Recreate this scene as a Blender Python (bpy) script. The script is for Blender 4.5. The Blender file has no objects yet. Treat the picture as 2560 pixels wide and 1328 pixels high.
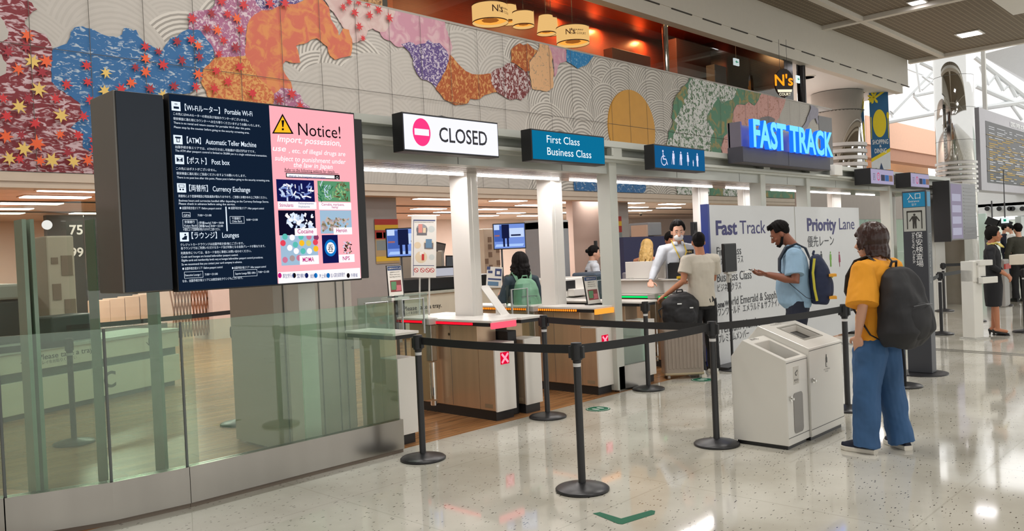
import bpy, bmesh, math, random
from mathutils import Vector, Matrix, noise, Euler
# ---------------------------------------------------------------- camera, world, exposure
SC = bpy.context.scene
COL = SC.collection
W_, H_ = 2560, 1328
FL, CH = 2056.8, 1.55
YAW, PITCH, ROLL = 0.80593613, 0.01702104, -0.04464777
_f = Vector((math.sin(YAW)*math.cos(PITCH), math.cos(YAW)*math.cos(PITCH), -math.sin(PITCH)))
_r0 = Vector((math.cos(YAW), -math.sin(YAW), 0)); _u0 = _r0.cross(_f)
_r = math.cos(ROLL)*_r0+math.sin(ROLL)*_u0; _u = -math.sin(ROLL)*_r0+math.cos(ROLL)*_u0
CP = Vector((0, 0, CH))
cd = bpy.data.cameras.new('camera'); cam = bpy.data.objects.new('camera', cd); COL.objects.link(cam)
cam.matrix_world = Matrix(((_r.x, _u.x, -_f.x, 0), (_r.y, _u.y, -_f.y, 0), (_r.z, _u.z, -_f.z, CH), (0, 0, 0, 1)))
cd.sensor_fit = 'HORIZONTAL'; cd.sensor_width = 36; cd.lens = FL/W_*36; cd.clip_start = .05; cd.clip_end = 400
SC.camera = cam
SC.view_settings.view_transform = 'Standard'; SC.view_settings.look = 'None'
SC.view_settings.gamma = 1; SC.view_settings.use_curve_mapping = False
SC.view_settings.exposure = 0.12
SC.cycles.use_denoising = True
SC.cycles.max_bounces = 7; SC.cycles.diffuse_bounces = 3; SC.cycles.glossy_bounces = 4
SC.cycles.transparent_max_bounces = 16; SC.cycles.transmission_bounces = 4
SC.cycles.caustics_reflective = False; SC.cycles.caustics_refractive = False
SC.cycles.sample_clamp_indirect = 4
SC.cycles.use_adaptive_sampling = True; SC.cycles.adaptive_threshold = 0.02
wd = bpy.data.worlds.new('daylight'); SC.world = wd; wd.use_nodes = True
_bg = wd.node_tree.nodes['Background']
_bg.inputs[0].default_value = (1.0, 0.985, 0.955, 1); _bg.inputs[1].default_value = 1.15

def area(name, loc, sx, sy, power, color=(1, 1, 1), rot=(0, 0, 0)):
    l = bpy.data.lights.new(name, 'AREA'); l.shape = 'RECTANGLE'; l.size = sx; l.size_y = sy; l.energy = power; l.color = color
    o = bpy.data.objects.new(name, l); o.location = loc; o.rotation_euler = rot; COL.objects.link(o); return o
# downlights sunk in the hall ceiling
for _x, _y in ((4, -2), (4, 4), (12, -2), (12, 4), (20, 0), (28, 4)):
    area('hall_downlight', (_x, _y, 8.35), 1.6, 1.6, 190, (1, .97, .92))
area('lane_downlight', (8, 7.6, 8.35), 8, 1.5, 230, (1, .95, .9)); area('lane_downlight', (0, 7.6, 8.35), 6, 1.5, 130, (1, .95, .9))

# ---------------------------------------------------------------- pixel to plane helpers (2560 x 1328 photo frame)
def ray(x, y): return _f+_r*((x-1280)/FL)-_u*((y-664)/FL)
def onZ(x, y, z=0.0): d = ray(x, y); return CP+d*((z-CH)/d.z)
def onY(x, y, Y): d = ray(x, y); return CP+d*(Y/d.y)
def onX(x, y, X): d = ray(x, y); return CP+d*(X/d.x)
def onD(x, y, D): return CP+ray(x, y)*D

# ---------------------------------------------------------------- materials
def lin(c):
    return tuple(((v/255)/12.92 if v/255 <= .04045 else ((v/255+.055)/1.055)**2.4) for v in c)
MATS = {}
def P(name, rgb, rough=.5, metal=0., var=.06, scale=6., stretch=(1, 1, 1), bump=0., spec=.5, coat=0., alpha=None):
    if name in MATS: return MATS[name]
    m = bpy.data.materials.new(name); m.use_nodes = True; nt = m.node_tree; b = nt.nodes['Principled BSDF']
    c = lin(rgb)
    tc = nt.nodes.new('ShaderNodeTexCoord'); mp = nt.nodes.new('ShaderNodeMapping'); mp.inputs['Scale'].default_value = stretch
    nz = nt.nodes.new('ShaderNodeTexNoise'); nz.inputs['Scale'].default_value = scale; nz.inputs['Detail'].default_value = 3
    rp = nt.nodes.new('ShaderNodeMix'); rp.data_type = 'RGBA'
    rp.inputs['A'].default_value = tuple(max(0, v*(1-var)) for v in c)+(1,); rp.inputs['B'].default_value = tuple(min(1, v*(1+var)) for v in c)+(1,)
    L = nt.links.new
    L(tc.outputs['Object'], mp.inputs[0]); L(mp.outputs[0], nz.inputs['Vector']); L(nz.outputs['Fac'], rp.inputs['Factor'])
    L(rp.outputs['Result'], b.inputs['Base Color'])
    b.inputs['Roughness'].default_value = rough; b.inputs['Metallic'].default_value = metal
    b.inputs['Specular IOR Level'].default_value = spec; b.inputs['Coat Weight'].default_value = coat
    if bump:
        bp = nt.nodes.new('ShaderNodeBump'); bp.inputs['Strength'].default_value = bump; bp.inputs['Distance'].default_value = .01
        L(nz.outputs['Fac'], bp.inputs['Height']); L(bp.outputs[0], b.inputs['Normal'])
    MATS[name] = m; return m
def E(name, rgb, s=1.0):
    if name in MATS: return MATS[name]
    m = bpy.data.materials.new(name); m.use_nodes = True; nt = m.node_tree; nt.nodes.clear()
    e = nt.nodes.new('ShaderNodeEmission'); o = nt.nodes.new('ShaderNodeOutputMaterial')
    e.inputs[0].default_value = lin(rgb)+(1,); e.inputs[1].default_value = s
    nt.links.new(e.outputs[0], o.inputs[0]); MATS[name] = m; return m
def GLASS(name, tint, refl=.1, haze=0., hazecol=(190, 200, 190)):
    if name in MATS: return MATS[name]
    m = bpy.data.materials.new(name); m.use_nodes = True; nt = m.node_tree; nt.nodes.clear(); N = nt.nodes.new; L = nt.links.new
    t = N('ShaderNodeBsdfTransparent'); t.inputs[0].default_value = lin(tint)+(1,)
    g = N('ShaderNodeBsdfGlossy'); g.inputs['Roughness'].default_value = .02; g.inputs[0].default_value = (.9, .95, .92, 1)
    fr = N('ShaderNodeFresnel'); fr.inputs[0].default_value = 1.45
    ad = N('ShaderNodeMath'); ad.operation = 'ADD'; ad.use_clamp = True; ad.inputs[1].default_value = refl
    mx = N('ShaderNodeMixShader'); o = N('ShaderNodeOutputMaterial')
    ge = N('ShaderNodeNewGeometry'); iv = N('ShaderNodeMath'); iv.operation = 'SUBTRACT'; iv.inputs[0].default_value = 1; L(ge.outputs['Backfacing'], iv.inputs[1])
    ml = N('ShaderNodeMath'); ml.operation = 'MULTIPLY'; L(iv.outputs[0], ml.inputs[1])
    L(fr.outputs[0], ad.inputs[0]); L(ad.outputs[0], ml.inputs[0]); L(ml.outputs[0], mx.inputs[0]); L(g.outputs[0], mx.inputs[2])
    if haze:
        df = N('ShaderNodeBsdfDiffuse'); df.inputs[0].default_value = lin(hazecol)+(1,)
        m2 = N('ShaderNodeMixShader'); m2.inputs[0].default_value = haze
        L(t.outputs[0], m2.inputs[1]); L(df.outputs[0], m2.inputs[2]); L(m2.outputs[0], mx.inputs[1])
    else: L(t.outputs[0], mx.inputs[1])
    L(mx.outputs[0], o.inputs[0]); MATS[name] = m; return m
def SPECK(name, c1, c2, scale=6., thr=.5, soft=.04, stretch=(1, 1, 1), rough=.6, dist=1.0, bump=0.):
    """two-colour broken pattern: noise threshold"""
    if name in MATS: return MATS[name]
    m = bpy.data.materials.new(name); m.use_nodes = True; nt = m.node_tree; b = nt.nodes['Principled BSDF']; N = nt.nodes.new; L = nt.links.new
    tc = N('ShaderNodeTexCoord'); mp = N('ShaderNodeMapping'); mp.inputs['Scale'].default_value = stretch
    nz = N('ShaderNodeTexNoise'); nz.inputs['Scale'].default_value = scale; nz.inputs['Detail'].default_value = 4; nz.inputs['Distortion'].default_value = dist
    rp = N('ShaderNodeValToRGB'); rp.color_ramp.elements[0].position = thr-soft; rp.color_ramp.elements[1].position = thr+soft
    rp.color_ramp.elements[0].color = lin(c1)+(1,); rp.color_ramp.elements[1].color = lin(c2)+(1,)
    L(tc.outputs['Object'], mp.inputs[0]); L(mp.outputs[0], nz.inputs['Vector']); L(nz.outputs['Fac'], rp.inputs[0]); L(rp.outputs[0], b.inputs['Base Color'])
    b.inputs['Roughness'].default_value = rough; MATS[name] = m; return m

# ---------------------------------------------------------------- mesh builder
GL = {}
def glyphs(s, bold=0., shear=0.):
    k = (s, bold, shear)
    if k not in GL:
        c = bpy.data.curves.new('t', 'FONT'); c.body = s; c.size = 1; c.offset = bold; c.shear = shear; c.resolution_u = 3; c.fill_mode = 'FRONT'
        o = bpy.data.objects.new('t', c); COL.objects.link(o)
        me = bpy.data.meshes.new_from_object(o.evaluated_get(bpy.context.evaluated_depsgraph_get()))
        vs = [v.co.copy() for v in me.vertices]; fs = [tuple(p.vertices) for p in me.polygons]
        bpy.data.objects.remove(o); bpy.data.curves.remove(c); bpy.data.meshes.remove(me)
        if vs: xs = [v.x for v in vs]; GL[k] = (vs, fs, min(xs), max(xs))
        else: GL[k] = ([], [], 0, 0)
    return GL[k]
class B:
    def __init__(s): s.bm = bmesh.new(); s.mi = 0
    def m(s, i): s.mi = i; return s
    def face(s, vs):
        try: f = s.bm.faces.new(vs); f.material_index = s.mi; return f
        except ValueError: return None
    def poly(s, pts): s.face([s.bm.verts.new(Vector(p)) for p in pts]); return s
    def box(s, x0, x1, y0, y1, z0, z1, M=None):
        v = [Vector((x, y, z)) for x in (x0, x1) for y in (y0, y1) for z in (z0, z1)]
        if M is not None: v = [M @ p for p in v]
        v = [s.bm.verts.new(p) for p in v]
        for f in ((0, 1, 3, 2), (4, 6, 7, 5), (0, 4, 5, 1), (2, 3, 7, 6), (0, 2, 6, 4), (1, 5, 7, 3)): s.face([v[i] for i in f])
        return s
    def prism(s, pts, d):
        """pts: 3-D outline, extruded by vector d"""
        d = Vector(d); a = [s.bm.verts.new(Vector(p)) for p in pts]; b = [s.bm.verts.new(Vector(p)+d) for p in pts]; n = len(a)
        s.face(a); s.face(b[::-1])
        for i in range(n): s.face([a[i], b[i], b[(i+1) % n], a[(i+1) % n]])
        return s
    def ring(s, c, ax, ay, rx, ry, n): return [s.bm.verts.new(c+ax*(rx*math.cos(2*math.pi*i/n))+ay*(ry*math.sin(2*math.pi*i/n))) for i in range(n)]
    def skin(s, rings, cap=True):
        n = len(rings[0])
        for a, b in zip(rings[:-1], rings[1:]):
            for i in range(n): s.face([a[i], a[(i+1) % n], b[(i+1) % n], b[i]])
        if cap: s.face(rings[0][::-1]); s.face(rings[-1])
        return s
    def tube(s, pts, rad, n=10, cap=True, flat=1., up=None):
        pts = [Vector(p) for p in pts]; rad = rad if isinstance(rad, (list, tuple)) else [rad]*len(pts); R = []
        prev = None
        for i, p in enumerate(pts):
            t = (pts[min(i+1, len(pts)-1)]-pts[max(i-1, 0)]).normalized()
            a = Vector(up) if up else (prev if prev is not None else (Vector((0, 0, 1)) if abs(t.z) < .9 else Vector((0, 1, 0))))
            a = (a-t*a.dot(t)); a = a.normalized() if a.length > 1e-6 else t.orthogonal().normalized()
            b = t.cross(a); prev = a
            R.append(s.ring(p, a, b, rad[i], rad[i]*flat, n))
        return s.skin(R, cap)
    def cyl(s, c, r, h, n=24, r2=None, axis='Z'):
        c = Vector(c); d = {'X': Vector((h, 0, 0)), 'Y': Vector((0, h, 0)), 'Z': Vector((0, 0, h))}[axis]
        return s.tube([c, c+d], [r, r if r2 is None else r2], n)
    def lathe(s, prof, c, n=28):
        c = Vector(c); X = Vector((1, 0, 0)); Y = Vector((0, 1, 0))
        return s.skin([s.ring(c+Vector((0, 0, z)), X, Y, max(r, 1e-4), max(r, 1e-4), n) for r, z in prof])
    def ball(s, c, rx, ry, rz, M=None, n=14, k=9):
        c = Vector(c); R = []
        for j in range(1, k):
            th = math.pi*j/k; R.append([s.bm.verts.new((M @ Vector(q) if M is not None else Vector(q))+c) for q in
                [(rx*math.sin(th)*math.cos(2*math.pi*i/n), ry*math.sin(th)*math.sin(2*math.pi*i/n), -rz*math.cos(th)) for i in range(n)]])
        return s.skin(R)
    def text(s, t, o, ux, uy, size, w=None, bold=0., align='L', shear=0.):
        vs, fs, x0, x1 = glyphs(t, bold, shear)
        if not vs: return s
        o = Vector(o); ux = Vector(ux).normalized(); uy = Vector(uy).normalized(); sx = size
        if w: sx = w/(x1-x0)
        off = {'L': x0, 'C': (x0+x1)/2, 'R': x1}[align]
        nv = [s.bm.verts.new(o+ux*((v.x-off)*sx)+uy*(v.y*size)) for v in vs]
        for f in fs: s.face([nv[i] for i in f])
        return s
    def done(s, name, mats, parent=None, smooth=False, bev=0., sub=0, fix=True):
        me = bpy.data.meshes.new(name)
        if fix: bmesh.ops.recalc_face_normals(s.bm, faces=s.bm.faces)
        s.bm.to_mesh(me); s.bm.free()
        for m in (mats if isinstance(mats, (list, tuple)) else [mats]): me.materials.append(m)
        if smooth:
            for p in me.polygons: p.use_smooth = True
        o = bpy.data.objects.new(name, me); COL.objects.link(o)
        if bev:
            b = o.modifiers.new('b', 'BEVEL'); b.width = bev; b.segments = 2; b.limit_method = 'ANGLE'
        if sub:
            q = o.modifiers.new('s', 'SUBSURF'); q.levels = q.render_levels = sub
        if parent is not None: adopt(o, parent)
        return o
WM = {}
def adopt(o, parent):
    o.parent = parent
    if parent.name in WM: o.matrix_parent_inverse = WM[parent.name].inverted()
def thing(name, label, cat, loc=(0, 0, 0), rotz=0., group=None, local=False):
    """Empty at the base; children meshes are given in world space (or in its own space when local)"""
    o = bpy.data.objects.new(name, None); COL.objects.link(o); o.location = loc; o.rotation_euler = (0, 0, rotz)
    if not local: WM[o.name] = Matrix.Translation(Vector(loc)) @ Matrix.Rotation(rotz, 4, 'Z')
    return tag(o, label, cat, group)
def tag(o, label, cat, group=None, kind=None):
    o['label'] = label; o['category'] = cat
    if group: o['group'] = group
    if kind: o['kind'] = kind
    return o
def struct(o, label=None):
    o['kind'] = 'structure'
    if label: o['label'] = label
    return o
def dup(root, loc=None, rotz=None, label=None, group=None):
    r = root.copy(); COL.objects.link(r)
    if loc is not None: r.location = loc
    if rotz is not None: r.rotation_euler = (0, 0, rotz)
    if label: r['label'] = label
    if group: r['group'] = group
    for ch in list(root.children):
        c = ch.copy(); COL.objects.link(c); c.parent = r
        for g in list(ch.children):
            d = g.copy(); COL.objects.link(d); d.parent = c
    return r
UX, UY, UZ = Vector((1, 0, 0)), Vector((0, 1, 0)), Vector((0, 0, 1))

# common materials
white_paint = P('white_paint', (226, 224, 218), .45, var=.03)
grey_paint = P('grey_paint', (190, 189, 183), .5, var=.04)
frame_paint = P('frame_paint', (196, 198, 190), .4, var=.03)
steel = P('brushed_steel', (168, 164, 158), .24, 1., var=.22, scale=1.6, stretch=(2.2, 2.2, .2))
steel_warm = P('brushed_steel_panel', (208, 182, 152), .28, .62, var=.14, scale=2.5, stretch=(6, 6, .3))
chrome = P('chrome', (215, 215, 212), .06, 1., var=.02)
black_metal = P('black_metal', (38, 38, 40), .35, var=.1)
black_plastic = P('black_plastic', (22, 23, 26), .45, var=.1)
belt_black = P('belt_webbing', (30, 31, 33), .6, var=.12, scale=60)
navy_gloss = P('dark_navy_glass', (22, 34, 48), .22, var=.1, spec=.3)
dark_grey = P('dark_grey_metal', (70, 72, 76), .45, var=.06)
white_gloss = P('white_laminate', (228, 224, 218), .25, var=.02)
# ================================================================ SETTING
def floor_mat():
    m = bpy.data.materials.new('terrazzo'); m.use_nodes = True; nt = m.node_tree; b = nt.nodes['Principled BSDF']; N = nt.nodes.new; L = nt.links.new
    tc = N('ShaderNodeTexCoord'); mp = N('ShaderNodeMapping'); mp.inputs['Rotation'].default_value = (0, 0, .9); mp.inputs['Scale'].default_value = (1, 2.6, 1)
    L(tc.outputs['Object'], mp.inputs[0])
    nz = N('ShaderNodeTexNoise'); nz.inputs['Scale'].default_value = 3; nz.inputs['Detail'].default_value = 3
    ad = N('ShaderNodeVectorMath'); ad.operation = 'ADD'; sc = N('ShaderNodeVectorMath'); sc.operation = 'SCALE'; sc.inputs['Scale'].default_value = .06
    L(tc.outputs['Object'], nz.inputs['Vector']); L(nz.outputs['Color'], sc.inputs[0]); L(mp.outputs[0], ad.inputs[0]); L(sc.outputs[0], ad.inputs[1])
    vo = N('ShaderNodeTexVoronoi'); vo.inputs['Scale'].default_value = 24; L(ad.outputs[0], vo.inputs['Vector'])
    # chip only in some cells, of varied size
    sep = N('ShaderNodeSeparateColor'); L(vo.outputs['Color'], sep.inputs[0])
    mr = N('ShaderNodeMapRange'); mr.inputs['From Min'].default_value = .5; mr.inputs['From Max'].default_value = 1; mr.inputs['To Min'].default_value = .05; mr.inputs['To Max'].default_value = .27
    L(sep.outputs[0], mr.inputs[0])
    lt = N('ShaderNodeMath'); lt.operation = 'LESS_THAN'; L(vo.outputs['Distance'], lt.inputs[0]); L(mr.outputs[0], lt.inputs[1])
    n2 = N('ShaderNodeTexNoise'); n2.inputs['Scale'].default_value = 1.1; n2.inputs['Detail'].default_value = 5; L(tc.outputs['Object'], n2.inputs['Vector'])
    base = N('ShaderNodeValToRGB'); base.color_ramp.elements[0].color = lin((176, 172, 158))+(1,); base.color_ramp.elements[1].color = lin((206, 203, 192))+(1,)
    base.color_ramp.elements[0].position = .35; base.color_ramp.elements[1].position = .65
    L(n2.outputs['Fac'], base.inputs[0])
    mx = N('ShaderNodeMix'); mx.data_type = 'RGBA'; L(lt.outputs[0], mx.inputs['Factor']); L(base.outputs[0], mx.inputs['A']); mx.inputs['B'].default_value = lin((74, 70, 62))+(1,)
    # faint square joints
    br = N('ShaderNodeTexBrick'); br.offset = 0; br.inputs['Scale'].default_value = 1; br.inputs['Brick Width'].default_value = 1.5; br.inputs['Row Height'].default_value = 1.5
    br.inputs['Mortar Size'].default_value = .006; br.inputs['Color1'].default_value = (1, 1, 1, 1); br.inputs['Color2'].default_value = (1, 1, 1, 1); br.inputs['Mortar'].default_value = (.86, .86, .84, 1)
    L(tc.outputs['Object'], br.inputs['Vector'])
    mu = N('ShaderNodeMix'); mu.data_type = 'RGBA'; mu.blend_type = 'MULTIPLY'; mu.inputs['Factor'].default_value = 1; L(mx.outputs['Result'], mu.inputs['A']); L(br.outputs['Color'], mu.inputs['B'])
    L(mu.outputs['Result'], b.inputs['Base Color']); b.inputs['Roughness'].default_value = .06; b.inputs['Specular IOR Level'].default_value = .95
    bp = N('ShaderNodeBump'); bp.inputs['Strength'].default_value = .02; bp.inputs['Distance'].default_value = .02; L(n2.outputs['Fac'], bp.inputs['Height']); L(bp.outputs[0], b.inputs['Normal'])
    return m
def wood_mat():
    m = bpy.data.materials.new('wood_floor'); m.use_nodes = True; nt = m.node_tree; b = nt.nodes['Principled BSDF']; N = nt.nodes.new; L = nt.links.new
    tc = N('ShaderNodeTexCoord'); br = N('ShaderNodeTexBrick'); br.inputs['Scale'].default_value = 1; br.inputs['Brick Width'].default_value = 1.2; br.inputs['Row Height'].default_value = .13
    br.inputs['Mortar Size'].default_value = .003; br.inputs['Color1'].default_value = lin((158, 110, 68))+(1,); br.inputs['Color2'].default_value = lin((184, 134, 88))+(1,); br.inputs['Mortar'].default_value = lin((110, 74, 46))+(1,)
    L(tc.outputs['Object'], br.inputs['Vector'])
    mp = N('ShaderNodeMapping'); mp.inputs['Scale'].default_value = (1.2, 16, 1); nz = N('ShaderNodeTexNoise'); nz.inputs['Scale'].default_value = 2.2; nz.inputs['Detail'].default_value = 6
    L(tc.outputs['Object'], mp.inputs[0]); L(mp.outputs[0], nz.inputs['Vector'])
    rp = N('ShaderNodeValToRGB'); rp.color_ramp.elements[0].color = (.62, .58, .54, 1); rp.color_ramp.elements[1].color = (1.1, 1.1, 1.1, 1); rp.color_ramp.elements[0].position = .3; rp.color_ramp.elements[1].position = .65
    L(nz.outputs['Fac'], rp.inputs[0]); mu = N('ShaderNodeMix'); mu.data_type = 'RGBA'; mu.blend_type = 'MULTIPLY'; mu.inputs['Factor'].default_value = 1
    L(br.outputs['Color'], mu.inputs['A']); L(rp.outputs[0], mu.inputs['B']); L(mu.outputs['Result'], b.inputs['Base Color']); b.inputs['Roughness'].default_value = .22
    return m
struct(B().poly([(-30, -25, 0), (75, -25, 0), (75, 5.25, 0), (-30, 5.25, 0)]).done('floor_hall', floor_mat()), 'off-white polished terrazzo floor of the departure hall')
_b = B(); _b.poly([(-30, 5.25, 0), (17.2, 5.25, 0), (17.2, 32, 0), (-30, 32, 0)])
struct(_b.done('floor_security', wood_mat()), 'brown wood-look floor of the security area')
struct(B().poly([(17.2, 5.25, 0), (75, 5.25, 0), (75, 60, 0), (17.2, 60, 0)]).done('floor_checkin', floor_mat()), 'terrazzo floor beyond the gate line')
# floor guide strip
_a, _c = onZ(2120, 868), onZ(2560, 903)
_b = B()
_p, _q = Vector((10.0, -9, 0)), Vector((11.9, 5.2, 0)); _d = (_q-_p).normalized(); _n = Vector((-_d.y, _d.x, 0))
for s0, s1 in ((-.13, -.07), (.0, .05)):
    _b.prism([_p+_n*s0, _p+_n*s1, _q+_n*s1, _q+_n*s0], (0, 0, .002))
struct(_b.done('trim_1', P('metal_strip', (120, 118, 110), .35, .6)), 'twin dark metal expansion strip across the floor')

# hall ceiling: dark grid bays with white ribs
def grille_mat():
    m = bpy.data.materials.new('ceiling_grille'); m.use_nodes = True; nt = m.node_tree; b = nt.nodes['Principled BSDF']; N = nt.nodes.new; L = nt.links.new
    tc = N('ShaderNodeTexCoord'); br = N('ShaderNodeTexBrick'); br.offset = 0; br.inputs['Scale'].default_value = 1; br.inputs['Brick Width'].default_value = .16; br.inputs['Row Height'].default_value = .16
    br.inputs['Mortar Size'].default_value = .02; br.inputs['Color1'].default_value = lin((104, 92, 76))+(1,); br.inputs['Color2'].default_value = lin((110, 97, 80))+(1,); br.inputs['Mortar'].default_value = lin((140, 128, 108))+(1,)
    L(tc.outputs['Object'], br.inputs['Vector']); L(br.outputs['Color'], b.inputs['Base Color']); b.inputs['Roughness'].default_value = .7
    return m
ZC, YB, XE = 8.44, 11.3, 35.6
struct(B().box(-30, XE, -13, YB, ZC+.12, ZC+.3).done('ceiling_hall', grille_mat()), 'brown grid ceiling of the hall')
_b = B()
for x in (-18, -7.5, 3.8, 15.5, 27.2, XE-.1):
    _b.box(x-.12, x+.12, -13, YB, ZC-.02, ZC+.12)
for y in (-12.9, -3, 3.9, 10.05): _b.box(-30, XE, y-.1, y+.1, ZC-.01, ZC+.12)
struct(_b.done('trim_2', P('rib_white', (215, 210, 200), .6)), 'white ribs dividing the grid ceiling')
# square ceiling lamps seen
_lm = E('downlight_glow', (255, 250, 255), 9)
def downlight(x, y, z, s, lab, r=.5):
    t = thing('ceiling_light', lab, 'ceiling light', (x, y, z), group='square lamps in the grid ceiling')
    B().box(x-s, x+s, y-s, y+s, z, z+.03).done('frame', white_paint, t)
    B().box(x-s*.8, x+s*.8, y-s*.8, y+s*.8, z-.01, z+.02).done('diffuser', _lm, t)
_p = onZ(2424, 86, ZC+.08); downlight(_p.x, _p.y, ZC+.08, .40, 'bright square lamp in the large right-hand grid bay')
_p = onZ(2293, 7, ZC+.08); downlight(_p.x, _p.y, ZC+.08, .24, 'bright square lamp at the top edge of the ceiling')
# camera box hung at top right
_p = onZ(2500, 6, ZC-.2)
tag(B().box(_p.x-.7, _p.x+2, _p.y-.6, _p.y+.1, ZC-.2, ZC).done('ceiling_box', white_paint), 'white box hung under the grid ceiling at the corner', 'ceiling box')

# big white bulkhead beam over the mural line
_fas = P('bulkhead_white', (208, 203, 192), .55, var=.03)
_b = B(); _b.box(-30, XE-.3, YB, YB+.25, 7.52, ZC+.3); _b.box(-30, XE-.3, YB-.0, YB+.1, 7.5, 7.52)
_b.box(-30, XE-.9, YB+.02, YB+.28, 7.15, 7.5)
struct(_b.done('wall_bulkhead', _fas), 'white bulkhead beam above the restaurant opening')
_b = B()
for i in range(-6, 24):
    _x = 1.5*i
    _b.box(_x, _x+.95, YB-.006, YB+.04, 7.47, 7.5)
struct(_b.done('trim_3', P('slot_dark', (60, 56, 50), .7)), 'dark ventilation slots along the bulkhead')
struct(B().box(-30, 25.2, YB+.2, 32, ZC+.2, ZC+.4).done('ceiling_upper', _fas))

# ---------------------------------------------------------------- MURAL
MY = YB; ZT = 5.82; ZB = 2.8
rnd = random.Random(5)
mural_mats = [P('mural_field', (188, 184, 177), .6), P('joint', (92, 88, 82), .8),
  SPECK('maroon_cloud', (126, 36, 46), (206, 180, 186), 14.7, .54, .05, (.6, 1, 1.4)),          # 2
  SPECK('blue_cloud', (42, 104, 160), (176, 192, 206), 16.8, .60, .04, (.7, 1, 1.5)),            # 3
  SPECK('mauve_cloud', (168, 104, 140), (216, 196, 206), 18.9, .55, .05),                          # 4
  SPECK('violet_cloud', (92, 72, 132), (200, 190, 206), 23.1, .54, .03),                          # 5
  SPECK('salmon_cloud', (206, 106, 84), (216, 140, 84), 5.5, .52, .08),                         # 6
  SPECK('gold_cloud', (196, 104, 60), (216, 160, 92), 18.9, .50, .05),                             # 7
  SPECK('rose_cloud', (200, 146, 164), (214, 180, 186), 5, .55, .10),                           # 8
  SPECK('copper_cloud', (168, 84, 40), (208, 152, 90), 18.9, .55, .05, (1, 1, .6)),               # 9
  SPECK('wine_cloud', (116, 46, 46), (204, 190, 190), 21.0, .52, .04, (1, 1, .7)),               # 10
  SPECK('sand_cloud', (222, 176, 130), (176, 150, 120), 14.7, .62, .05),                           # 11
  SPECK('sky_cloud', (32, 126, 184), (130, 176, 206), 21.0, .60, .05),                            # 12
  P('sun_disc', (206, 150, 52), .5, var=.08, scale=5),                                         # 13
  SPECK('meadow', (84, 138, 108), (168, 146, 84), 3.6, .58, .08),                               # 14
  SPECK('blossom_white', (222, 224, 222), (92, 124, 92), 11, .53, .03),                         # 15
  SPECK('pink_meadow', (216, 164, 156), (184, 128, 108), 10.5, .60, .06),                          # 16
  P('slate_rock', (126, 122, 126), .6, var=.2, scale=8),                                       # 17
  P('lavender_rock', (158, 156, 172), .6, var=.15, scale=8),                                   # 18
  P('leaf_red', (206, 44, 50), .5), P('leaf_orange', (236, 96, 44), .5), P('leaf_yellow', (230, 196, 106), .5), P('leaf_dark', (158, 32, 48), .5), # 19-22
  SPECK('rose_light', (206, 176, 172), (216, 196, 190), 5, .5, .1),
  P('wave_ground', (158, 154, 147), .6), P('wave_ground_mid', (178, 174, 167), .6), P('wave_ground_pale', (186, 182, 175), .6), P('wave_crest', (212, 208, 200), .6), P('wave_crest_mid', (200, 196, 189), .6), P('wave_crest_pale', (193, 189, 182), .6)]                             # 23
mb = B(); mb.m(0).poly([(-9, MY, ZB), (26.5, MY, ZB), (26.5, MY, ZT), (-9, MY, ZT)])
def waves():
    rw = random.Random(21); discs = []
    z = ZT+.1; row = 0
    while z > ZB-.9:
        x = -9+rw.uniform(0, .6)
        while x < 26.6: discs.append((x+rw.uniform(-.25, .25), z+rw.uniform(-.16, .16), rw.uniform(.62, 1.02))); x += rw.uniform(.95, 1.25)
        z -= .40; row += 1
    for i, (cx, cz, r) in enumerate(discs):
        strong = (12.2 < cx < 19.2) or (5.3 < cx < 6.6) or (7.0 < cx < 8.6 and cz > 3.9)
        mid = (8.6 <= cx <= 12.2 and cz > 4.6)
        y0 = MY-.0008-.00006*i; e = rw.uniform(.85, 1.25); tilt = rw.uniform(-.5, .5)
        ct, st_ = math.cos(tilt), math.sin(tilt)
        def pt(rr_, a, y): 
            u, v = rr_*math.cos(a), rr_*math.sin(a)*e
            return (max(-9, min(26.5, cx+u*ct-v*st_)), y, min(ZT, max(ZB, cz+u*st_+v*ct)))
        n = 40; mb.m(24 if strong else (25 if mid else 26)).poly([pt(r, 2*math.pi*k/n, y0) for k in range(n)])
        k2 = int(r/.062)
        mb.m(27 if strong else (28 if mid else 29))
        for j in range(k2):
            r1 = r-.062*j; r0_ = r1-.034
            if r0_ < .02: break
            for k in range(n):
                a0, a1 = 2*math.pi*k/n, 2*math.pi*(k+1)/n
                q = [pt(r0_, a0, y0-.00003), pt(r1, a0, y0-.00003), pt(r1, a1, y0-.00003), pt(r0_, a1, y0-.00003)]
                if max(p[2] for p in q)-min(p[2] for p in q) > .0005: mb.poly(q)
waves()
def jag(pts, amp=2.2, step=9.):
    out = []
    for i, a in enumerate(pts):
        b = pts[(i+1) % len(pts)]; d = math.hypot(b[0]-a[0], b[1]-a[1]); n = max(1, int(d/step))
        for k in range(n):
            t = k/n; j = amp if 0 < k else amp*.3
            out.append((a[0]+(b[0]-a[0])*t+rnd.uniform(-j, j), a[1]+(b[1]-a[1])*t+rnd.uniform(-j, j)))
    return out
_lay = [0]
def patch(mi, pts, amp=2.2):
    _lay[0] += 1; y = MY-.026-.0006*_lay[0]; q = []
    for p in jag(pts, amp):
        w = onY(p[0], p[1], MY); q.append((w.x, y, min(ZT, max(ZB, w.z))))
    mb.m(mi).poly(q)
patch(2, [(-260, -60), (20, -60), (60, -5), (78, 8), (92, 25), (80, 29), (60, 55), (62, 63), (75, 75), (95, 83), (112, 88), (125, 110), (130, 122), (128, 165), (127, 205), (145, 225), (175, 242), (205, 262), (215, 300), (262, 300), (300, 440), (-260, 440)])
patch(0, [(-60, 40), (0, 45), (10, 60), (20, 80), (18, 98), (0, 108), (-60, 112)]); patch(0, [(-60, 135), (2, 138), (15, 160), (13, 185), (0, 192), (-60, 196)])
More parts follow.
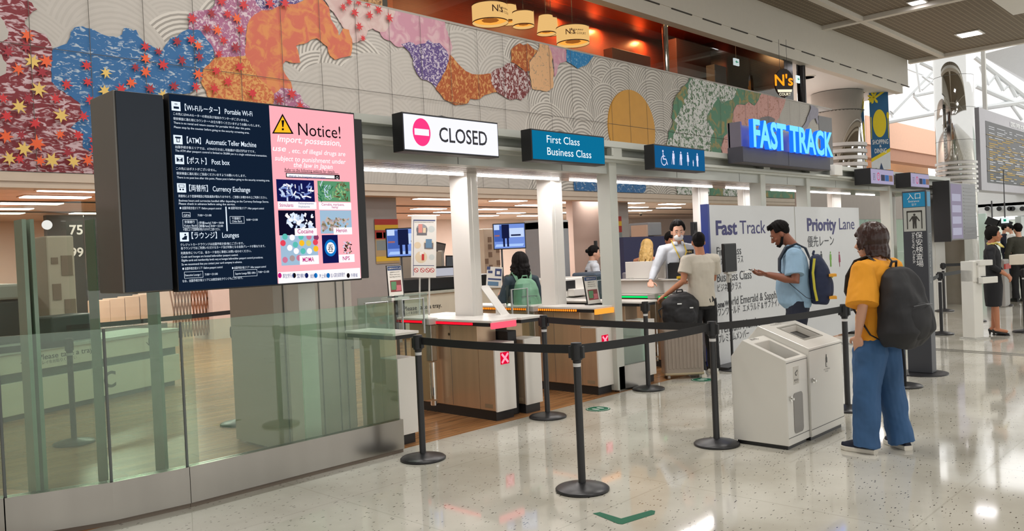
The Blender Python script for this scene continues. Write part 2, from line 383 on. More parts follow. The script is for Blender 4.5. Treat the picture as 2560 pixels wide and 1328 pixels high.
patch(3, [(130, 122), (140, 120), (165, 110), (173, 95), (175, 80), (185, 70), (205, 67), (225, 73), (245, 83), (270, 93), (290, 95), (303, 88), (308, 70), (325, 73), (330, 78), (338, 75), (345, 90), (355, 103), (375, 115), (403, 130), (410, 115), (420, 105), (425, 95), (440, 92), (455, 80), (470, 74), (500, 78), (512, 95), (530, 120), (533, 145), (520, 160), (505, 175), (500, 200), (480, 230), (440, 240), (380, 290), (245, 395), (205, 370), (205, 335), (175, 320), (185, 310), (202, 300), (200, 262), (175, 242), (145, 225), (127, 205), (127, 165)])
patch(4, [(470, 35), (500, 27), (528, 22), (535, 5), (540, -40), (760, -40), (750, 15), (735, 14), (700, 15), (680, 25), (650, 28), (625, 45), (615, 65), (612, 90), (612, 140), (590, 148), (560, 147), (535, 143), (530, 120), (512, 95), (500, 78), (470, 74)])
patch(5, [(625, -20), (640, 10), (650, 22), (690, 20), (720, 10), (752, 17), (760, -20)])
patch(8, [(785, -30), (1110, -30), (1110, 60), (1118, 90), (1128, 119), (1122, 150), (1060, 150), (1005, 117), (986, 116), (974, 103), (957, 97), (947, 81), (930, 72), (917, 77), (907, 100), (880, 109), (850, 60)])
patch(23, [(785, -30), (985, -30), (985, 30), (975, 60), (960, 80), (947, 81), (930, 72), (917, 77), (907, 100), (880, 109), (850, 60)])
patch(6, [(612, 140), (612, 90), (615, 65), (625, 45), (650, 28), (680, 25), (700, 15), (735, 12), (790, -15), (820, 20), (825, 50), (838, 70), (845, 90), (855, 72), (870, 75), (878, 100), (875, 140), (850, 145), (835, 150), (822, 140), (815, 118), (790, 97), (775, 100), (765, 108), (738, 115), (745, 140), (748, 158), (730, 158), (712, 153), (703, 170), (710, 185), (725, 205), (730, 225), (700, 232), (680, 270), (600, 262), (620, 200)])
patch(7, [(505, 175), (535, 145), (612, 140), (640, 190), (682, 235), (682, 275), (525, 255), (500, 205)])
patch(4, [(682, 235), (700, 220), (728, 222), (750, 240), (755, 255), (782, 280), (680, 275)])
patch(5, [(1000, 112), (1021, 106), (1030, 108), (1036, 114), (1060, 109), (1067, 100), (1080, 109), (1096, 109), (1114, 128), (1119, 153), (1111, 178), (1097, 200), (1088, 222), (1077, 209), (1064, 202), (1052, 200), (1039, 184), (1032, 169), (1030, 150), (1022, 131), (1011, 122)])
patch(9, [(1122, 137), (1142, 159), (1161, 178), (1188, 187), (1205, 187), (1224, 184), (1240, 231), (1208, 239), (1196, 248), (1174, 247), (1167, 259), (1135, 264), (1122, 256), (1108, 250), (1099, 237), (1086, 222), (1099, 200), (1111, 178), (1119, 153)])
patch(10, [(1224, 184), (1236, 173), (1252, 170), (1264, 158), (1283, 159), (1299, 175), (1314, 178), (1322, 197), (1325, 222), (1314, 237), (1300, 251), (1289, 247), (1274, 250), (1255, 241), (1239, 231), (1227, 212)])
patch(9, [(1274, 156), (1275, 125), (1283, 116), (1297, 108), (1306, 114), (1316, 109), (1324, 117), (1341, 128), (1333, 137), (1321, 153), (1321, 178), (1311, 180), (1296, 169), (1283, 159)])
patch(11, [(1349, 100), (1367, 110), (1377, 137), (1380, 175), (1380, 219), (1363, 230), (1327, 223), (1322, 194), (1321, 156), (1341, 128)])
patch(8, [(1367, 108), (1411, 118), (1413, 153), (1396, 159), (1383, 194), (1380, 150)])
patch(12, [(1413, 118), (1481, 138), (1467, 159), (1442, 173), (1433, 166), (1414, 155)])
patch(14, [(1722, 185), (1800, 200), (1900, 230), (1893, 251), (1883, 265), (1869, 255), (1859, 263), (1839, 262), (1830, 281), (1828, 302), (1822, 330), (1807, 342), (1801, 363), (1800, 425), (1640, 425), (1663, 359), (1668, 332), (1678, 314), (1678, 281), (1680, 257), (1690, 235), (1702, 220), (1718, 206)])
patch(15, [(1724, 185), (1839, 215), (1835, 240), (1815, 252), (1802, 260), (1792, 240), (1775, 275), (1762, 300), (1782, 330), (1770, 372), (1800, 420), (1655, 420), (1668, 350), (1690, 320), (1682, 300), (1700, 270), (1715, 240), (1718, 210)], 4)
patch(16, [(1900, 230), (1964, 240), (1952, 277), (1946, 296), (1920, 310), (1880, 330), (1860, 420), (1800, 420), (1801, 363), (1807, 342), (1822, 330), (1828, 302), (1830, 281), (1839, 262), (1859, 263), (1869, 255), (1876, 262), (1883, 265), (1893, 251)])
patch(15, [(1848, 330), (1852, 400), (1815, 420), (1820, 385), (1832, 350)], 3)
patch(17, [(1886, 303), (1901, 294), (1917, 291), (1934, 298), (1932, 305), (1913, 312), (1895, 308)])
patch(18, [(2023, 262), (2043, 272), (2043, 314), (2035, 296), (2026, 300), (2011, 324), (2000, 328), (2015, 294), (2021, 282)])
patch(3, [(1438, 430), (1608, 440), (1612, 470), (1600, 500), (1436, 490), (1430, 460)]); patch(14, [(1700, 440), (2080, 470), (2080, 520), (1690, 505)]); patch(15, [(1692, 440), (1770, 445), (1768, 505), (1686, 500)], 3); patch(15, [(1800, 450), (1860, 455), (1855, 510), (1805, 505)], 3)
_b = mb; _b.m(13); _y = MY-.05
_b.prism([(16.02+.93*math.cos(a*math.pi/24), MY-.045, 4.3+.91*math.sin(a*math.pi/24)) for a in range(48)], (0, .04, 0))
LV = [(66,90,17,1),(61,119,15,3),(78,155,20,2),(113,155,17,1),(43,175,16,1),(102,182,16,3),(18,131,16,3),(94,225,20,2),(213,166,14,0),(261,184,13,2),(163,213,14,0),(216,207,13,0),(258,229,15,2),(299,224,14,0),(324,209,13,1),(371,224,13,3),(431,217,12,3),(360,182,14,1),(335,170,11,3),(360,148,13,1),(360,119,12,0),(392,131,10,3),(403,164,14,0),(438,106,12,3),(450,153,12,3),(474,102,12,0),(476,49,12,0),(548,5,12,0),(604,14,12,0),(524,36,11,3),(564,38,11,0),(587,49,12,1),(596,76,11,0),(513,74,11,3),(538,78,12,1),(553,103,11,0),(584,121,12,3),(542,137,10,0),(490,117,11,1),(493,145,11,3),(593,170,12,0),(535,179,12,0),(564,206,12,0),(490,188,13,1),(484,219,12,0),(531,224,12,0),(625,235,12,0),(692,251,12,3),(723,237,12,0),(744,267,10,0),(668,11,12,0),(706,11,12,0),(851,20,8,0),(866,7,8,0),(880,34,9,0),(889,7,9,0),(891,69,9,0),(913,11,8,0),(939,27,9,0),(917,41,9,0),(966,47,9,0),(900,98,7,0),(43,269,20,2),(3,249,14,0),(11,293,16,0),(83,311,15,0),(65,250,15,3),(134,249,14,0),(148,291,19,2),(203,293,13,0),(219,253,13,0),(10,343,18,1),(54,374,20,2),(87,361,20,1),(47,340,14,3),(144,338,13,1),(188,340,13,0),(228,351,14,0),(163,383,14,3),(18,398,18,2),(123,403,20,2),(177,406,16,2),(213,403,15,1),(94,404,14,1),(43,399,13,0),(228,376,13,0),(400,240,13,2),(-40,150,18,1),(-60,300,20,2),(-90,220,18,0)]
for i, (x, y, s, c) in enumerate(LV):
    w = onY(x, y, MY); yy = MY-.05-.0006*i; k = (onY(x+s, y, MY)-w).length*1.12; a0 = rnd.uniform(0, 6.28)
    pts = []
    for j in range(14):
        rr = k*(1.0 if j % 2 == 0 else .42)*(rnd.uniform(.85, 1.12)); a = a0+j*math.pi/7
        pts.append((w.x+rr*math.cos(a), yy, min(ZT, max(ZB, w.z+rr*math.sin(a)*1.05))))
    cv = mb.bm.verts.new((w.x, yy, w.z)); vv = [mb.bm.verts.new(p) for p in pts]; mb.m(19+c)
    for j in range(14): mb.face([cv, vv[j], vv[(j+1) % 14]])
mb.m(1)
_k = -9
while True:
    x = 4.03+.7*_k*1.0
    if x > 26.4: break
    if x > -9: mb.box(x-.004, x+.004, MY-.06-.001, MY, ZB, ZT) if False else mb.poly([(x-.004, MY-.052, ZB), (x+.004, MY-.052, ZB), (x+.004, MY-.052, ZT), (x-.004, MY-.052, ZT)])
    _k += 1
mb.poly([(-9, MY-.052, 4.346), (26.5, MY-.052, 4.346), (26.5, MY-.052, 4.354), (-9, MY-.052, 4.354)])
mural = mb.done('mural', mural_mats, fix=False)
for p in mural.data.polygons:
    pass
tag(mural, 'long relief mural of waves, coloured clouds, maple leaves and a gold sun above the gates', 'mural')
struct(B().box(-9, 26.5, MY+.003, MY+.35, ZB-.01, ZT).done('wall_mural_backing', grey_paint))
struct(B().box(26.56, 27.6, MY-.0, MY+.3, ZB, 5.55).done('wall_mural_end', P('grey_panel', (124, 124, 126), .5)))
# soffit edge below the mural
_b = B(); _b.box(-9, 27.6, MY-.02, MY+.7, 2.68, 2.79); _b.box(-9, 27.6, MY+.0, MY+.3, 2.60, 2.68)
struct(_b.done('trim_4', P('soffit_edge', (206, 190, 172), .5)), 'beige edge beam under the mural')
# security ceiling
def plank_ceiling():
    m = bpy.data.materials.new('linear_ceiling'); m.use_nodes = True; nt = m.node_tree; b = nt.nodes['Principled BSDF']; N = nt.nodes.new; L = nt.links.new
    tc = N('ShaderNodeTexCoord'); br = N('ShaderNodeTexBrick'); br.offset = 0; br.inputs['Scale'].default_value = 1; br.inputs['Brick Width'].default_value = 2.4; br.inputs['Row Height'].default_value = .6
    br.inputs['Mortar Size'].default_value = .008; br.inputs['Color1'].default_value = lin((208, 184, 168))+(1,); br.inputs['Color2'].default_value = lin((202, 178, 162))+(1,); br.inputs['Mortar'].default_value = lin((110, 92, 80))+(1,)
    L(tc.outputs['Object'], br.inputs['Vector']); L(br.outputs['Color'], b.inputs['Base Color']); b.inputs['Roughness'].default_value = .45
    return m
struct(B().box(-12, 40, MY+.3, 32, 2.75, 2.85).done('ceiling_security', plank_ceiling()), 'low beige ceiling over the security lanes')
_b = B()
for y in (12.9, 15.3, 17.9): _b.box(-12, 40, y, y+.12, 2.735, 2.752)
struct(_b.done('trim_5', P('slot_black', (40, 34, 30), .7)), 'dark air slots in the low ceiling')
# ceiling lamps inside, each a thing
_lp = E('lamp_panel', (255, 246, 236), 7)
def inlight(x, y, lab, lx=.62, ly=.62):
    t = thing('ceiling_light', lab, 'ceiling light', (x, y, 2.74), group='square lamp panels in the low security ceiling')
    B().box(x-lx/2-.03, x+lx/2+.03, y-ly/2-.03, y+ly/2+.03, 2.738, 2.75).done('frame', P('lamp_frame', (206, 176, 160), .5), t)
    B().box(x-lx/2, x+lx/2, y-ly/2, y+ly/2, 2.725, 2.74).done('diffuser', _lp, t)
_names = [('lamp panel behind the dark pillar, topmost at the left', 206, 462), ('lamp panel at upper left, second from the dark pillar', 190, 478), ('lamp panel at upper left, third from the dark pillar', 140, 494), ('lamp panel at upper left, fourth from the dark pillar', 76, 510), ('lamp panel cut by the left edge of the picture', 5, 523), ('lowest small lamp panel at the far left edge', -12, 534), ('lamp panel low beside the dark pillar', 240, 534),
  ('largest lamp panel above the tall notice stand', 1088, 498), ('lamp panel above the tall notice stand, middle row', 1072, 523), ('lamp panel above the tall notice stand, lowest row', 1060, 539), ('lamp panel half hidden at the left side of the wide white column', 1125, 531),
  ('lamp panel just right of the wide white column, top row', 1215, 486), ('lamp panel above the hanging television, large', 1271, 503), ('lamp panel left of the second column, long one', 1330, 514), ('lamp panel right of the wide white column, third row', 1228, 524), ('lamp panel just above the hanging television', 1278, 533), ('lamp panel right of the hanging television top', 1325, 540), ('lamp panel low beside the wide white column', 1212, 540),
  ('lamp panel between the second column and third column, upper', 1420, 507), ('lamp panel between second and third column, lower', 1402, 532), ('lamp panel against the third column, upper', 1495, 498),
  ('largest lamp panel over the masked officer', 1652, 501), ('lamp panel over the masked officer, second row', 1680, 511), ('lamp panel over the masked officer, third row', 1672, 520), ('lamp panel left of the officer, upper', 1575, 508), ('lamp panel left of the officer, middle', 1588, 519), ('lamp panel left of the officer, lower', 1600, 527), ('lamp panel above the fast lane board', 1775, 503)]
for lab, x, y in _names:
    p = onZ(x, y, 2.73); inlight(p.x, p.y, lab, .95, .34)
for x in (3, 8.5, 14, 19.5, 25):       # the same panels further along the room
    for y in (19.2,):
        l_ = area('security_lamp', (x, y, 2.7), 1.5, .5, 60, (1, .95, .88))
for x, y in ((5.5, 12.5), (5.5, 16), (1, 15), (9, 14), (14, 14), (20, 14), (4, 18), (10, 18), (16, 18), (22, 18)):
    area('security_lamp', (x, y, 2.7), 1.6, .4, 95, (1, .94, .87))
# security back wall (pale pink), right and other walls
pinkw = P('pale_pink_wall', (222, 200, 190), .6, var=.03)
struct(B().box(-12, 40, 21.3, 21.5, 0, 2.85).done('wall_back', pinkw), 'pale pink back wall of the security area')
struct(B().box(-12.2, -12, 5.5, 21.5, 0, 2.85).done('wall_left', pinkw))
# ================================================================ GATE LINE FRAME
light_white = E('strip_light', (255, 248, 244), 7)
PX1 = 18.6
t = thing('entrance_portal', 'long off-white metal portal frame spanning all the security lanes', 'portal frame', (7, 5.3, 0))
b = B(); b.box(3.72, PX1, 5.2, 5.45, 2.60, 2.665); b.box(3.72, PX1, 5.33, 5.42, 2.5, 2.6); b.box(3.72, PX1, 5.2, 5.45, 2.475, 2.505); b.box(3.72, PX1, 5.24, 5.45, 2.445, 2.478)
b.done('rail', frame_paint, t)
b = B(); b.box(3.72, PX1, 5.3, 5.42, 2.33, 2.445)
b.done('fascia_panel', P('fascia_paint', (186, 189, 184), .35, var=.03), t)
b = B()
b.bm.free()
for x in (4.9, 6.3, 8.4, 9.9, 11.3, 13.0, 14.4): B().box(x-.003, x+.003, 5.298, 5.3, 2.335, 2.44).done('fascia_joint', P('joint_dark', (110, 110, 108), .7), t)
b = B(); b.box(3.72, PX1, 5.42, 6.3, 2.36, 2.40)
for i in range(5): b.box(3.72, PX1, 5.46+.09*i, 5.52+.09*i, 2.335, 2.36)
b.done('soffit', P('soffit_metal', (176, 168, 160), .25, .7), t)
xs = [(3.9, 5.55), (5.75, 7.0), (7.2, 10.3), (10.7, 11.75), (12.1, 15.2), (15.5, 16.4)]
for x0, x1 in xs: B().box(x0, x1, 5.93, 5.955, 2.318, 2.337).done('light_strip', light_white, t)
for x0, x1 in xs:
    l_ = area('portal_strip_light', ((x0+x1)/2, 5.95, 2.31), x1-x0, .04, 9*(x1-x0), (1, .96, .94)); l_.parent = t; l_.matrix_parent_inverse = WM[t.name].inverted()
for x0, x1 in ((7.04, 7.17), (10.43, 10.57), (11.87, 11.99), (15.28, 15.40)):
    B().box(x0, x1, 5.27, 5.44, .02, 2.6).done('post', frame_paint, t, bev=.004)
    B().box(x0-.03, x1+.03, 5.21, 5.27, 2.5, 2.6).box(x0-.03, x0+.0, 5.2, 5.22, 2.51, 2.59).done('bracket', frame_paint, t, bev=.003)
colw = P('lit_column_white', (240, 236, 230), .3, var=.02)
for x0, x1, y0, y1 in ((5.6, 5.74, 5.94, 6.2), (6.95, 7.14, 6.02, 6.23), (10.43, 10.71, 6.24, 6.34), (11.87, 12.14, 6.3, 6.4), (15.28, 15.68, 6.3, 6.4), (18.1, 18.6, 6.3, 6.4)):
    b = B(); b.box(x0, x1, y0, y1, .02, 2.36); b.box(x0+.05, x0+.06, y0-.004, y0, .02, 2.36)
    b.done('column', colw, t, bev=.004)
B().box(3.45, 3.60, 5.62, 5.8, 0.02, 2.36).done('column', colw, t)
# clad square column behind the information screens
b = B(); b.box(3.46, 4.22, 6.02, 6.75, .02, 2.45)
clad = b.done('wall_clad_column', P('clad_panel', (196, 188, 178), .5, var=.03)); struct(clad, 'grey clad square column')
b = B()
for x in (3.55, 3.72, 3.89, 4.06, 4.14): b.box(x-.004, x+.004, 6.012, 6.02, .02, 2.45)
struct(b.done('trim_6', P('joint_dark', (0, 0, 0))))
# closed white panels at the far end of the portal
b = B(); b.box(17.3, 18.5, 5.32, 5.4, .0, 2.33)
b.box(17.86, 17.88, 5.31, 5.32, .0, 2.33)
struct(b.done('wall_end_panel', white_paint))
_g = GLASS('green_glass', (176, 206, 190), .06, .18, (196, 212, 200))
a = onY(2100, 490, 8.0); c = onY(2260, 548, 8.0)
struct(B().box(17.6, 27, 8, 8.1, c.z, 2.95).done('wall_far_fascia', P('fascia_brown_grey', (160, 150, 142), .5)))
tag(B().box(17.6, 27, 8.02, 8.06, .05, c.z).done('glass_partition', _g), 'tall green-tinted glass partition far behind the priority board', 'glass partition')

# ---------------------------------------------------------------- ceiling hung signs
def signbox(name, lab, cat, x0, x1, z0, z1, face, grp=None, y=4.9, dep=.13):
    t = thing(name, lab, cat, ((x0+x1)/2, y, z0), group=grp)
    B().box(x0-.012, x1+.012, y+.004, y+dep, z0-.014, z1+.014).done('housing', black_plastic, t, bev=.004)
    B().box((x0+x1)/2-.25, (x0+x1)/2+.25, y+dep, 5.199, z0+.11, z0+.16).done('mounting_arm', dark_grey, t)
    c = bz = (x0+x1)/2
    B().tube([(c-.15, y+.07, z1+.01), (c-.05, y+.08, z1+.03), (c+.05, y+.1, z1+.025), (c+.15, y+.12, z1+.01)], .008, 6).done('cable', black_plastic, t)
    return t
ys = 4.9
t = signbox('lane_sign', 'white backlit CLOSED sign with a pink no-entry disc', 'sign', 3.99, 5.0, 2.365, 2.635, None)
b = B(); b.m(0).box(3.99, 5.0, ys, ys+.01, 2.365, 2.635)
b.m(1); cx, cz = 4.16, 2.505
b.poly([(cx+.09*math.cos(i*math.pi/18), ys-.002, cz+.108*math.sin(i*math.pi/18)) for i in range(36)])
b.m(0).poly([(cx-.073, ys-.004, cz-.025), (cx+.073, ys-.004, cz-.025), (cx+.073, ys-.004, cz+.025), (cx-.073, ys-.004, cz+.025)])
b.m(2).text('CLOSED', (4.34, ys-.002, 2.445), UX, UZ, .165, w=.53, bold=.012)
b.done('display_face', [E('screen_white', (238, 238, 252), 1.05), E('screen_pink', (250, 60, 130), 1.0), P('text_dark', (24, 26, 40), .5)], t)
t = signbox('lane_sign', 'teal backlit sign reading First Class Business Class', 'sign', 5.44, 6.48, 2.365, 2.62, None)
b = B(); b.m(0).box(5.44, 6.48, ys, ys+.01, 2.365, 2.62)
b.m(1).text('First Class', (5.63, ys-.002, 2.52), UX, UZ, .098, w=.47, bold=.003); b.text('Business Class', (5.63, ys-.002, 2.41), UX, UZ, .098, w=.64, bold=.003)
b.done('display_face', [E('screen_teal', (12, 110, 150), .95), E('screen_text', (235, 245, 250), 1.0)], t)
t = signbox('lane_sign', 'blue backlit sign with wheelchair, elderly, pregnant and child pictograms', 'sign', 7.36, 8.36, 2.37, 2.605, None)
def man(b, x, z, h, y, kind=0):
    r = h*.075
    b.poly([(x+r*math.cos(i*math.pi/8), y, z+h-r+r*math.sin(i*math.pi/8)) for i in range(16)])
    if kind == 2: pts = [(-.1, .82), (.1, .82), (.16, .5), (.17, .3), (.05, .3), (.04, 0), (-.04, 0), (-.05, .3), (-.12, .3), (-.12, .5)]
    else: pts = [(-.13, .82), (.13, .82), (.16, .45), (.11, .45), (.11, 0), (.02, 0), (0, .4), (-.02, 0), (-.11, 0), (-.11, .45), (-.16, .45)]
    b.poly([(x+px*h, y, z+pz*h) for px, pz in pts])
    if kind == 1: b.poly([(x-.28*h, y, z), (x-.26*h, y, z), (x-.12*h, y, z+.55*h), (x-.16*h, y, z+.55*h)])
b = B(); b.m(0).box(7.36, 8.36, ys, ys+.01, 2.37, 2.605); b.m(1); y = ys-.002
wx, wz = 7.52, 2.45
for i in range(14):
    a0, a1 = math.radians(60+i*20), math.radians(60+(i+1)*20)
    b.poly([(wx+r*math.cos(a), y, wz+r*math.sin(a)) for r, a in ((.045, a0), (.055, a0), (.055, a1), (.045, a1))])
b.poly([(wx-.012+.013*math.cos(i*math.pi/8), y, wz+.10+.013*math.sin(i*math.pi/8)) for i in range(16)])
b.poly([(wx-.018, y, wz+.02), (wx-.004, y, wz+.02), (wx-.004, y, wz+.083), (wx-.018, y, wz+.083)])
b.poly([(wx-.018, y, wz+.01), (wx+.045, y, wz+.01), (wx+.045, y, wz+.022), (wx-.018, y, wz+.022)])
b.poly([(wx+.034, y, wz+.02), (wx+.046, y, wz+.02), (wx+.075, y, wz-.04), (wx+.063, y, wz-.045)])
man(b, 7.71, 2.415, .15, y, 1); man(b, 7.86, 2.415, .15, y, 1); man(b, 8.0, 2.415, .15, y, 2); man(b, 8.2, 2.415, .15, y); man(b, 8.11, 2.415, .07, y)
b.done('display_face', [E('screen_blue', (22, 88, 136), .95), E('screen_pale', (214, 214, 240), 1.0)], t)
for k, (x0, x1, lab) in enumerate(((13.42, 14.42, 'small hanging sign with face symbol and colour blocks, nearer the blue letters'), (15.28, 16.24, 'small hanging sign with face symbol and colour blocks, above the entrance pylon'))):
    t = signbox('lane_sign', lab, 'sign', x0, x1, 2.38, 2.61, None, 'face recognition lane signs', dep=.26)
    b = B(); b.m(0).box(x0, x1, ys, ys+.01, 2.38, 2.61); b.m(1)
    for q in range(3): b.m(1+q).poly([(x0+.42+.18*q, ys-.002, 2.43), (x0+.59+.18*q, ys-.002, 2.43), (x0+.59+.18*q, ys-.002, 2.53), (x0+.42+.18*q, ys-.002, 2.53)])
    b.m(4)
    for i in range(20):
        a0, a1 = i*math.pi/10, (i+1)*math.pi/10
        b.poly([(x0+.31+rx*math.cos(a), ys-.002, 2.495+rx*math.sin(a)) for rx, a in ((.05, a0), (.065, a0), (.065, a1), (.05, a1))])
    b.text('T', (x0+.29, ys-.002, 2.47), UX, UZ, .07)
    b.m(1).text('[i]', (x0+.08, ys-.002, 2.46), UX, UZ, .12)
    b.done('display_face', [E('screen_lilac', (170, 162, 190), .9), E('blk_dark', (70, 70, 84), .9), E('blk_blue', (70, 106, 160), .9), E('blk_brown', (140, 110, 96), .9), E('blk_pink', (206, 60, 100), .9)], t)
# FAST TRACK
t = thing('fast_track_sign', 'blue glowing FAST TRACK letters on a dark grey plinth', 'sign', (10.6, 5.1, 2.53))
B().box(9.42, 12.05, 4.98, 5.19, 2.535, 2.73).box(9.42, 12.05, 4.975, 4.98, 2.54, 2.545).done('plinth', P('charcoal_panel', (66, 66, 76), .5), t, bev=.004)
B().box(10.69, 10.70, 4.976, 4.98, 2.54, 2.73).done('plinth_joint', P('joint_dark', (0, 0, 0)), t)
B().box(9.42, 12.05, 5.15, 5.18, 2.73, 3.04).box(9.42, 9.45, 5.0, 5.17, 2.73, 3.04).done('back_panel', P('grey_violet_panel', (112, 108, 122), .25), t)
gl = glyphs('FAST TRACK', .03)
b = B(); sx = 2.42/(gl[3]-gl[2]); sz = .345/.729
for yy, mi, g in ((4.90, 0, 0),):
    b.m(0).text('FAST TRACK', (9.56, yy, 2.735), UX, UZ, sz, w=2.42, bold=.03)
ext = bmesh.ops.extrude_face_region(b.bm, geom=list(b.bm.faces)); vs = [v for v in ext['geom'] if isinstance(v, bmesh.types.BMVert)]
for v in vs: v.co.y += .06
for f in b.bm.faces:
    if f.calc_center_median().y > 4.905: f.material_index = 1
b.done('letters', [E('letter_cyan', (120, 214, 255), 1.15), E('letter_side_blue', (20, 90, 255), 1.8)], t)
l_ = area('letter_backlight', (10.7, 5.08, 2.88), 2.3, .1, 3, (.1, .3, 1), (math.radians(-90), 0, 0)); l_.parent = t; l_.matrix_parent_inverse = WM[t.name].inverted()

# ---------------------------------------------------------------- big information display
X0, X1, X2, X3 = 1.90, 2.215, 2.895, 3.575
t = thing('information_display', 'large black display stand with two tall screens behind the glass barrier', 'display', (2.9, 5.1, 0))
B().box(1.98, 3.70, 5.035, 5.4, 1.40, 2.585).done('housing', black_plastic, t, bev=.006)
B().box(X0, X1-.02, 4.995, 5.36, 1.405, 2.6).done('side_cabinet', P('cabinet_grey', (122, 118, 112), .35, .3), t, bev=.006); B().box(X0+.012, X1-.024, 4.985, 4.995, 1.41, 2.595).done('cabinet_glass', navy_gloss, t)
B().box(3.5, 3.68, 5.39, 6.03, 1.7, 1.82).done('support_arm', dark_grey, t); B().box(3.5, 3.68, 5.39, 6.03, 2.2, 2.32).done('support_arm', dark_grey, t)
YD = 4.965
B().box(X1, X3+.01, YD+.002, 5.04, 1.392, 2.612).done('screen_frame', black_plastic, t, bev=.004)
sn = E('screen_navy', (20, 34, 54), .85); st = E('screen_text_white', (226, 238, 250), 1.0)
def zy(z): return z
b = B(); b.m(0).poly([(X1+.005, YD, 1.4), (X2, YD, 1.4), (X2, YD, 2.605), (X1+.005, YD, 2.605)]); b.m(1)
y = YD-.0015
def icon(x, z, s=.055, kind=0):
    b.m(1).poly([(x, y, z), (x+s, y, z), (x+s, y, z+s), (x, y, z+s)]); b.m(0); yy = y-.001
    if kind == 0:
        b.poly([(x+.012, yy, z+.012), (x+.046, yy, z+.012), (x+.046, yy, z+.026), (x+.012, yy, z+.026)])
        for r in (.008, .014): b.poly([(x+.028+r*math.cos(a), yy, z+.032+r*math.sin(a)) for a in (.6, 1.2, 1.9, 2.5)]+[(x+.028+(r-.003)*math.cos(a), yy, z+.032+(r-.003)*math.sin(a)) for a in (2.5, 1.9, 1.2, .6)])
    elif kind == 1:
        b.poly([(x+.01, yy, z+.036), (x+.046, yy, z+.036), (x+.046, yy, z+.046), (x+.01, yy, z+.046)]); b.poly([(x+.018, yy, z+.012), (x+.038, yy, z+.012), (x+.038, yy, z+.036), (x+.018, yy, z+.036)]); b.m(1).poly([(x+.022, yy-.001, z+.016), (x+.034, yy-.001, z+.016), (x+.034, yy-.001, z+.034), (x+.022, yy-.001, z+.034)])
    elif kind == 2:
        b.poly([(x+.009, yy, z+.014), (x+.047, yy, z+.014), (x+.047, yy, z+.042), (x+.009, yy, z+.042)]); b.m(1).poly([(x+.012, yy-.001, z+.040), (x+.044, yy-.001, z+.040), (x+.028, yy-.001, z+.026)]); b.poly([(x+.012, yy-.001, z+.017), (x+.044, yy-.001, z+.017), (x+.028, yy-.001, z+.023)])
    elif kind == 3:
        b.poly([(x+.01, yy, z+.03), (x+.046, yy, z+.03), (x+.046, yy, z+.048), (x+.01, yy, z+.048)]); b.m(1).poly([(x+.013, yy-.001, z+.033), (x+.043, yy-.001, z+.033), (x+.043, yy-.001, z+.045), (x+.013, yy-.001, z+.045)]); b.m(0)
        for q in (.018, .036): b.poly([(x+q+.006*math.cos(a*.785), yy-.002, z+.018+.006*math.sin(a*.785)) for a in range(8)])
    else:
        b.poly([(x+.014, yy, z+.01), (x+.042, yy, z+.01), (x+.046, yy, z+.034), (x+.03, yy, z+.034), (x+.022, yy, z+.024), (x+.012, yy, z+.02)]); b.poly([(x+.034+.006*math.cos(a*.785), yy, z+.042+.006*math.sin(a*.785)) for a in range(8)])
    b.m(1)
def row(s, px, py, w, size=.021, bold=0.):
    p = onY(px, py, YD); b.m(1).text(s, (p.x, y, p.z), UX, UZ, size, w=w, bold=bold)
def box_outline(px0, py0, px1, py1):
    p = onY(px0, py0, YD); q = onY(px1, py1, YD); e = .002; x0, x1 = p.x, q.x; z1, z0 = p.z, q.z
    for r in ((x0, x1, z0, z0+e), (x0, x1, z1-e, z1), (x0, x0+e, z0, z1), (x1-e, x1, z0, z1)): b.poly([(r[0], y, r[2]), (r[1], y, r[2]), (r[1], y, r[3]), (r[0], y, r[3])])
_icons = [(429, 276), (434, 360), (438, 410), (443, 481), (450, 604)]
_heads = [('【Wi-Fiルーター】 Portable Wi-Fi', 462, 275, .455), ('【ATM】 Automatic Teller Machine', 467, 357, .47), ('【ポスト】 Post box', 468, 408, .28), ('【両替所】 Currency Exchange', 473, 477, .41), ('【ラウンジ】 Lounges', 479, 596, .315)]
for k, (px, py) in enumerate(_icons): p = onY(px, py, YD); icon(p.x, p.z, .056, k)
for s, px, py, w in _heads: row(s, px, py, w, .046, .006)
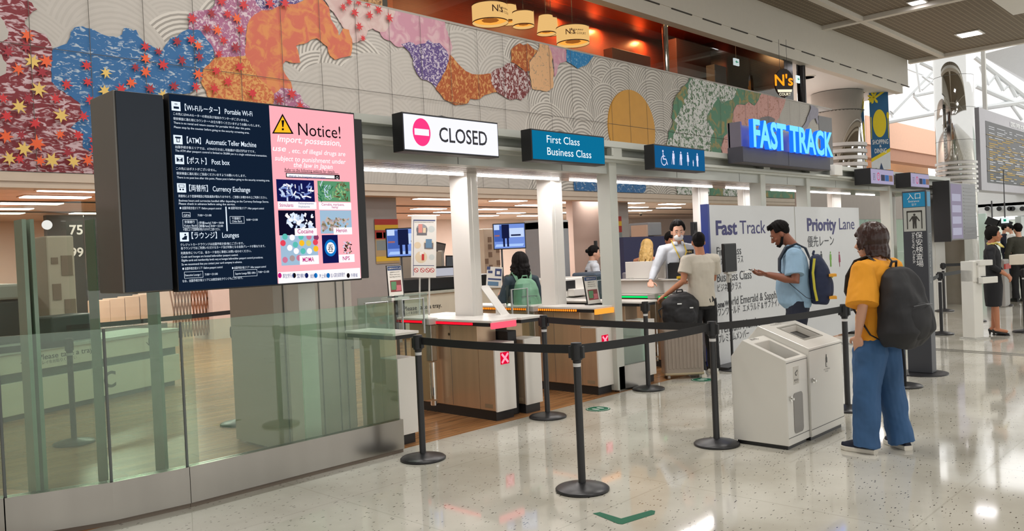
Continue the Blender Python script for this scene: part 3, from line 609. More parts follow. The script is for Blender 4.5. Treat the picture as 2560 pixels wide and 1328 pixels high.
for s, px, py, w in (('この先にはWi-Fiルーターの貸出及び追加カウンターがございません。', 433, 287, .50), ('保安検査に進む前にカウンターへお立ち寄りくださいますようお願いいたします。', 433, 299, .585), ('There is no rental and return counter for portable Wi-Fi after this point.', 434, 309, .51), ('Please stop by the counter before going to the security screening area.', 435, 320, .50),
  ('出国手続き後エリアでは、ATMの引き出し可能額が1回3万円までです。', 438, 370, .535), ('The ATM after passport control is limited to 30,000 yen in a single withdrawal transaction.', 438, 379, .62), ('この先にはポストがございません。', 440, 424, .26), ('保安検査に進む前にご投函くださいますようお願いいたします。', 441, 436, .46), ('There is no post box after this point. Please post it before going to the security screening area.', 442, 446, .63),
  ('両替所により営業時間及び取扱通貨が異なりますので、ご旅客にお確かめの上ご利用ください。', 446, 493, .60), ('Business hours and currencies handled differ depending on the Currency Exchange Stores.', 447, 504, .61), ('Please check in advance before using the service.', 447, 512, .37), ('● 出国手続き前エリア / Before passport control', 449, 523, .27), ('● 出国手続き後エリア / After passport control', 571, 523, .25),
  ('GPA', 459, 541, .04), ('7:00〜21:00', 494, 541, .09), ('京葉銀行', 461, 558, .065), ('Keiyo Bank', 461, 567, .08), ('[早番/early] 7:00〜18:00', 497, 560, .165), ('[遅番/late] 8:00〜22:00', 497, 568, .16), ('千葉銀行', 580, 549, .06), ('Chiba Bank', 580, 556, .07), ('8:00〜21:00', 616, 552, .08), ('※ 場合によって営業時間が異なりますのでご注意ください。', 458, 577, .24),
  ('クレジットカードラウンジは出国手続き前/後にございます。', 451, 615, .42), ('各ラウンジではご利用いただけるカード及び対象となる会員グレードが異なります。', 452, 624, .57), ('利用条件については、各カード会社に事前にお問い合わせください。', 452, 636, .47), ('Credit card lounges are located before/after passport control.', 453, 645, .375), ('Eligible cards and membership levels vary at lounges before/after passport control procedures.', 454, 654, .55), ('So we recommend that you contact your card company in advance.', 454, 664, .40),
  ('● 出国手続き前エリア / Before passport control', 456, 675, .26), ('● 出国手続き後エリア / After passport control', 580, 673, .24), ('Executive Lounge 1', 463, 691, .10), ('7:00〜21:00', 512, 689, .085), ('Superior Lounge 希楽 -KIRA-', 588, 687, .145), ('7:00〜21:00', 645, 683, .08), ('なお、出国手続き後エリアには航空会社ラウンジもございます。', 456, 706, .40)):
    row(s, px, py, w, .0185)
box_outline(455, 531, 476, 543); box_outline(456, 549, 494, 570); box_outline(574, 541, 611, 559); box_outline(460, 680, 508, 694); box_outline(583, 676, 643, 690)
p = onY(563, 517, YD); q = onY(565, 578, YD); b.poly([(p.x, y, q.z), (p.x+.008, y, q.z), (p.x+.008, y, p.z), (p.x, y, p.z)])
b.done('information_screen', [sn, st], t, fix=False)
# pink notice
b = B(); b.m(0).poly([(X2, YD, 1.405), (X3, YD, 1.405), (X3, YD, 2.6), (X2, YD, 2.6)])
def N2(px, py): return onY(px, py, YD)
def quad(mi, px0, py0, px1, py1, d=.001):
    p = N2(px0, py0); q = N2(px1, py1); yy = YD-d
    b.m(mi).poly([(p.x, yy, q.z), (q.x, yy, q.z), (q.x, yy, p.z), (p.x, yy, p.z)]); return p.x, q.x, q.z, p.z
def tri(mi, pts, d):
    b.m(mi).poly([(N2(*p).x, YD-d, N2(*p).z) for p in pts])
tri(1, [(706, 284), (680, 334), (734, 335)], .001); tri(2, [(706, 291), (685, 331), (728, 332)], .002)
tri(1, [(703, 301), (710, 301), (708, 318), (705, 318)], .003); tri(1, [(704, 321), (709, 321), (709, 326), (704, 326)], .003)
def nt(mi, s, px, py, w, size, bold=0., shear=0., align='L'):
    p = N2(px, py); b.m(mi).text(s, (p.x, YD-.0055, p.z), UX, UZ, size, w=w, bold=bold, shear=shear, align=align)
nt(1, 'Notice!', 745, 338, .345, .125)
nt(3, 'Import, possession,', 692, 354, .51, .062, .012, .2); nt(3, 'use', 681, 377, .10, .055, .012, .2); nt(3, ', etc. of illegal drugs are', 721, 382, .46, .046, .01, .15); nt(3, 'subject to punishment under', 686, 401, .57, .048, .012, .2); nt(3, 'the law in Japan', 733, 418, .315, .048, .012, .2)
nt(1, 'Refer to the following website for details', 711, 428, .40, .03, .004); quad(1, 711, 430, 846, 434.5, .001)
quad(1, 714, 432, 849, 449, .002); quad(3, 716, 434, 836, 446.5, .003); nt(4, 'MHLW, For foreigners and travelers', 722, 444, .29, .024)
nt(3, 'Q', 839, 448, .02, .03)
# photo panels
import itertools
quad(5, 690, 448, 787, 505, .001); quad(6, 793, 452, 876, 505, .001)
rr = random.Random(3)
def shards(px0, py0, px1, py1, n, mis, lo, hi, thin=.3):
    for _ in range(n):
        px = rr.uniform(px0, px1); py = rr.uniform(py0, py1); p = N2(px, py); a = rr.uniform(0, 3.14); L = rr.uniform(lo, hi); w = L*thin
        ca, sa = math.cos(a), math.sin(a); b.m(rr.choice(mis)).poly([(p.x+ca*u*L-sa*v*w, YD-.002-_*.00002, p.z+sa*u*L+ca*v*w) for u, v in ((-.5, -.5), (.5, -.3), (.5, .5), (-.4, .4))])
shards(700, 462, 778, 496, 46, [3, 7, 8], .02, .05); shards(798, 458, 832, 500, 40, [9, 10, 7], .02, .05, .15); shards(838, 458, 872, 500, 40, [11, 12, 10], .015, .035, .4)
quad(3, 694, 504, 791, 523, .003); nt(13, 'Stimulants', 698, 517, .105, .032, .008); nt(4, 'Methamphetamine', 745, 511, .12, .02); nt(4, 'Amphetamine', 745, 519, .09, .02)
quad(3, 796, 506, 878, 525, .003); nt(13, 'Cannabis, marijuana,', 803, 514, .19, .024, .006); nt(13, 'hemp', 829, 521, .05, .024, .006)
quad(14, 695, 526, 790, 587, .001); shards(716, 535, 780, 570, 50, [3, 7, 15], .015, .04, .7); quad(3, 736, 571, 792, 589, .003); nt(13, 'Cocaine', 743, 584, .125, .042, .01)
quad(16, 799, 526, 880, 583, .001); shards(806, 545, 872, 575, 60, [17, 18, 12], .012, .03, .9); quad(3, 833, 569, 880, 586, .003); nt(13, 'Heroin', 840, 581, .09, .04, .01)
quad(16, 700, 589, 796, 660, .001)
for k, (px, py, mi) in enumerate([(712, 592, 19), (730, 594, 3), (752, 592, 19), (772, 592, 20), (790, 594, 21), (707, 608, 22), (724, 620, 3), (738, 612, 19), (754, 608, 2), (771, 608, 23), (788, 606, 22), (716, 634, 16), (740, 628, 3), (757, 628, 19), (773, 628, 3), (789, 622, 2), (712, 650, 20), (730, 646, 18), (747, 645, 20)]):
    p = N2(px, py); b.m(mi).poly([(p.x+.021*math.cos(a*.524), YD-.002-.0001*k, p.z+.021*math.sin(a*.524)) for a in range(12)])
quad(3, 748, 640, 797, 660, .004); nt(13, 'MDMA', 756, 655, .09, .044, .01)
quad(5, 804, 588, 847, 657, .001); p = N2(826, 620); b.m(24).poly([(p.x+.05*math.cos(a*.3), YD-.002, p.z+.06*math.sin(a*.3)) for a in range(21)]); b.m(3).poly([(p.x+.035*math.cos(a*.3), YD-.003, p.z+.04*math.sin(a*.3)) for a in range(21)]); nt(1, '吞', 819, 629, .045, .06)
quad(0, 849, 588, 884, 640, .001); shards(856, 600, 878, 634, 40, [1, 12, 7], .01, .02, .6); quad(3, 846, 637, 886, 655, .004); nt(13, 'NPS', 856, 651, .06, .04, .01)
quad(3, 695, 681, 901, 696, .001)
for s, px, w in (('厚生労働省', 706, .085), ('警察庁', 741, .08), ('総務', 775, .045), ('海上保安庁', 797, .09), ('出入国在留管理庁', 826, .12), ('外務省', 876, .06)): nt(4, s, px, 695 if px < 800 else 693, w, .032, .004)
for px, mi in ((699, 13), (735, 1), (766, 5), (789, 24), (820, 24), (870, 1)): p = N2(px, 689); b.m(mi).poly([(p.x+.014*math.cos(a*.524), YD-.003, p.z+.018*math.sin(a*.524)) for a in range(12)])
_e = lambda n, c: E('n_'+n, c, .95)
b.done('notice_screen', [_e('pink', (255, 176, 186)), _e('black', (22, 16, 20)), _e('amber', (250, 190, 40)), _e('white', (255, 250, 252)), _e('navytext', (24, 60, 130)), _e('navy', (20, 24, 80)), _e('green', (90, 150, 110)), _e('ice', (196, 214, 240)), _e('ice2', (120, 140, 200)), _e('leafg', (30, 100, 70)), _e('leafl', (150, 190, 130)), _e('bark', (90, 84, 50)), _e('bark2', (130, 120, 90)), _e('magenta', (190, 20, 120)), _e('dark', (16, 16, 40)), _e('snow', (230, 240, 255)), _e('mist', (160, 190, 214)), _e('rock', (200, 180, 170)), _e('rock2', (170, 150, 150)), _e('mint', (90, 190, 180)), _e('rosep', (206, 120, 150)), _e('plum', (130, 60, 100)), _e('redp', (230, 70, 90)), _e('yelp', (210, 200, 110)), _e('cyan', (20, 120, 200))], t, fix=False)

# ---------------------------------------------------------------- FAST TRACK / PRIORITY board
YBd = 5.19
t = thing('lane_board', 'wide white board listing Fast Track and Priority Lane passengers', 'board', (11.2, 5.2, 0))
bw = P('board_white', (214, 216, 218), .45, var=.015)
B().box(8.90, 11.24, YBd, YBd+.04, .04, 2.01).done('panel', bw, t); B().box(11.27, 13.62, YBd, YBd+.04, .04, 2.01).done('panel', bw, t)
B().box(8.86, 8.90, YBd-.01, YBd+.09, .04, 2.02).done('edge_post', P('board_blue', (34, 58, 140), .4), t)
B().box(11.24, 11.27, YBd+.005, YBd+.05, .04, 2.01).done('joint_post', grey_paint, t)
for x0, x1, d in ((8.86, 9.4, .2), (11.0, 11.5, .1), (13.1, 13.62, .12)): B().box(x0, x1, YBd-d, YBd+.2, 0, .04).done('foot', black_metal, t)
b = B()
def bt(mi, s, px0, py0, px1, cap, bold=0., shear=0., dy=0):
    p = onY(px0, py0, YBd); q = onY(px1, py0, YBd); h = onY(px0, py0-cap, YBd).z-p.z
    b.m(mi).text(s, (p.x, YBd-.003, p.z), UX, UZ, h/.72, w=q.x-p.x, bold=bold)
bt(0, 'Fast', 1790, 587, 1843, 36, .03); bt(0, 'Track', 1850, 585, 1914, 35)
bt(0, 'Priority', 2018, 577, 2091, 32, .03); bt(0, 'Lane', 2098, 574, 2136, 30)
bt(1, 'First Class', 1792, 640, 1853, 23); bt(1, 'ファーストクラス', 1793, 661, 1858, 17)
bt(1, 'Business Class', 1793, 706, 1879, 24); bt(1, 'ビジネスクラス', 1794, 729, 1853, 16)
bt(1, 'one', 1794, 770, 1811, 16, .03); bt(1, 'world Emerald & Sapphire', 1812, 766, 1955, 22); bt(1, 'ワンワールド  エメラルド & サファイア', 1795, 790, 1952, 17)
bt(1, 'Premium Member', 1796, 835, 1908, 25); bt(1, 'プレミアムメンバー', 1797, 858, 1873, 18)
bt(1, '優先レーン', 2019, 616, 2085, 22)
for px, mi in ((2054, 1), (2077, 2), (2099, 3)):
    p = onY(px, 667, YBd); man(b.m(mi), p.x, p.z, .235, YBd-.003, 2 if mi == 3 else 0)
b.done('lettering', [P('ink_navy', (52, 50, 110), .5), P('ink_black', (34, 36, 44), .5), P('ink_green', (112, 170, 60), .5), P('ink_plum', (150, 40, 80), .5)], t, fix=False)
# ================================================================ GATE CABINETS
def cabinet(lab, x0, x1, led=None, y1=6.6, front_led=False, cross=None, ztop=.93, flap=None, ov=.06, name='gate_cabinet'):
    t = thing(name, lab, 'gate cabinet', ((x0+x1)/2, 5.9, 0))
    B().box(x0+.01, x1-.01, 5.36, y1-.02, 0, .09).done('plinth', black_metal, t)
    B().box(x0, x1, 5.56, y1, .09, ztop-.055).done('body', steel_warm, t, bev=.006)
    B().box(x0, x1, 5.352, 5.556, .09, .705).done('front_box', steel_warm, t, bev=.006)
    B().box(x0-.004, x1+.004, 5.33, 5.35, .085, .715).box(x0-.004, x1+.004, 5.35, 5.556, .705, .715).done('front_panel', white_gloss, t, bev=.003)
    B().box(x0-ov, x1+.03, 5.30, y1+.12, ztop-.022, ztop).done('top', white_gloss, t, bev=.003)
    B().box(x0-ov+.01, x1+.02, 5.32, y1+.1, ztop-.055, ztop-.0225).done('under_top', black_plastic, t)
    if led:
        em = E('led_'+led, {'red': (255, 20, 40), 'amber': (255, 130, 30), 'green': (10, 190, 90)}[led], 1.6)
        b = B()
        for i in range(58):
            y = 5.56+(y1-5.5)*i/58
            b.box(x0-ov+.002, x0-ov+.012, y, y+.013, ztop-.047, ztop-.026)
        b.done('led_bar', em, t)
        B().box(x0-ov-.002, x0-ov+.008, 5.33, 5.5, ztop-.055, ztop-.024).done('led_end_cap', black_plastic, t)
        if front_led:
            B().box(x0-ov-.004, x1-.0, 5.285, 5.31, ztop-.075, ztop-.02).done('front_lamp', E('lamp_'+led, {'red': (255, 90, 110), 'amber': (255, 160, 60), 'green': (40, 210, 110)}[led], 1.15), t)
    B().tube([(x0-.003, 5.95, .78), (x0+.004, 5.95, .78)], .014, 12).done('lock', P('lock_bronze', (96, 80, 60), .3, .8), t)
    B().box(x0-.002, x0, 5.39, 5.49, .115, .15).done('label_plate', P('label_plate', (150, 130, 104), .5), t)
    B().box(x0-.0015, x0, 5.93, 5.934, .1, .86).done('panel_joint', P('joint_dark', (0, 0, 0)), t)
    if cross:
        cx = (x0+x1)/2-.005; b = B(); b.m(0).box(cx-.055, cx+.055, 5.326, 5.33, .515, .625); b.m(1)
        for s in (1, -1):
            d = Vector((.042, 0, .042*s)); n = Vector((-.042*s, 0, .042)).normalized()*.011; c = Vector((cx, 5.3245, .57))
            b.poly([c-d-n, c+d-n, c+d+n, c-d+n])
        b.done('no_entry_lamp', [E('cross_red', (210, 10, 50), 1.1), E('cross_pink', (255, 150, 170), 1.2)], t)
    if flap:
        y = flap
        B().cyl((x0-.08, y, .09), .035, .045, 20).cyl((x0-.08, y, .2-.05), .035, .36, 20).done('hinge_barrel', chrome, t, smooth=False)
        B().box(x0-.115, x0-.045, y-.035, y+.05, .52, ztop-.055).done('hinge_column', steel, t, bev=.006)
        B().box(x0-.14, x0-.03, y-.05, y+.06, ztop-.055, ztop+.008).done('hinge_cap', grey_paint, t, bev=.006)
    return t
def flap(lab, x0, x1, y, grp='glass gate flaps'):
    g = GLASS('clear_glass', (226, 236, 232), .04)
    t = thing('gate_flap', lab, 'gate flap', ((x0+x1)/2, y, .15), group=grp)
    B().box(x0, x1, y, y+.012, .15, 1.19).done('pane', g, t)
    b = B(); b.tube([(x1-.06, y-.01, .80), (x1-.06, y-.01, 1.14), (x0+.07, y-.01, 1.14), (x0+.07, y-.01, .80)], .012, 8, flat=.6)
    b.done('pull_bar', P('bar_silver', (200, 204, 206), .3, .5), t)
    return t
cabinet('narrow gate cabinet with white front panel at the end of the curved glass barrier', 4.16, 4.34, y1=5.85)
cabinet('gate cabinet with red light bar and red cross on its white front', 5.28, 5.53, 'red', 6.55, True, True, flap=6.12)
cabinet('gate cabinet half behind the wide white column, dark gap beside the red cross one', 5.68, 5.90, None, 6.6, ztop=.925)
cabinet('gate cabinet with amber light bar and tilted notice stand on top', 6.80, 7.05, 'amber', 7.2, True, True, flap=6.15, ztop=.93)
cabinet('plain white-fronted gate cabinet right of the short glass panel', 7.61, 7.85, None, 6.7, ztop=.93)
cabinet('gate cabinet with green light bar under the officer', 8.79, 9.02, 'green', 6.5, True, flap=5.9)
tag(B().box(5.545, 5.665, 5.42, 5.80, 0, .80).done('card_reader_block', black_plastic, bev=.006), 'black block filling the gap between two gate cabinets', 'filler block')
flap('glass flap with grey pull bar left of the red-lit cabinet', 4.78, 5.17, 6.12)
flap('glass flap with grey pull bar behind the curved barrier end', 4.36, 4.74, 6.12)
flap('glass flap with grey pull bar left of the amber-lit cabinet', 6.30, 6.68, 6.15)
flap('glass flap with grey pull bar left of the green-lit cabinet', 8.05, 8.40, 6.35)
# short glass panel between cabinets
t = thing('glass_barrier', 'short glass panel on a steel base between two gate cabinets', 'glass barrier', (7.3, 5.3, 0))
B().box(7.065, 7.595, 5.27, 5.34, 0, .27).done('base', steel, t, bev=.004)
B().box(7.07, 7.59, 5.295, 5.31, .27, .70).done('pane', _g, t)
# curved glass barrier
gb = GLASS('barrier_glass', (228, 242, 232), .05, .085, (214, 236, 212))
t = thing('glass_barrier', 'long curved green-tinted glass barrier on a brushed steel base', 'glass barrier', (2.5, 5.2, 0))
cv = [(4.05, 5.19), (3.2, 5.2), (2.32, 5.2), (1.87, 5.25), (1.35, 5.44), (.78, 5.78), (.1, 6.35), (-.9, 7.5)]
def wall_seg(pts, off, th, z0, z1):
    b = B(); P2 = [Vector((x, y, 0)) for x, y in pts]; nn = []
    for i, p in enumerate(P2):
        d = (P2[min(i+1, len(P2)-1)]-P2[max(i-1, 0)]).normalized(); nn.append(Vector((d.y, -d.x, 0)) if (Vector((d.y, -d.x, 0)).y < 0) else Vector((-d.y, d.x, 0)))
    for i in range(len(P2)-1):
        a, c = P2[i]+nn[i]*off, P2[i+1]+nn[i+1]*off; a2, c2 = a-nn[i]*th, c-nn[i+1]*th
        v = [b.bm.verts.new(p+UZ*z) for p in (a, c, c2, a2) for z in (z0, z1)]
        for f in ((0, 2, 3, 1), (4, 6, 7, 5), (0, 1, 7, 6), (2, 4, 5, 3), (1, 3, 5, 7), (0, 6, 4, 2)): b.face([v[k] for k in f])
    bmesh.ops.remove_doubles(b.bm, verts=b.bm.verts, dist=1e-5)
    return b
for a, c in ((0, 2), (2, 4), (4, 7)):
    s = [cv[i] for i in range(a, c+1)]
    wall_seg(s, .035, .07, .03, .262).done('steel_base', steel, t)
    wall_seg(s, .02, .05, 0, .03).done('kick_strip', P('kick_brown', (120, 108, 96), .4), t)
for a, c in ((0, 2), (2, 3), (3, 4), (4, 5), (5, 7)):
    s = [Vector(cv[i]).lerp(Vector(cv[c] if i == a else cv[a]), .006) if i in (a, c) else Vector(cv[i]) for i in range(a, c+1)]
    wall_seg([tuple(p) for p in s], 0, .014, .262, 1.19).done('pane', gb, t)
for k in (2, 3, 4, 5): B().cyl((cv[k][0], cv[k][1], .262), .009, .93, 8).done('seam', P('seam_grey', (104, 110, 108), .5), t)
# tall glass screen on the left, with round fittings and fins
gt = GLASS('tall_glass', (234, 240, 234), .03, .04, (210, 216, 206))
t = thing('tall_glass_screen', 'tall clear glass screen with round steel fittings at the left', 'glass screen', (1.3, 6.0, 0))
def vseg(px0, px1, y0, y1, z0, z1, nm, mt):
    a = onY(px0, 600, y0); c = onY(px1, 600, y1); wall_seg([(a.x, y0), (c.x, y1)], 0, .012, z0, z1).done(nm, mt, t)
vseg(-120, 208, 7.0, 5.9, .03, 2.02, 'pane', gt); vseg(212, 470, 5.88, 5.75, .03, 2.02, 'pane', gt)
for px in (62, 82, 238, 388): 
    p = onY(px, 600, 5.95); B().box(p.x-(.012 if px != 238 else .004), p.x+(.012 if px != 238 else .004), 5.95, 6.12, .02, 1.9 if px < 300 else 1.38).done('fin', P('fin_green', (150, 172, 152), .2), t)
for px, py in ((118, 563), (353, 620)):
    p = onY(px, py, 5.82 if px > 200 else 6.1); B().tube([(p.x, p.y, p.z), (p.x-.01, p.y-.03, p.z)], .032, 20).done('fitting', chrome, t)
p = onY(62, 740, 6.2)
# ---------------------------------------------------------------- stanchions
def stanchion(lab, x, y, ang=0., h=.95, first=[None]):
    if first[0] is None:
        t = thing('belt_stanchion', lab, 'stanchion', (0, 0, 0), group='black belt stanchions')
        B().lathe([(.001, 0), (.172, 0), (.174, .012), (.165, .02), (.11, .034), (.05, .044), (.03, .05), (.001, .05)], (0, 0, 0), 40).done('base', black_metal, t, smooth=True)
        B().cyl((0, 0, .04), .0245, .80, 20).done('pole', black_metal, t, smooth=False)
        B().lathe([(.027, .82), (.027, .835), (.036, .84), (.037, .935), (.034, .948), (.001, .95)], (0, 0, 0), 24).box(-.016, .016, -.05, .05, .85, .925).done('head', black_plastic, t)
        B().cyl((0, 0, .795), .0255, .022, 20).done('label_ring', P('label_white', (214, 214, 214), .5), t)
        first[0] = t; t.location = (x, y, 0); t.rotation_euler = (0, 0, ang)
        return t
    return dup(first[0], (x, y, 0), ang, lab)
SA, SB, SCc, SD, SE, SF, SG = (4.063, 3.362), (5.577, 3.263), (3.991, 4.858), (5.672, 5.07), (7.35, 5.10), (7.332, 2.954), (8.74, 2.94)
for lab, (x, y), a in (('black belt post nearest the camera, beside the green floor arrow', SA, .3), ('black belt post just left of the white bins', SB, .2), ('black belt post at the right end of the curved glass barrier', SCc, .1), ('black belt post between the two wooden-floored lanes by the red cross', SD, .1), ('black belt post in front of the short glass panel', SE, 0.), ('black belt post right behind the white bins', SF, .1), ('black belt post hidden behind the jeans of the orange-shirted person', SG, .1),
   ('black belt post by the far white kiosk, nearer one', (13.5, 3.97), .1), ('black belt post by the far stone pillar', (17.5, 5.08), .1), ('black belt post behind the uniformed woman', (14.15, 3.0), .1), ('black belt post farthest, behind the kiosk foot', (15.6, 4.05), .1), ('black belt post near the right edge, far back', (19.0, 4.4), .1),
   ('belt post behind the barrier glass, tall near one', (3.85, 7.45), .1), ('belt post behind the glass near the tray counter', (2.55, 8.0), .1), ('belt post far inside, left of the clad column', (6.1, 10.6), .1)):
    stanchion(lab, x, y, a)
def belt(lab, a, c, z=.905, sag=.012):
    b = B(); A = Vector((a[0], a[1], z)); C = Vector((c[0], c[1], z)); d = (C-A).normalized(); A = A+d*.035; C = C-d*.035; n = Vector((-d.y, d.x, 0))*.0012; R = []
    for i in range(9):
        u = i/8; p = A.lerp(C, u)-UZ*(sag*4*u*(1-u)); R.append([b.bm.verts.new(q) for q in (p-n-UZ*.028, p+n-UZ*.028, p+n+UZ*.028, p-n+UZ*.028)])
    b.skin(R); return tag(b.done('belt', belt_black), lab, 'belt', 'black retractable belts')
belt('black belt running from the barrier end post to the nearest post', SCc, SA); belt('black belt rising from the nearest post to the post by the bins', SA, SB)
belt('black belt crossing from the lane post to the post by the bins', SD, SB); belt('black belt behind the bins in front of the lane board', SB, SF); belt('black belt running behind the orange-shirted person', SF, SG)
belt('black belt going behind the far white kiosk', (13.5, 3.97), (15.6, 4.05)); belt('black belt behind the uniformed woman to the right', (14.15, 3.0), (19.0, 2.4)); belt('black belt left of the far kiosk toward the pylon', (13.5, 3.97), (11.6, 3.6)); belt('black belt far back by the stone pillar', (17.5, 5.08), (19.0, 4.4)); belt('upper black belt far back at the right edge', (19.0, 4.4), (23, 3.2))
belt('belt inside seen through the barrier glass, going to the column', (3.85, 7.45), (4.9, 8.3)); belt('belt inside running left behind the tall glass', (2.55, 8.0), (.2, 8.2)); belt('belt far inside from the column to the left', (6.1, 10.6), (3.2, 10.2))
# ---------------------------------------------------------------- bins
wb = P('bin_white', (222, 220, 213), .3, var=.02, coat=.2)
def bin_(lab, x0, x1, y0, y1, zf, zb, ybk, small):
    t = thing('waste_bin', lab, 'bin', ((x0+x1)/2, (y0+y1)/2, 0))
    pr = [(y0, .03), (y1, .03), (y1, zb-.13), (ybk, zb), (y0, zf)]
    b = B(); ym = y0+.03
    # shell without the lid plane, lid built with an opening
    def V(x, y, z): return b.bm.verts.new((x, y, z))
    b.poly([(x0, y, z) for y, z in pr]); b.poly([(x1, y, z) for y, z in pr][::-1])
    b.poly([(x0, y0, .03), (x1, y0, .03), (x1, y0, zf), (x0, y0, zf)]); b.poly([(x0, y1, .03), (x1, y1, .03), (x1, y1, zb-.13), (x0, y1, zb-.13)]); b.poly([(x0, y1, zb-.13), (x1, y1, zb-.13), (x1, ybk, zb), (x0, ybk, zb)])
    b.poly([(x0, y0, .03), (x1, y0, .03), (x1, y1, .03), (x0, y1, .03)])
    A = lambda u, v, d=0.: Vector((x0+(x1-x0)*u, y0+(ybk-y0)*v, zf+(zb-zf)*v-d))
    u0, u1, v0, v1 = (.13, .87, .08, .80) if small else (.30, .80, .30, .78)
    o = [A(0, 0), A(1, 0), A(1, 1), A(0, 1)]; i4 = [A(u0, v0), A(u1, v0), A(u1, v1), A(u0, v1)]; dp = .16 if small else .05
    lo = [p-UZ*dp for p in i4]
    for k in range(4):
        b.poly([o[k], o[(k+1) % 4], i4[(k+1) % 4], i4[k]]); b.poly([i4[k], i4[(k+1) % 4], lo[(k+1) % 4], lo[k]])
    b.m(0); bmesh.ops.remove_doubles(b.bm, verts=b.bm.verts, dist=1e-5)
    b.done('body', wb, t, bev=.005)
    if small:
        B().poly(lo).done('chute_floor', P('chute_steel', (190, 186, 172), .25, .8), t); c = (lo[0]+lo[2])/2
        B().lathe([(.10, 0), (.105, .006), (.085, .01), (.02, .004), (.001, .004)], (c.x, c.y, c.z+.003), 28).done('drain_dish', steel, t, smooth=True)
    else:
        B().poly(lo).done('chute_floor', P('dark_chute', (50, 48, 44), .5), t)
        r = [A(u0-.03, v0-.04), A(u1+.03, v0-.04), A(u1+.03, v1+.04), A(u0-.03, v1+.04)]; b = B(); nrm = Vector((0, -(zb-zf), (ybk-y0))).normalized()*.004
        for k in range(4): b.prism([r[k], r[(k+1) % 4], i4[(k+1) % 4], i4[k]], nrm)
        b.done('opening_rim', P('rim_grey', (150, 148, 140), .4), t)
    B().box(x0+.02, x1-.02, y0+.02, y1-.02, 0, .03).done('foot_frame', black_metal, t)
    B().box(x0+.0, x1-.0, y0-.002, y0, .085, .089).box(x0+.0, x1, y0-.002, y0, zf-.022, zf-.018).done('door_joint', P('joint_dark', (0, 0, 0)), t)
    xl = x0+.045; b = B(); b.tube([(xl, y0, .375 if small else .46), (xl, y0-.012, .375 if small else .46)], .018, 16).tube([(xl, y0-.012, .375 if small else .46), (xl, y0-.03, .375 if small else .46)], .009, 10)
    b.done('lock_knob', chrome, t)
    if small:
        pts = []; wx0, wx1, wz0, wz1, r = x0+.095, x0+.25, .105, .405, .03
        for cx, cz, a0 in ((wx1-r, wz0+r, -90), (wx1-r, wz1-r, 0), (wx0+r, wz1-r, 90), (wx0+r, wz0+r, 180)):
            for k in range(5): a = math.radians(a0+k*22.5); pts.append((cx+r*math.cos(a), y0-.003, cz+r*math.sin(a)))
        B().prism(pts, (0, .002, 0)).done('viewing_window', P('window_smoke', (110, 106, 100), .12, spec=.7), t)
        b = B(); b.m(0).box(x0+.11, x0+.20, y0-.002, y0, .47, .60); b.m(1)
        y = y0-.003; b.poly([(x0+.135, y, .555), (x0+.175, y, .575), (x0+.18, y, .56), (x0+.16, y, .53), (x0+.14, y, .535)]); b.m(0).poly([(x0+.142, y-.001, .553), (x0+.17, y-.001, .567), (x0+.172, y-.001, .558), (x0+.158, y-.001, .538), (x0+.145, y-.001, .541)])
        b.m(1).text('飲み残し', (x0+.155, y, .492), UX, UZ, .02, align='C'); b.text('Leftover drinks', (x0+.155, y, .48), UX, UZ, .009, align='C')
        b.done('pictogram_label', [P('label_pale', (206, 203, 194), .5), P('ink_dark', (50, 48, 44), .5)], t, fix=False)
    else:
        b = B(); cx = x0+.31; y = y0-.002; b.poly([(cx-.014, y, .53), (cx+.014, y, .53), (cx+.014, y, .6), (cx+.006, y, .615), (cx+.006, y, .63), (cx-.006, y, .63), (cx-.006, y, .615), (cx-.014, y, .6)])
        b.m(1).poly([(cx-.010, y-.001, .535), (cx+.010, y-.001, .535), (cx+.010, y-.001, .565), (cx-.010, y-.001, .565)]); b.m(0).text('ペットボトル', (cx, y, .507), UX, UZ, .02, align='C'); b.text('PET bottles', (cx, y, .493), UX, UZ, .012, align='C')
        b.done('pictogram_label', [P('ink_dark', (50, 48, 44), .5), wb], t, fix=False)
    b = B(); b.text('飲み残し' if small else 'ペットボトル', A(.25, .9)+UZ*.003, UX, (A(0, 1)-A(0, 0)), .03); b.done('lid_lettering', P('ink_dark', (50, 48, 44), .5), t, fix=False)
    return t
bin_('small white bin with a sink opening and a grey window in its door', 5.695, 6.045, 2.735, 3.18, .66, .80, 3.08, True)
bin_('large white bin with a square opening in its sloped lid', 6.052, 6.67, 2.72, 3.25, .71, .87, 3.13, False)
# ---------------------------------------------------------------- entrance pylon
t = thing('entrance_pylon', 'tall dark pylon sign reading Entrance and Security Check with pictogram', 'pylon sign', (9.66, 3.04, 0))
KX, KY0, KY1 = 9.56, 2.92, 3.17
B().box(KX, KX+.15, KY0, KY1, .02, 2.02).done('body', P('pylon_charcoal', (58, 60, 66), .4), t, bev=.006)
B().lathe([(.001, 0), (.26, 0), (.26, .012), (.2, .02), (.001, .02)], (KX+.08, (KY0+KY1)/2, 0), 36).done('base', black_metal, t)
b = B(); x = KX-.002; uy = -UY
def kq(mi, y0, y1, z0, z1, d=0.): b.m(mi).poly([(x-d, y0, z0), (x-d, y1, z0), (x-d, y1, z1), (x-d, y0, z1)])
kq(0, KY0+.012, KY1-.012, 1.84, 2.0); kq(1, KY0+.012, KY1-.012, 1.575, 1.835)
b.m(2).text('入口', (x-.002, 3.045, 1.93), uy, UZ, .075, align='C'); b.text('Entrance', (x-.002, 3.045, 1.893), uy, UZ, .032, align='C'); b.text('입구', (x-.002, 3.045, 1.857), uy, UZ, .028, align='C')
kq(3, KY0+.045, KY0+.056, 1.60, 1.79, .002); kq(3, KY1-.056, KY1-.045, 1.60, 1.79, .002); kq(3, KY0+.045, KY1-.045, 1.782, 1.80, .002)
b.m(3); cy = 3.045; h = .165; z = 1.605; xx = x-.002
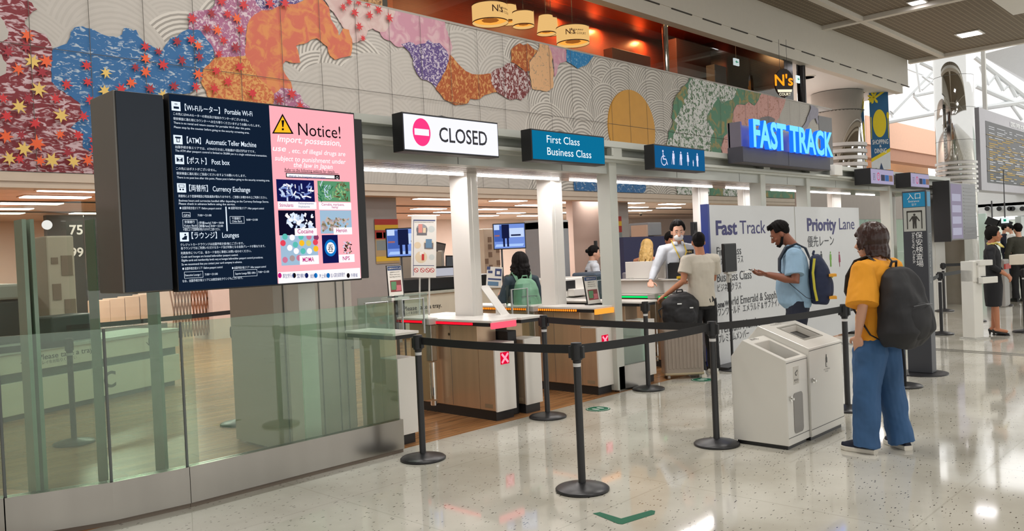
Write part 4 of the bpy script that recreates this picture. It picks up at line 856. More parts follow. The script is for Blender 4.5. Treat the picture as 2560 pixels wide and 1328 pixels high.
b.poly([(xx, cy+.012*math.cos(a*.524), 1.755+.013*math.sin(a*.524)) for a in range(12)])
b.poly([(xx, cy+q*h, z+r*h) for q, r in ((-.14, .82), (.14, .82), (.34, .5), (.28, .46), (.15, .66), (.12, .45), (.12, 0), (.03, 0), (0, .4), (-.03, 0), (-.12, 0), (-.12, .45), (-.15, .66), (-.28, .46), (-.34, .5))])
for k, c in enumerate('保安検査場'): b.m(2).text(c, (x-.002, 3.005, 1.50-.077*k), uy, UZ, .078, align='C')
b.m(2).text('Security Check', (x-.002, 3.075, 1.562), -UZ, -UY, .042, w=.34)
b.m(2)
for k, (s, w) in enumerate((('Security Check 安全检查 보안검사장', .55), ('Entrance', .2))):
    b.text(s, (KX+.05+.04*k, KY0-.002, 1.55), -UZ, UX, .022, w=w)
b.m(0).poly([(KX+.02, KY0-.002, 1.84), (KX+.13, KY0-.002, 1.84), (KX+.13, KY0-.002, 2.0), (KX+.02, KY0-.002, 2.0)])
b.done('sign_faces', [P('sign_cyan', (20, 132, 180), .4), P('sign_grey', (176, 178, 172), .4), P('sign_white', (230, 232, 232), .5), P('ink_dark', (50, 48, 44), .5)], t, fix=False)
# ---------------------------------------------------------------- tablet stand
t = thing('tablet_stand', 'black tablet on a tall black pole in front of the lane board', 'tablet stand', (9.0, 4.98, 0))
p = onY(1822, 676, 4.98); px_ = p.x
B().lathe([(.001, 0), (.15, 0), (.15, .01), (.03, .03), (.001, .03)], (px_, 4.98, 0), 30).done('base', black_metal, t)
B().cyl((px_, 4.98, .02), .016, .98, 12).cyl((px_, 4.98, .95), .024, .16, 12).done('pole', black_metal, t)
B().box(px_-.15, px_+.15, 4.95, 4.985, 1.19, 1.53).done('tablet', black_plastic, t, bev=.006)
B().box(px_-.14, px_+.14, 4.946, 4.95, 1.205, 1.515).done('screen', P('black_glass', (14, 14, 16), .3, spec=.2), t); B().box(px_-.09, px_+.11, 4.94, 5.0, 1.165, 1.188).box(px_-.03, px_+.03, 4.96, 5.0, 1.06, 1.17).done('bracket', grey_paint, t)
# ---------------------------------------------------------------- far kiosk
t = thing('check_kiosk', 'white slim boarding check kiosk with an overhanging head', 'kiosk', (13.05, 3.4, 0))
a = onZ(2412, 855); M = Matrix.Translation((13.05, 3.42, 0)) @ Matrix.Rotation(math.radians(-25), 4, 'Z')
B().box(-.09, .09, -.10, .10, .02, 1.0, M).box(-.09, .11, -.11, .10, .82, 1.12, M).done('body', wb, t, bev=.01)
B().box(-.02, .24, -.16, .02, 1.05, 1.13, M).box(-.02, .28, -.20, .02, .80, .89, M).box(-.02, .12, -.14, .0, .8, 1.1, M).done('head', wb, t, bev=.008)
B().box(-.11, .17, -.14, .14, 0, .02, M).done('foot_plate', grey_paint, t); B().box(.02, .26, -.17, .0, .89, .90, M).done('reader_window', black_plastic, t)
# ---------------------------------------------------------------- floor marks
gm = P('floor_green', (14, 98, 70), .5, spec=.2)
b = B(); b.prism([onZ(1482, 1284, .001), onZ(1500, 1281, .001), onZ(1553, 1297, .001), onZ(1628, 1276, .001), onZ(1638, 1278, .001), onZ(1636, 1286, .001), onZ(1556, 1311, .001), onZ(1545, 1310, .001)], (0, 0, .001))
tag(b.done('floor_arrow', gm), 'green corner-shaped arrow sticker on the terrazzo floor', 'floor sticker')
for (px, py), r, lab in (((1495, 1023), .095, 'round green footprint sticker before the second lane'), ((1756, 950), .10, 'round green footprint sticker beside the suitcase')):
    p = onZ(px, py); b = B(); b.m(0).lathe([(.001, 0), (r*1.25, 0), (r*1.25, .0015), (.001, .0015)], (p.x, p.y, .001), 28); b.m(1)
    for sx in (-.035, .035):
        b.poly([(p.x+sx+.02*math.cos(a*.4), p.y+.045*math.sin(a*.4), .0045) for a in range(16)])
    for i in range(24):
        a0, a1 = i*math.pi/12, (i+1)*math.pi/12; b.poly([(p.x+q*math.cos(a), p.y+q*math.sin(a), .0045) for q, a in ((r*1.08, a0), (r*1.16, a0), (r*1.16, a1), (r*1.08, a1))])
    tag(b.done('floor_sticker', [gm, P('sticker_pale', (200, 216, 206), .4)]), lab, 'floor sticker', fix=None) if False else tag(b.done('floor_sticker', [gm, P('sticker_pale', (200, 216, 206), .4)]), lab, 'floor sticker')

# ================================================================ INSIDE THE SECURITY AREA
# counter of the green-lit cabinet
t = thing('officer_counter', 'white counter box on the green-lit cabinet where the officer works', 'counter', (8.98, 5.95, .93))
B().box(8.80, 9.06, 5.42, 6.55, .932, 1.10).done('box', white_gloss, t, bev=.006); B().box(8.76, 9.08, 5.40, 6.58, 1.10, 1.115).done('top', white_gloss, t, bev=.003)
t = thing('desk_screen', 'low white privacy screen standing on the officer counter', 'desk screen', (8.9, 6.1, 1.115))
B().box(8.88, 8.90, 5.83, 6.45, 1.125, 1.345).done('panel', white_gloss, t, bev=.004)
for y in (5.98, 6.36): B().cyl((8.88, y, 1.115), .03, .02, 16).done('foot', grey_paint, t)
t = thing('laptop', 'open black laptop seen from behind on the officer counter', 'laptop', (8.92, 5.66, 1.115))
B().box(8.90, 8.915, 5.52, 5.81, 1.13, 1.32).done('lid', black_plastic, t, bev=.004); B().box(8.90, 9.06, 5.52, 5.81, 1.115, 1.13).done('keyboard_deck', black_plastic, t)
tag(B().box(8.80, 8.86, 5.56, 5.62, 1.115, 1.15).done('scanner', P('yellow_plastic', (220, 180, 30), .4), bev=.006), 'small yellow device lying before the black laptop', 'scanner')
def notice(lab, px, py, Y, w, h, hd, z0, lean=.03, cat='notice stand', grp=None):
    p = onY(px, py, Y); x = p.x; t = thing('notice_stand', lab, cat, (x, Y, z0), group=grp)
    B().prism([(x-w/2, Y, z0+.01), (x+w/2, Y, z0+.01), (x+w/2, Y+lean, z0+h), (x-w/2, Y+lean, z0+h)], (0, .01, 0)).done('frame', black_plastic, t)
    b = B(); q = lambda u, v: Vector((x-w/2+w*u, Y-.003+lean*v, z0+.01+(h-.01)*v))
    def Q(mi, u0, v0, u1, v1, k=0): b.m(mi).poly([Vector(q(u, v))-Vector((0, .001*k, 0)) for u, v in ((u0, v0), (u1, v0), (u1, v1), (u0, v1))])
    Q(0, .03, .02, .97, .98); Q(1, .05, .84, .95, .97, 1); Q(2, .15, .15, .88, .52, 1); Q(3, .2, .22, .55, .48, 2); Q(4, .5, .18, .84, .36, 2)
    b.m(5)
    for k, s in enumerate(('搭乗券をかざす', 'Please touch your', 'boarding pass here')): b.text(s, Vector(q(.5, .76-.07*k))-Vector((0, .003, 0)), UX, UZ, h*.055, align='C')
    b.m(0).text('搭乗券のかざし方', Vector(q(.5, .88))-Vector((0, .003, 0)), UX, UZ, h*.06, align='C')
    b.done('sheet', [P('paper', (232, 228, 220), .6), P('paper_navy', (30, 62, 110), .5), P('paper_maroon', (130, 60, 60), .5), P('paper_green', (90, 140, 100), .5), P('paper_pink', (200, 110, 120), .5), P('ink_dark', (50, 48, 44), .5)], t, fix=False)
    B().prism([(x-.04, Y+.02, z0), (x+.04, Y+.02, z0), (x+.04, Y+.10, z0), (x-.04, Y+.10, z0)], (0, 0, .01)).done('foot', black_plastic, t)
    return t
notice('tilted notice stand with a blue header on the amber-lit cabinet', 1484, 720, 5.55, .23, .315, .05, .93, .05)
notice('small notice stand with a blue header behind the suitcase traveller', 1716, 690, 5.40, .17, .26, .05, 1.117, .03)
# leaning card on the second cabinet
t = thing('card_holder', 'white leaning card holder on the cabinet behind the wide column', 'card holder', (6.0, 6.2, .925))
B().prism([(5.80, 5.75, .925), (5.92, 5.75, .925), (5.84, 5.95, 1.22), (5.72, 5.95, 1.22)], (0, .01, 0)).done('card', white_gloss, t); B().prism([(5.80, 5.74, .925), (5.92, 5.74, .925), (5.86, 5.80, 1.0)], (0, .08, 0)).done('easel', white_gloss, t)
# hanging televisions
def tv(lab, x, y, z, w, h):
    t = thing('wall_monitor', lab, 'television', (x, y, z-.6), group='information televisions'); dirx = Vector((.72, -.69, 0)).normalized()
    M = Matrix.Translation((x, y, z)) @ Matrix.Rotation(math.atan2(dirx.y, dirx.x), 4, 'Z')
    B().box(-w/2, w/2, 0, .05, -h/2, h/2, M).done('bezel', black_plastic, t, bev=.004)
    b = B(); y_ = -.003
    def R(mi, u0, v0, u1, v1, k=0, sk=0.): b.m(mi).poly([M @ Vector((w*(u-.5), y_-.001*k, h*(v-.5))) for u, v in ((u0, v0), (u1, v0), (u1+sk, v1), (u0+sk, v1))])
    R(0, .03, .04, .97, .96); R(1, .04, .3, .3, .9, 1); R(2, .27, .42, .5, .95, 2); R(2, .30, .1, .36, .45, 2); R(2, .42, .1, .48, .45, 2); R(3, .5, .45, .95, .8, 1); R(2, .55, .5, .85, .56, 2); R(4, .05, .5, .2, .56, 2); R(5, .05, .1, .9, .2, 1, .04); R(3, .04, .75, .2, .95, 2)
    b.done('screen', [E('tv_blue', (120, 150, 226), .9), E('tv_mid', (70, 100, 180), .9), E('tv_dark', (24, 30, 66), .9), E('tv_pale', (196, 214, 246), .95), E('tv_skin', (170, 110, 110), .8), E('tv_ice', (170, 200, 250), .95)], t, fix=False)
    B().tube([M @ Vector((-.1, .03, -h/2)), M @ Vector((-.1, .03, -z+.01))], .012, 8).done('pole', dark_grey, t)
tv('television on a pole above the woman with the green backpack', 7.27, 7.0, 1.74, .40, .32)
tv('television half hidden behind the tall notice board', 6.42, 7.9, 1.72, .56, .36)
# tall standing notice board
t = thing('standing_notice', 'tall white standing board with tray pictures and red prohibition circles', 'standing sign', (5.45, 6.65, 0))
M = Matrix.Translation((5.50, 6.66, 0)) @ Matrix.Rotation(math.radians(-40), 4, 'Z') @ Matrix.Rotation(math.radians(3), 4, 'Y')
B().box(-.13, .13, 0, .015, 1.32, 1.97, M).done('board', white_gloss, t, bev=.003)
B().tube([M @ Vector((-.04, .02, 1.4)), M @ Vector((-.04, .02, .0))], .009, 8).done('leg', grey_paint, t); B().tube([M @ Vector((.06, .02, 1.4)), M @ Vector((.06, .02, .0))], .009, 8).done('leg', grey_paint, t)
b = B()
def SQ(mi, u0, v0, u1, v1, k=1): b.m(mi).poly([M @ Vector((-.13+.26*u, -.001*k, 1.32+.65*v)) for u, v in ((u0, v0), (u1, v0), (u1, v1), (u0, v1))])
def SC_(mi, u, v, r, k=1, n=18): b.m(mi).poly([M @ Vector((-.13+.26*u+r*math.cos(a*2*math.pi/n), -.001*k, 1.32+.65*v+r*math.sin(a*2*math.pi/n))) for a in range(n)])
SQ(1, .08, .03, .10, .93); SQ(1, .08, .91, .95, .93); SQ(1, .1, .19, .92, .2)
SC_(2, .42, .77, .06); SQ(3, .22, .68, .62, .80, 2); SQ(4, .28, .72, .44, .86, 3); SQ(5, .46, .72, .58, .80, 3); SC_(6, .80, .78, .035)
SC_(5, .25, .52, .035); SC_(5, .70, .53, .055); SQ(3, .52, .46, .88, .56, 2); SQ(7, .58, .48, .82, .62, 3)
SC_(5, .4, .33, .062); SQ(8, .42, .28, .52, .38, 3); SQ(0, .34, .36, .5, .42, 2); SC_(6, .82, .33, .03)
for u in (.2, .45, .66, .84): SC_(8, u, .12, .024); SC_(0, u, .12, .018, 2); b.m(8).poly([M @ Vector((-.13+.26*u+q, -.003, 1.32+.65*.12+r)) for q, r in ((-.016, .01), (-.012, .015), (.016, -.01), (.012, -.015))])
b.m(9).text('Please remove your laptops and other items', M @ Vector((0, -.002, 1.895)), M.to_3x3() @ UX, M.to_3x3() @ UZ, .014, w=.2, align='C')
b.m(9).text('airport', M @ Vector((.02, -.002, 1.338)), M.to_3x3() @ UX, M.to_3x3() @ UZ, .018, align='C') if False else None
b.done('print', [P('paper', (0, 0, 0)), P('print_navy', (60, 72, 116), .5), P('print_grey', (150, 150, 154), .5), P('print_slate', (106, 104, 110), .5), P('print_salmon', (214, 140, 130), .5), P('print_cream', (220, 200, 170), .5), P('print_pale', (200, 206, 204), .5), P('print_blue', (96, 130, 160), .5), P('print_red', (190, 40, 40), .5), P('ink_dark', (50, 48, 44), .5)], t, fix=False)
# smaller framed notice beside it
notice('dark-framed text notice left of the tall standing board', 990, 720, 6.9, .20, .34, .05, 1.12, .02)
t = thing('side_table', 'slim table carrying the framed notice', 'table', (5.5, 7.0, 0))
_n = onY(990, 720, 6.95).x
B().box(_n-.12, _n+.12, 6.88, 7.06, 1.09, 1.12).done('top', white_gloss, t); B().box(_n-.015, _n+.015, 6.95, 6.98, 0, 1.09).done('leg', dark_grey, t)
# grey wall pier with red and yellow poster
struct(B().box(8.0, 9.3, 11.75, 12.3, 0, 2.74).done('wall_pier', P('pier_grey', (168, 164, 162), .5)))
t0 = thing('safety_poster', 'red and yellow prohibited goods poster on the grey pier', 'poster', (8.6, 11.73, 1.0))
a = onY(937, 548, 11.72); c = onY(998, 650, 11.72)
b = B(); b.m(0).poly([(a.x, 11.735, c.z-.05), (c.x+.02, 11.735, c.z-.05), (c.x+.02, 11.735, a.z), (a.x, 11.735, a.z)])
H_p = a.z-c.z+.05; W_p = c.x+.02-a.x
def PQ(mi, u0, v0, u1, v1): b.m(mi).poly([(a.x+W_p*u, 11.733, c.z-.05+H_p*v) for u, v in ((u0, v0), (u1, v0), (u1, v1), (u0, v1))])
PQ(1, 0, .87, 1, 1); PQ(2, 0, .76, 1, .87); PQ(1, 0, .55, 1, .75); PQ(3, .05, .57, .3, .7); PQ(3, .35, .57, .62, .7); PQ(3, .66, .57, .95, .7); PQ(4, .04, .3, .46, .52); PQ(4, .5, .3, .95, .52); PQ(2, 0, .05, 1, .16)
b.done('print', [P('poster_tan', (176, 150, 110), .6), P('poster_red', (170, 50, 40), .6), P('poster_yellow', (220, 180, 50), .6), P('paper', (0, 0, 0)), P('poster_grey', (130, 140, 140), .6)], t0, fix=False)
# numbered dark wall on the left
nv = P('number_wall', (58, 56, 58), .5)
struct(B().box(5.6, 7.35, 18.5, 18.7, 0, 2.72).done('wall_number', nv), 'dark wall with boarding gate numbers')
b = B()
for s, px, py, cap in (('75', 176, 586, 24), ('99', 178, 642, 23)):
    p = onY(px, py, 18.45); h = onY(px, py-cap, 18.45).z-p.z; b.text(s, (p.x, 18.49, p.z), UX, UZ, h/.72, bold=.02)
p = onY(88, 640, 18.45); b.poly([(p.x, 18.49, p.z+.1), (p.x+.14, 18.49, p.z+.22), (p.x+.14, 18.49, p.z+.14), (p.x+.35, 18.49, p.z+.14), (p.x+.35, 18.49, p.z+.07), (p.x+.14, 18.49, p.z+.07), (p.x+.14, 18.49, p.z-.02)])
tag(b.done('gate_numbers', P('sign_white', (0, 0, 0)), fix=False), 'large white numerals 75 and 99 with an arrow on the dark wall', 'wall numbers')
# boxy scanner tower left
t = thing('scanner_cabinet', 'tall beige scanner cabinet in front of the dark numbered wall', 'scanner', (4.6, 11.0, 0))
a = onZ(112, 900, 0); p0 = onY(112, 560, 11.2); p1 = onY(182, 560, 11.2)
B().box(p0.x, p1.x, 11.2, 11.8, 0, 2.0).done('body', P('beige_metal', (196, 184, 168), .5), t, bev=.02)
b = B()
for u, v, w, h in ((.15, 1.75, .12, .08), (.5, 1.6, .2, .25), (.15, 1.3, .15, .2), (.55, 1.1, .2, .2), (.3, .9, .2, .12)): b.box(p0.x+u*(p1.x-p0.x), p0.x+(u+w*2)*(p1.x-p0.x), 11.19, 11.2, v-.1, v-.1+h)
b.done('vent_panel', P('vent_brown', (140, 122, 108), .6), t)
# x-ray machine body and rollers at left
t = thing('xray_machine', 'large dark baggage X-ray machine behind the tray counter', 'x-ray machine', (2.6, 11.6, 0))
B().box(.5, 3.4, 12.0, 13.2, .35, 1.22).done('body', P('xray_dark', (64, 72, 70), .4), t, bev=.04)
B().box(.3, 3.3, 11.95, 13.25, 1.22, 1.42).done('hood', P('xray_grey', (176, 180, 172), .4), t, bev=.03)
B().box(3.4, 5.3, 12.3, 13.1, .55, .72).done('roller_table', steel, t, bev=.01)
for x in (1.0, 3.2): B().box(x, x+.12, 12.2, 12.9, 0, .36).done('leg', dark_grey, t)
# tray counter with curved front
t = thing('tray_counter', 'long pale tray counter lettered Please take a tray, seen through the glass', 'counter', (3.4, 10.0, 0))
A2, C2 = Vector((1.0, 9.15, 0)), Vector((4.75, 10.7, 0)); d = (C2-A2).normalized(); n = Vector((-d.y, d.x, 0)); pc = P('counter_pale', (224, 222, 204), .5)
def cbox(u0, u1, v0, v1, z0, z1, nm, mt): B().prism([A2+d*u0+n*v0+UZ*z0, A2+d*u1+n*v0+UZ*z0, A2+d*u1+n*v1+UZ*z0, A2+d*u0+n*v1+UZ*z0], (0, 0, z1-z0)).done(nm, mt, t, bev=.004)
cbox(0, 4.05, 0, .8, .06, .40, 'lower_panel', pc); cbox(0.02, 4.0, .05, .78, 0.0, .06, 'plinth', dark_grey); cbox(0, 4.05, .06, .75, .40, .50, 'recess', P('counter_green', (66, 84, 70), .5)); cbox(0, 4.05, 0, .8, .50, .70, 'upper_panel', pc); cbox(-.02, 4.07, -.02, .82, .70, .74, 'top', P('counter_top', (190, 196, 184), .3))
b = B(); b.text('Please take a tray.', A2+d*2.0-n*.003+UZ*.60, d, UZ, .085, w=.72, bold=.01); b.text('トレイをお取りください', A2+d*2.0-n*.003+UZ*.55, d, UZ, .045); b.text('↓', A2+d*3.5-n*.003+UZ*.57, d, UZ, .13); b.text('C', A2+d*2.83-n*.003+UZ*.15, d, UZ, .27, bold=.02)
b.poly([A2+d*u-n*.003+UZ*z for u, z in ((1.78, .6), (1.82, .57), (1.9, .57), (1.95, .63), (1.92, .63), (1.89, .59), (1.83, .59), (1.8, .61))])
b.done('lettering', P('lettering_grey', (56, 56, 50), .5), t, fix=False)
tag(B().prism([A2+d*2.35+n*.2+UZ*.74, A2+d*2.95+n*.2+UZ*.74, A2+d*2.95+n*.6+UZ*.74, A2+d*2.35+n*.6+UZ*.74], (0, 0, .3)).done('tray_stack', P('tray_dark', (50, 64, 62), .5), bev=.02), 'stack of dark trays standing on the tray counter', 'trays')
# centre tray counter
t = thing('tray_counter', 'tray counter behind the standing notice, lettered Please take a tray', 'counter', (10, 11.5, 0))
pa, pb = onZ(985, 800, .35), onZ(1250, 790, .35)
y0 = 12.2; xa, xb = onY(985, 770, y0).x, onY(1250, 770, y0).x
B().box(xa, 12.4, y0, y0+.9, .05, .80).done('panel', pc, t, bev=.01); B().box(xa-.05, 12.4, y0-.04, y0+.95, .80, .84).done('top', P('counter_top', (0, 0, 0)), t); B().box(xa-.05, 12.5, y0+.3, y0+1.0, .84, 1.1).done('roller_guard', black_plastic, t, bev=.03)
b = B()
for px in (1009, 1213): p = onY(px, 778, y0); b.text('Please take a tray.', (p.x, y0-.005, p.z), UX, UZ, .12, w=.95, bold=.012); b.text('トレイをお取りください', (p.x, y0-.005, p.z-.07), UX, UZ, .06)
b.done('lettering', P('lettering_grey', (0, 0, 0)), t, fix=False)
# operator partitions, monitors, metal detector, cartons
t = thing('partition', 'beige office partition behind the standing notice', 'partition', (9.4, 13.6, 0))
a = onY(1066, 620, 13.4); c = onY(1108, 740, 13.4); B().box(a.x-1.2, c.x, 13.4, 13.48, 0, 1.62).done('panel', P('partition_beige', (206, 196, 180), .6), t); B().box(c.x, c.x+.06, 13.38, 13.5, 0, 1.64).done('edge_post', grey_paint, t)
t = thing('partition', 'beige office partition left of the standing notice', 'partition', (8.0, 13.0, 0))
a = onY(918, 635, 13.6); c = onY(945, 740, 13.6); B().box(a.x-.4, c.x, 13.6, 13.68, 0, 1.58).done('panel', P('partition_beige', (0, 0, 0)), t); B().box(c.x, c.x+.05, 13.58, 13.7, 0, 1.6).done('edge_post', grey_paint, t)
def monitor(lab, px, py, Y, w, h, tilt, col):
    p = onY(px, py, Y); t = thing('monitor', lab, 'monitor', (p.x, Y, p.z-h), group='operator monitors'); M = Matrix.Translation(p) @ Matrix.Rotation(math.radians(-30), 4, 'Z') @ Matrix.Rotation(math.radians(tilt), 4, 'Y')
    B().box(-w/2, w/2, 0, .04, -h/2, h/2, M).done('bezel', black_plastic, t, bev=.004); B().poly([M @ Vector(q) for q in ((-w*.43, -.004, -h*.4), (w*.43, -.004, -h*.4), (w*.43, -.004, h*.4), (-w*.43, -.004, h*.4))]).done('screen', col, t)
    B().tube([M @ Vector((0, .04, 0)), (p.x, Y+.12, p.z-h), (p.x, Y+.12, .84)], .018, 8).done('arm', black_plastic, t)
monitor('tilted grey operator monitor above the other black one', 1098, 623, 14, .26, .30, 14, P('scr_grey', (90, 84, 82), .3)); monitor('narrow black operator monitor seen edge on', 1100, 647, 14, .14, .33, 4, P('scr_grey', (0, 0, 0)))
monitor('operator monitor with lit white picture on the desk', 1110, 690, 13.2, .48, .42, 0, E('scr_white', (196, 196, 206), .8)); monitor('operator monitor beside the wide column', 1130, 655, 14.2, .3, .3, 3, P('scr_blue', (84, 96, 110), .3))
t = thing('metal_detector', 'grey walk-through body scanner between second and third column', 'body scanner', (9.0, 8.4, 0))
p0 = onY(1386, 560, 8.2); p1 = onY(1421, 560, 8.2)
B().box(p0.x, p1.x, 8.2, 8.5, .0, 1.98).done('side_panel', P('scanner_grey', (140, 142, 146), .5), t, bev=.01); B().box(p0.x-.36, p1.x, 8.2, 8.5, 1.86, 2.0).done('header', P('scanner_light', (176, 178, 178), .5), t, bev=.01)
B().box(p0.x-.36, p0.x-.26, 8.2, 8.5, 0, 1.98).done('side_panel', P('scanner_grey', (0, 0, 0)), t, bev=.01); B().tube([(p1.x-.08, 8.19, .97), (p1.x-.08, 8.2, .97)], .02, 14).done('indicator', white_gloss, t)
t = thing('wall_cabinet', 'pink beige storage unit with square vents behind the wide column', 'cabinet', (10.9, 11.9, 0))
p0 = onY(1208, 560, 13.6); p1 = onY(1247, 560, 13.6); B().box(p0.x, p1.x, 13.6, 14.2, 0, 2.1).done('body', P('partition_beige', (0, 0, 0)), t, bev=.01)
b = B()
for u, v in ((.35, 1.85), (.35, 1.68), (.35, 1.5), (.85, 1.95), (.85, 1.6), (.85, 1.3), (.1, 1.35), (.35, 1.2), (.1, .95)): b.box(p0.x+u*(p1.x-p0.x)-.05, p0.x+u*(p1.x-p0.x)+.06, 13.59, 13.6, v-.06, v+.06)
b.done('vent_panel', P('vent_brown', (0, 0, 0)), t)
# white printer like machine behind the amber cabinet
t = thing('ticket_printer', 'white boxy ticket machine behind the amber-lit cabinet', 'ticket machine', (8.3, 7.4, 0))
p0 = onY(1392, 720, 7.2); p1 = onY(1455, 720, 7.2); zt = onY(1392, 697, 7.2).z; zm = onY(1392, 748, 7.2).z
B().box(p0.x, p1.x+.15, 7.2, 7.8, zm, zt).done('body', white_gloss, t, bev=.02); B().box(p0.x+.15, p0.x+.38, 7.19, 7.2, zm+.1, zt-.04).done('paper_slot', black_plastic, t); B().box(p0.x+.22, p1.x+.05, 7.08, 7.2, zm+.02, zm+.12).done('tray', white_gloss, t, bev=.01)
B().box(p0.x, p1.x+.2, 7.1, 7.9, zm-.05, zm).done('shelf', white_gloss, t); B().box(p0.x+.05, p1.x+.1, 7.25, 7.8, 0, zm-.05).done('stand', black_plastic, t)
# boxes and lattice gate in the far back seen below the display
rb = random.Random(4)
for i in range(4):
    p = onY(236+38*i, 735, 17); tag(B().box(p.x, p.x+.28, 17, 17.4, 0, .95+.02*i).done('carton', P('carton_pink', (204, 172, 150), .7), bev=.01), ('leftmost', 'second', 'third', 'rightmost')[i]+' of the tall pale cartons behind the barrier glass', 'carton', 'cartons at the far wall')
a = onY(441, 730, 16.5); c = onY(518, 830, 16.5); b = B()
t = thing('lattice_gate', 'brown folding lattice gate far inside under the display', 'lattice gate', (a.x, 16.5, 0))
nn = 9; w = (c.x-a.x)/nn
for k in range(nn+4):
    for s in (1, -1):
        x = a.x+w*(k-2); x2 = x+w*3*s*.7
        b.tube([(x if s > 0 else x+2*w, 16.5, .1), ((x+2*w) if s > 0 else x, 16.5, 1.1)], .016, 5)
b.done('lattice', P('lattice_brown', (130, 90, 66), .5), t)
struct(B().box(c.x+.05, c.x+1.3, 16.3, 17.2, 0, 2.74).done('wall_pier_far', P('pier_pink', (196, 182, 176), .6)))
struct(B().box(c.x+1.9, c.x+2.3, 16.3, 17.2, 0, 2.74).done('wall_pier_wood', P('pier_tan', (196, 160, 130), .6)))
tag(B().box(c.x+2.5, c.x+3.6, 15.8, 16.2, 0, 1.5).done('locker', P('locker_grey', (180, 172, 166), .5), bev=.01), 'pale grey locker beside the far tan pier', 'locker')
# blue partition behind the blond visitor and scanner units
t = thing('partition', 'dark blue partition behind the blond visitor', 'partition', (11.6, 9.2, 0))
p0 = onY(1558, 592, 9.4); p1 = onY(1735, 650, 9.4); B().box(p0.x, p1.x, 9.4, 9.5, 0, onY(1600, 592, 9.4).z).done('panel', P('partition_blue', (40, 44, 84), .5), t)
p0 = onY(1621, 556, 9.7); p1 = onY(1655, 590, 9.7); t = thing('equipment_box', 'grey equipment box standing above the dark blue partition', 'equipment box', (p0.x, 9.7, 0)); B().box(p0.x, p1.x, 9.7, 10.2, onY(1621, 590, 9.7).z, p0.z).done('case', P('scanner_grey', (0, 0, 0)), t, bev=.02); B().box(p0.x-.06, p0.x, 9.72, 10.1, 0, p0.z-.05).done('support', P('carton_pink', (0, 0, 0)), t); B().box(p0.x, p1.x, 9.9, 10.0, 0, onY(1621, 590, 9.7).z).done('stand', dark_grey, t)
struct(B().box(onY(1430, 500, 12.5).x, onY(1505, 500, 12.5).x, 12.5, 12.7, 0, 2.74).done('wall_inner', pinkw))
p0 = onY(1542, 520, 11.8); struct(B().box(p0.x, onY(1566, 520, 11.8).x, 11.75, 12.3, 0, 2.74).done('wall_pier_near', P('pier_grey', (0, 0, 0))))
a = onY(1542, 541, 11.72); c = onY(1558, 620, 11.72); b = B(); W_p, H_p = c.x-a.x, a.z-c.z
t0 = thing('safety_poster', 'narrow red and yellow poster on the pier behind the third column', 'poster', (a.x, 11.73, c.z))
for mi, v0, v1 in ((1, .85, 1), (2, .7, .85), (1, .5, .7), (4, .3, .48), (0, .0, .28)): b.m(mi).poly([(a.x, 11.735, c.z+H_p*v0), (c.x, 11.735, c.z+H_p*v0), (c.x, 11.735, c.z+H_p*v1), (a.x, 11.735, c.z+H_p*v1)])
b.done('print', [P('poster_tan', (0, 0, 0)), P('poster_red', (0, 0, 0)), P('poster_yellow', (0, 0, 0)), P('paper', (0, 0, 0)), P('poster_grey', (0, 0, 0))], t0, fix=False)
t = thing('signal_tower', 'slim signal lamp lit red beside the far uniformed woman', 'signal lamp', (10, 8, 0)); p = onY(1489, 610, 8.3)
B().cyl((p.x, 8.3, 0), .012, p.z-.1, 8).done('pole', dark_grey, t); B().cyl((p.x, 8.3, p.z-.1), .03, .05, 12).done('red_lamp', E('led_red', (255, 20, 40), 1.6), t); B().cyl((p.x, 8.3, p.z-.05), .03, .1, 12).done('cap', black_plastic, t)
# ================================================================ PEOPLE
def R3(axis, deg): return Matrix.Rotation(math.radians(deg), 3, axis)
def solid(b, name, mats, parent, voxel=.008, smooth=3, fold=0., ff=(8, 8, 5), seed=0, fine=0.):
    """unite overlapping closed volumes into one continuous surface, then soften"""
    bmesh.ops.recalc_face_normals(b.bm, faces=b.bm.faces)
    me = bpy.data.meshes.new('raw'); b.bm.to_mesh(me); b.bm.free(); o = bpy.data.objects.new('raw', me); COL.objects.link(o)
    r = o.modifiers.new('r', 'REMESH'); r.mode = 'VOXEL'; r.voxel_size = voxel
    if smooth: s = o.modifiers.new('s', 'SMOOTH'); s.iterations = smooth; s.factor = .5
    m2 = bpy.data.meshes.new_from_object(o.evaluated_get(bpy.context.evaluated_depsgraph_get())); m2.name = name
    bpy.data.objects.remove(o); bpy.data.meshes.remove(me)
    if fold or fine:
        off = Vector((seed*3.1, seed*1.7, 0))
        nr = [v.normal.copy() for v in m2.vertices]
        for v, n in zip(m2.vertices, nr):
            p = v.co; q = Vector((p.x*ff[0], p.y*ff[1], p.z*ff[2]))+off
            k = fold*noise.noise(q)+fine*noise.noise(q*3.3)
            v.co = p+n*k
    for m in (mats if isinstance(mats, (list, tuple)) else [mats]): m2.materials.append(m)
    for p in m2.polygons: p.use_smooth = True
    o = bpy.data.objects.new(name, m2); COL.objects.link(o); adopt(o, parent); return o
def limb(b, pts, rad, n=14, flat=1., up=None):
    b.tube(pts, rad, n, True, flat, up)
    for p, r in ((pts[0], rad[0]), (pts[-1], rad[-1])): b.ball(p, r*.98, r*.98, r*.98, n=n, k=8)
def ell(b, rings, n=22, pw=1.):
    """stack of ellipses (x, y, z, rx, ry)"""
    R = []
    for x, y, z, rx, ry in rings: R.append(b.ring(Vector((x, y, z)), UX, UY, rx, ry, n))
    b.skin(R)
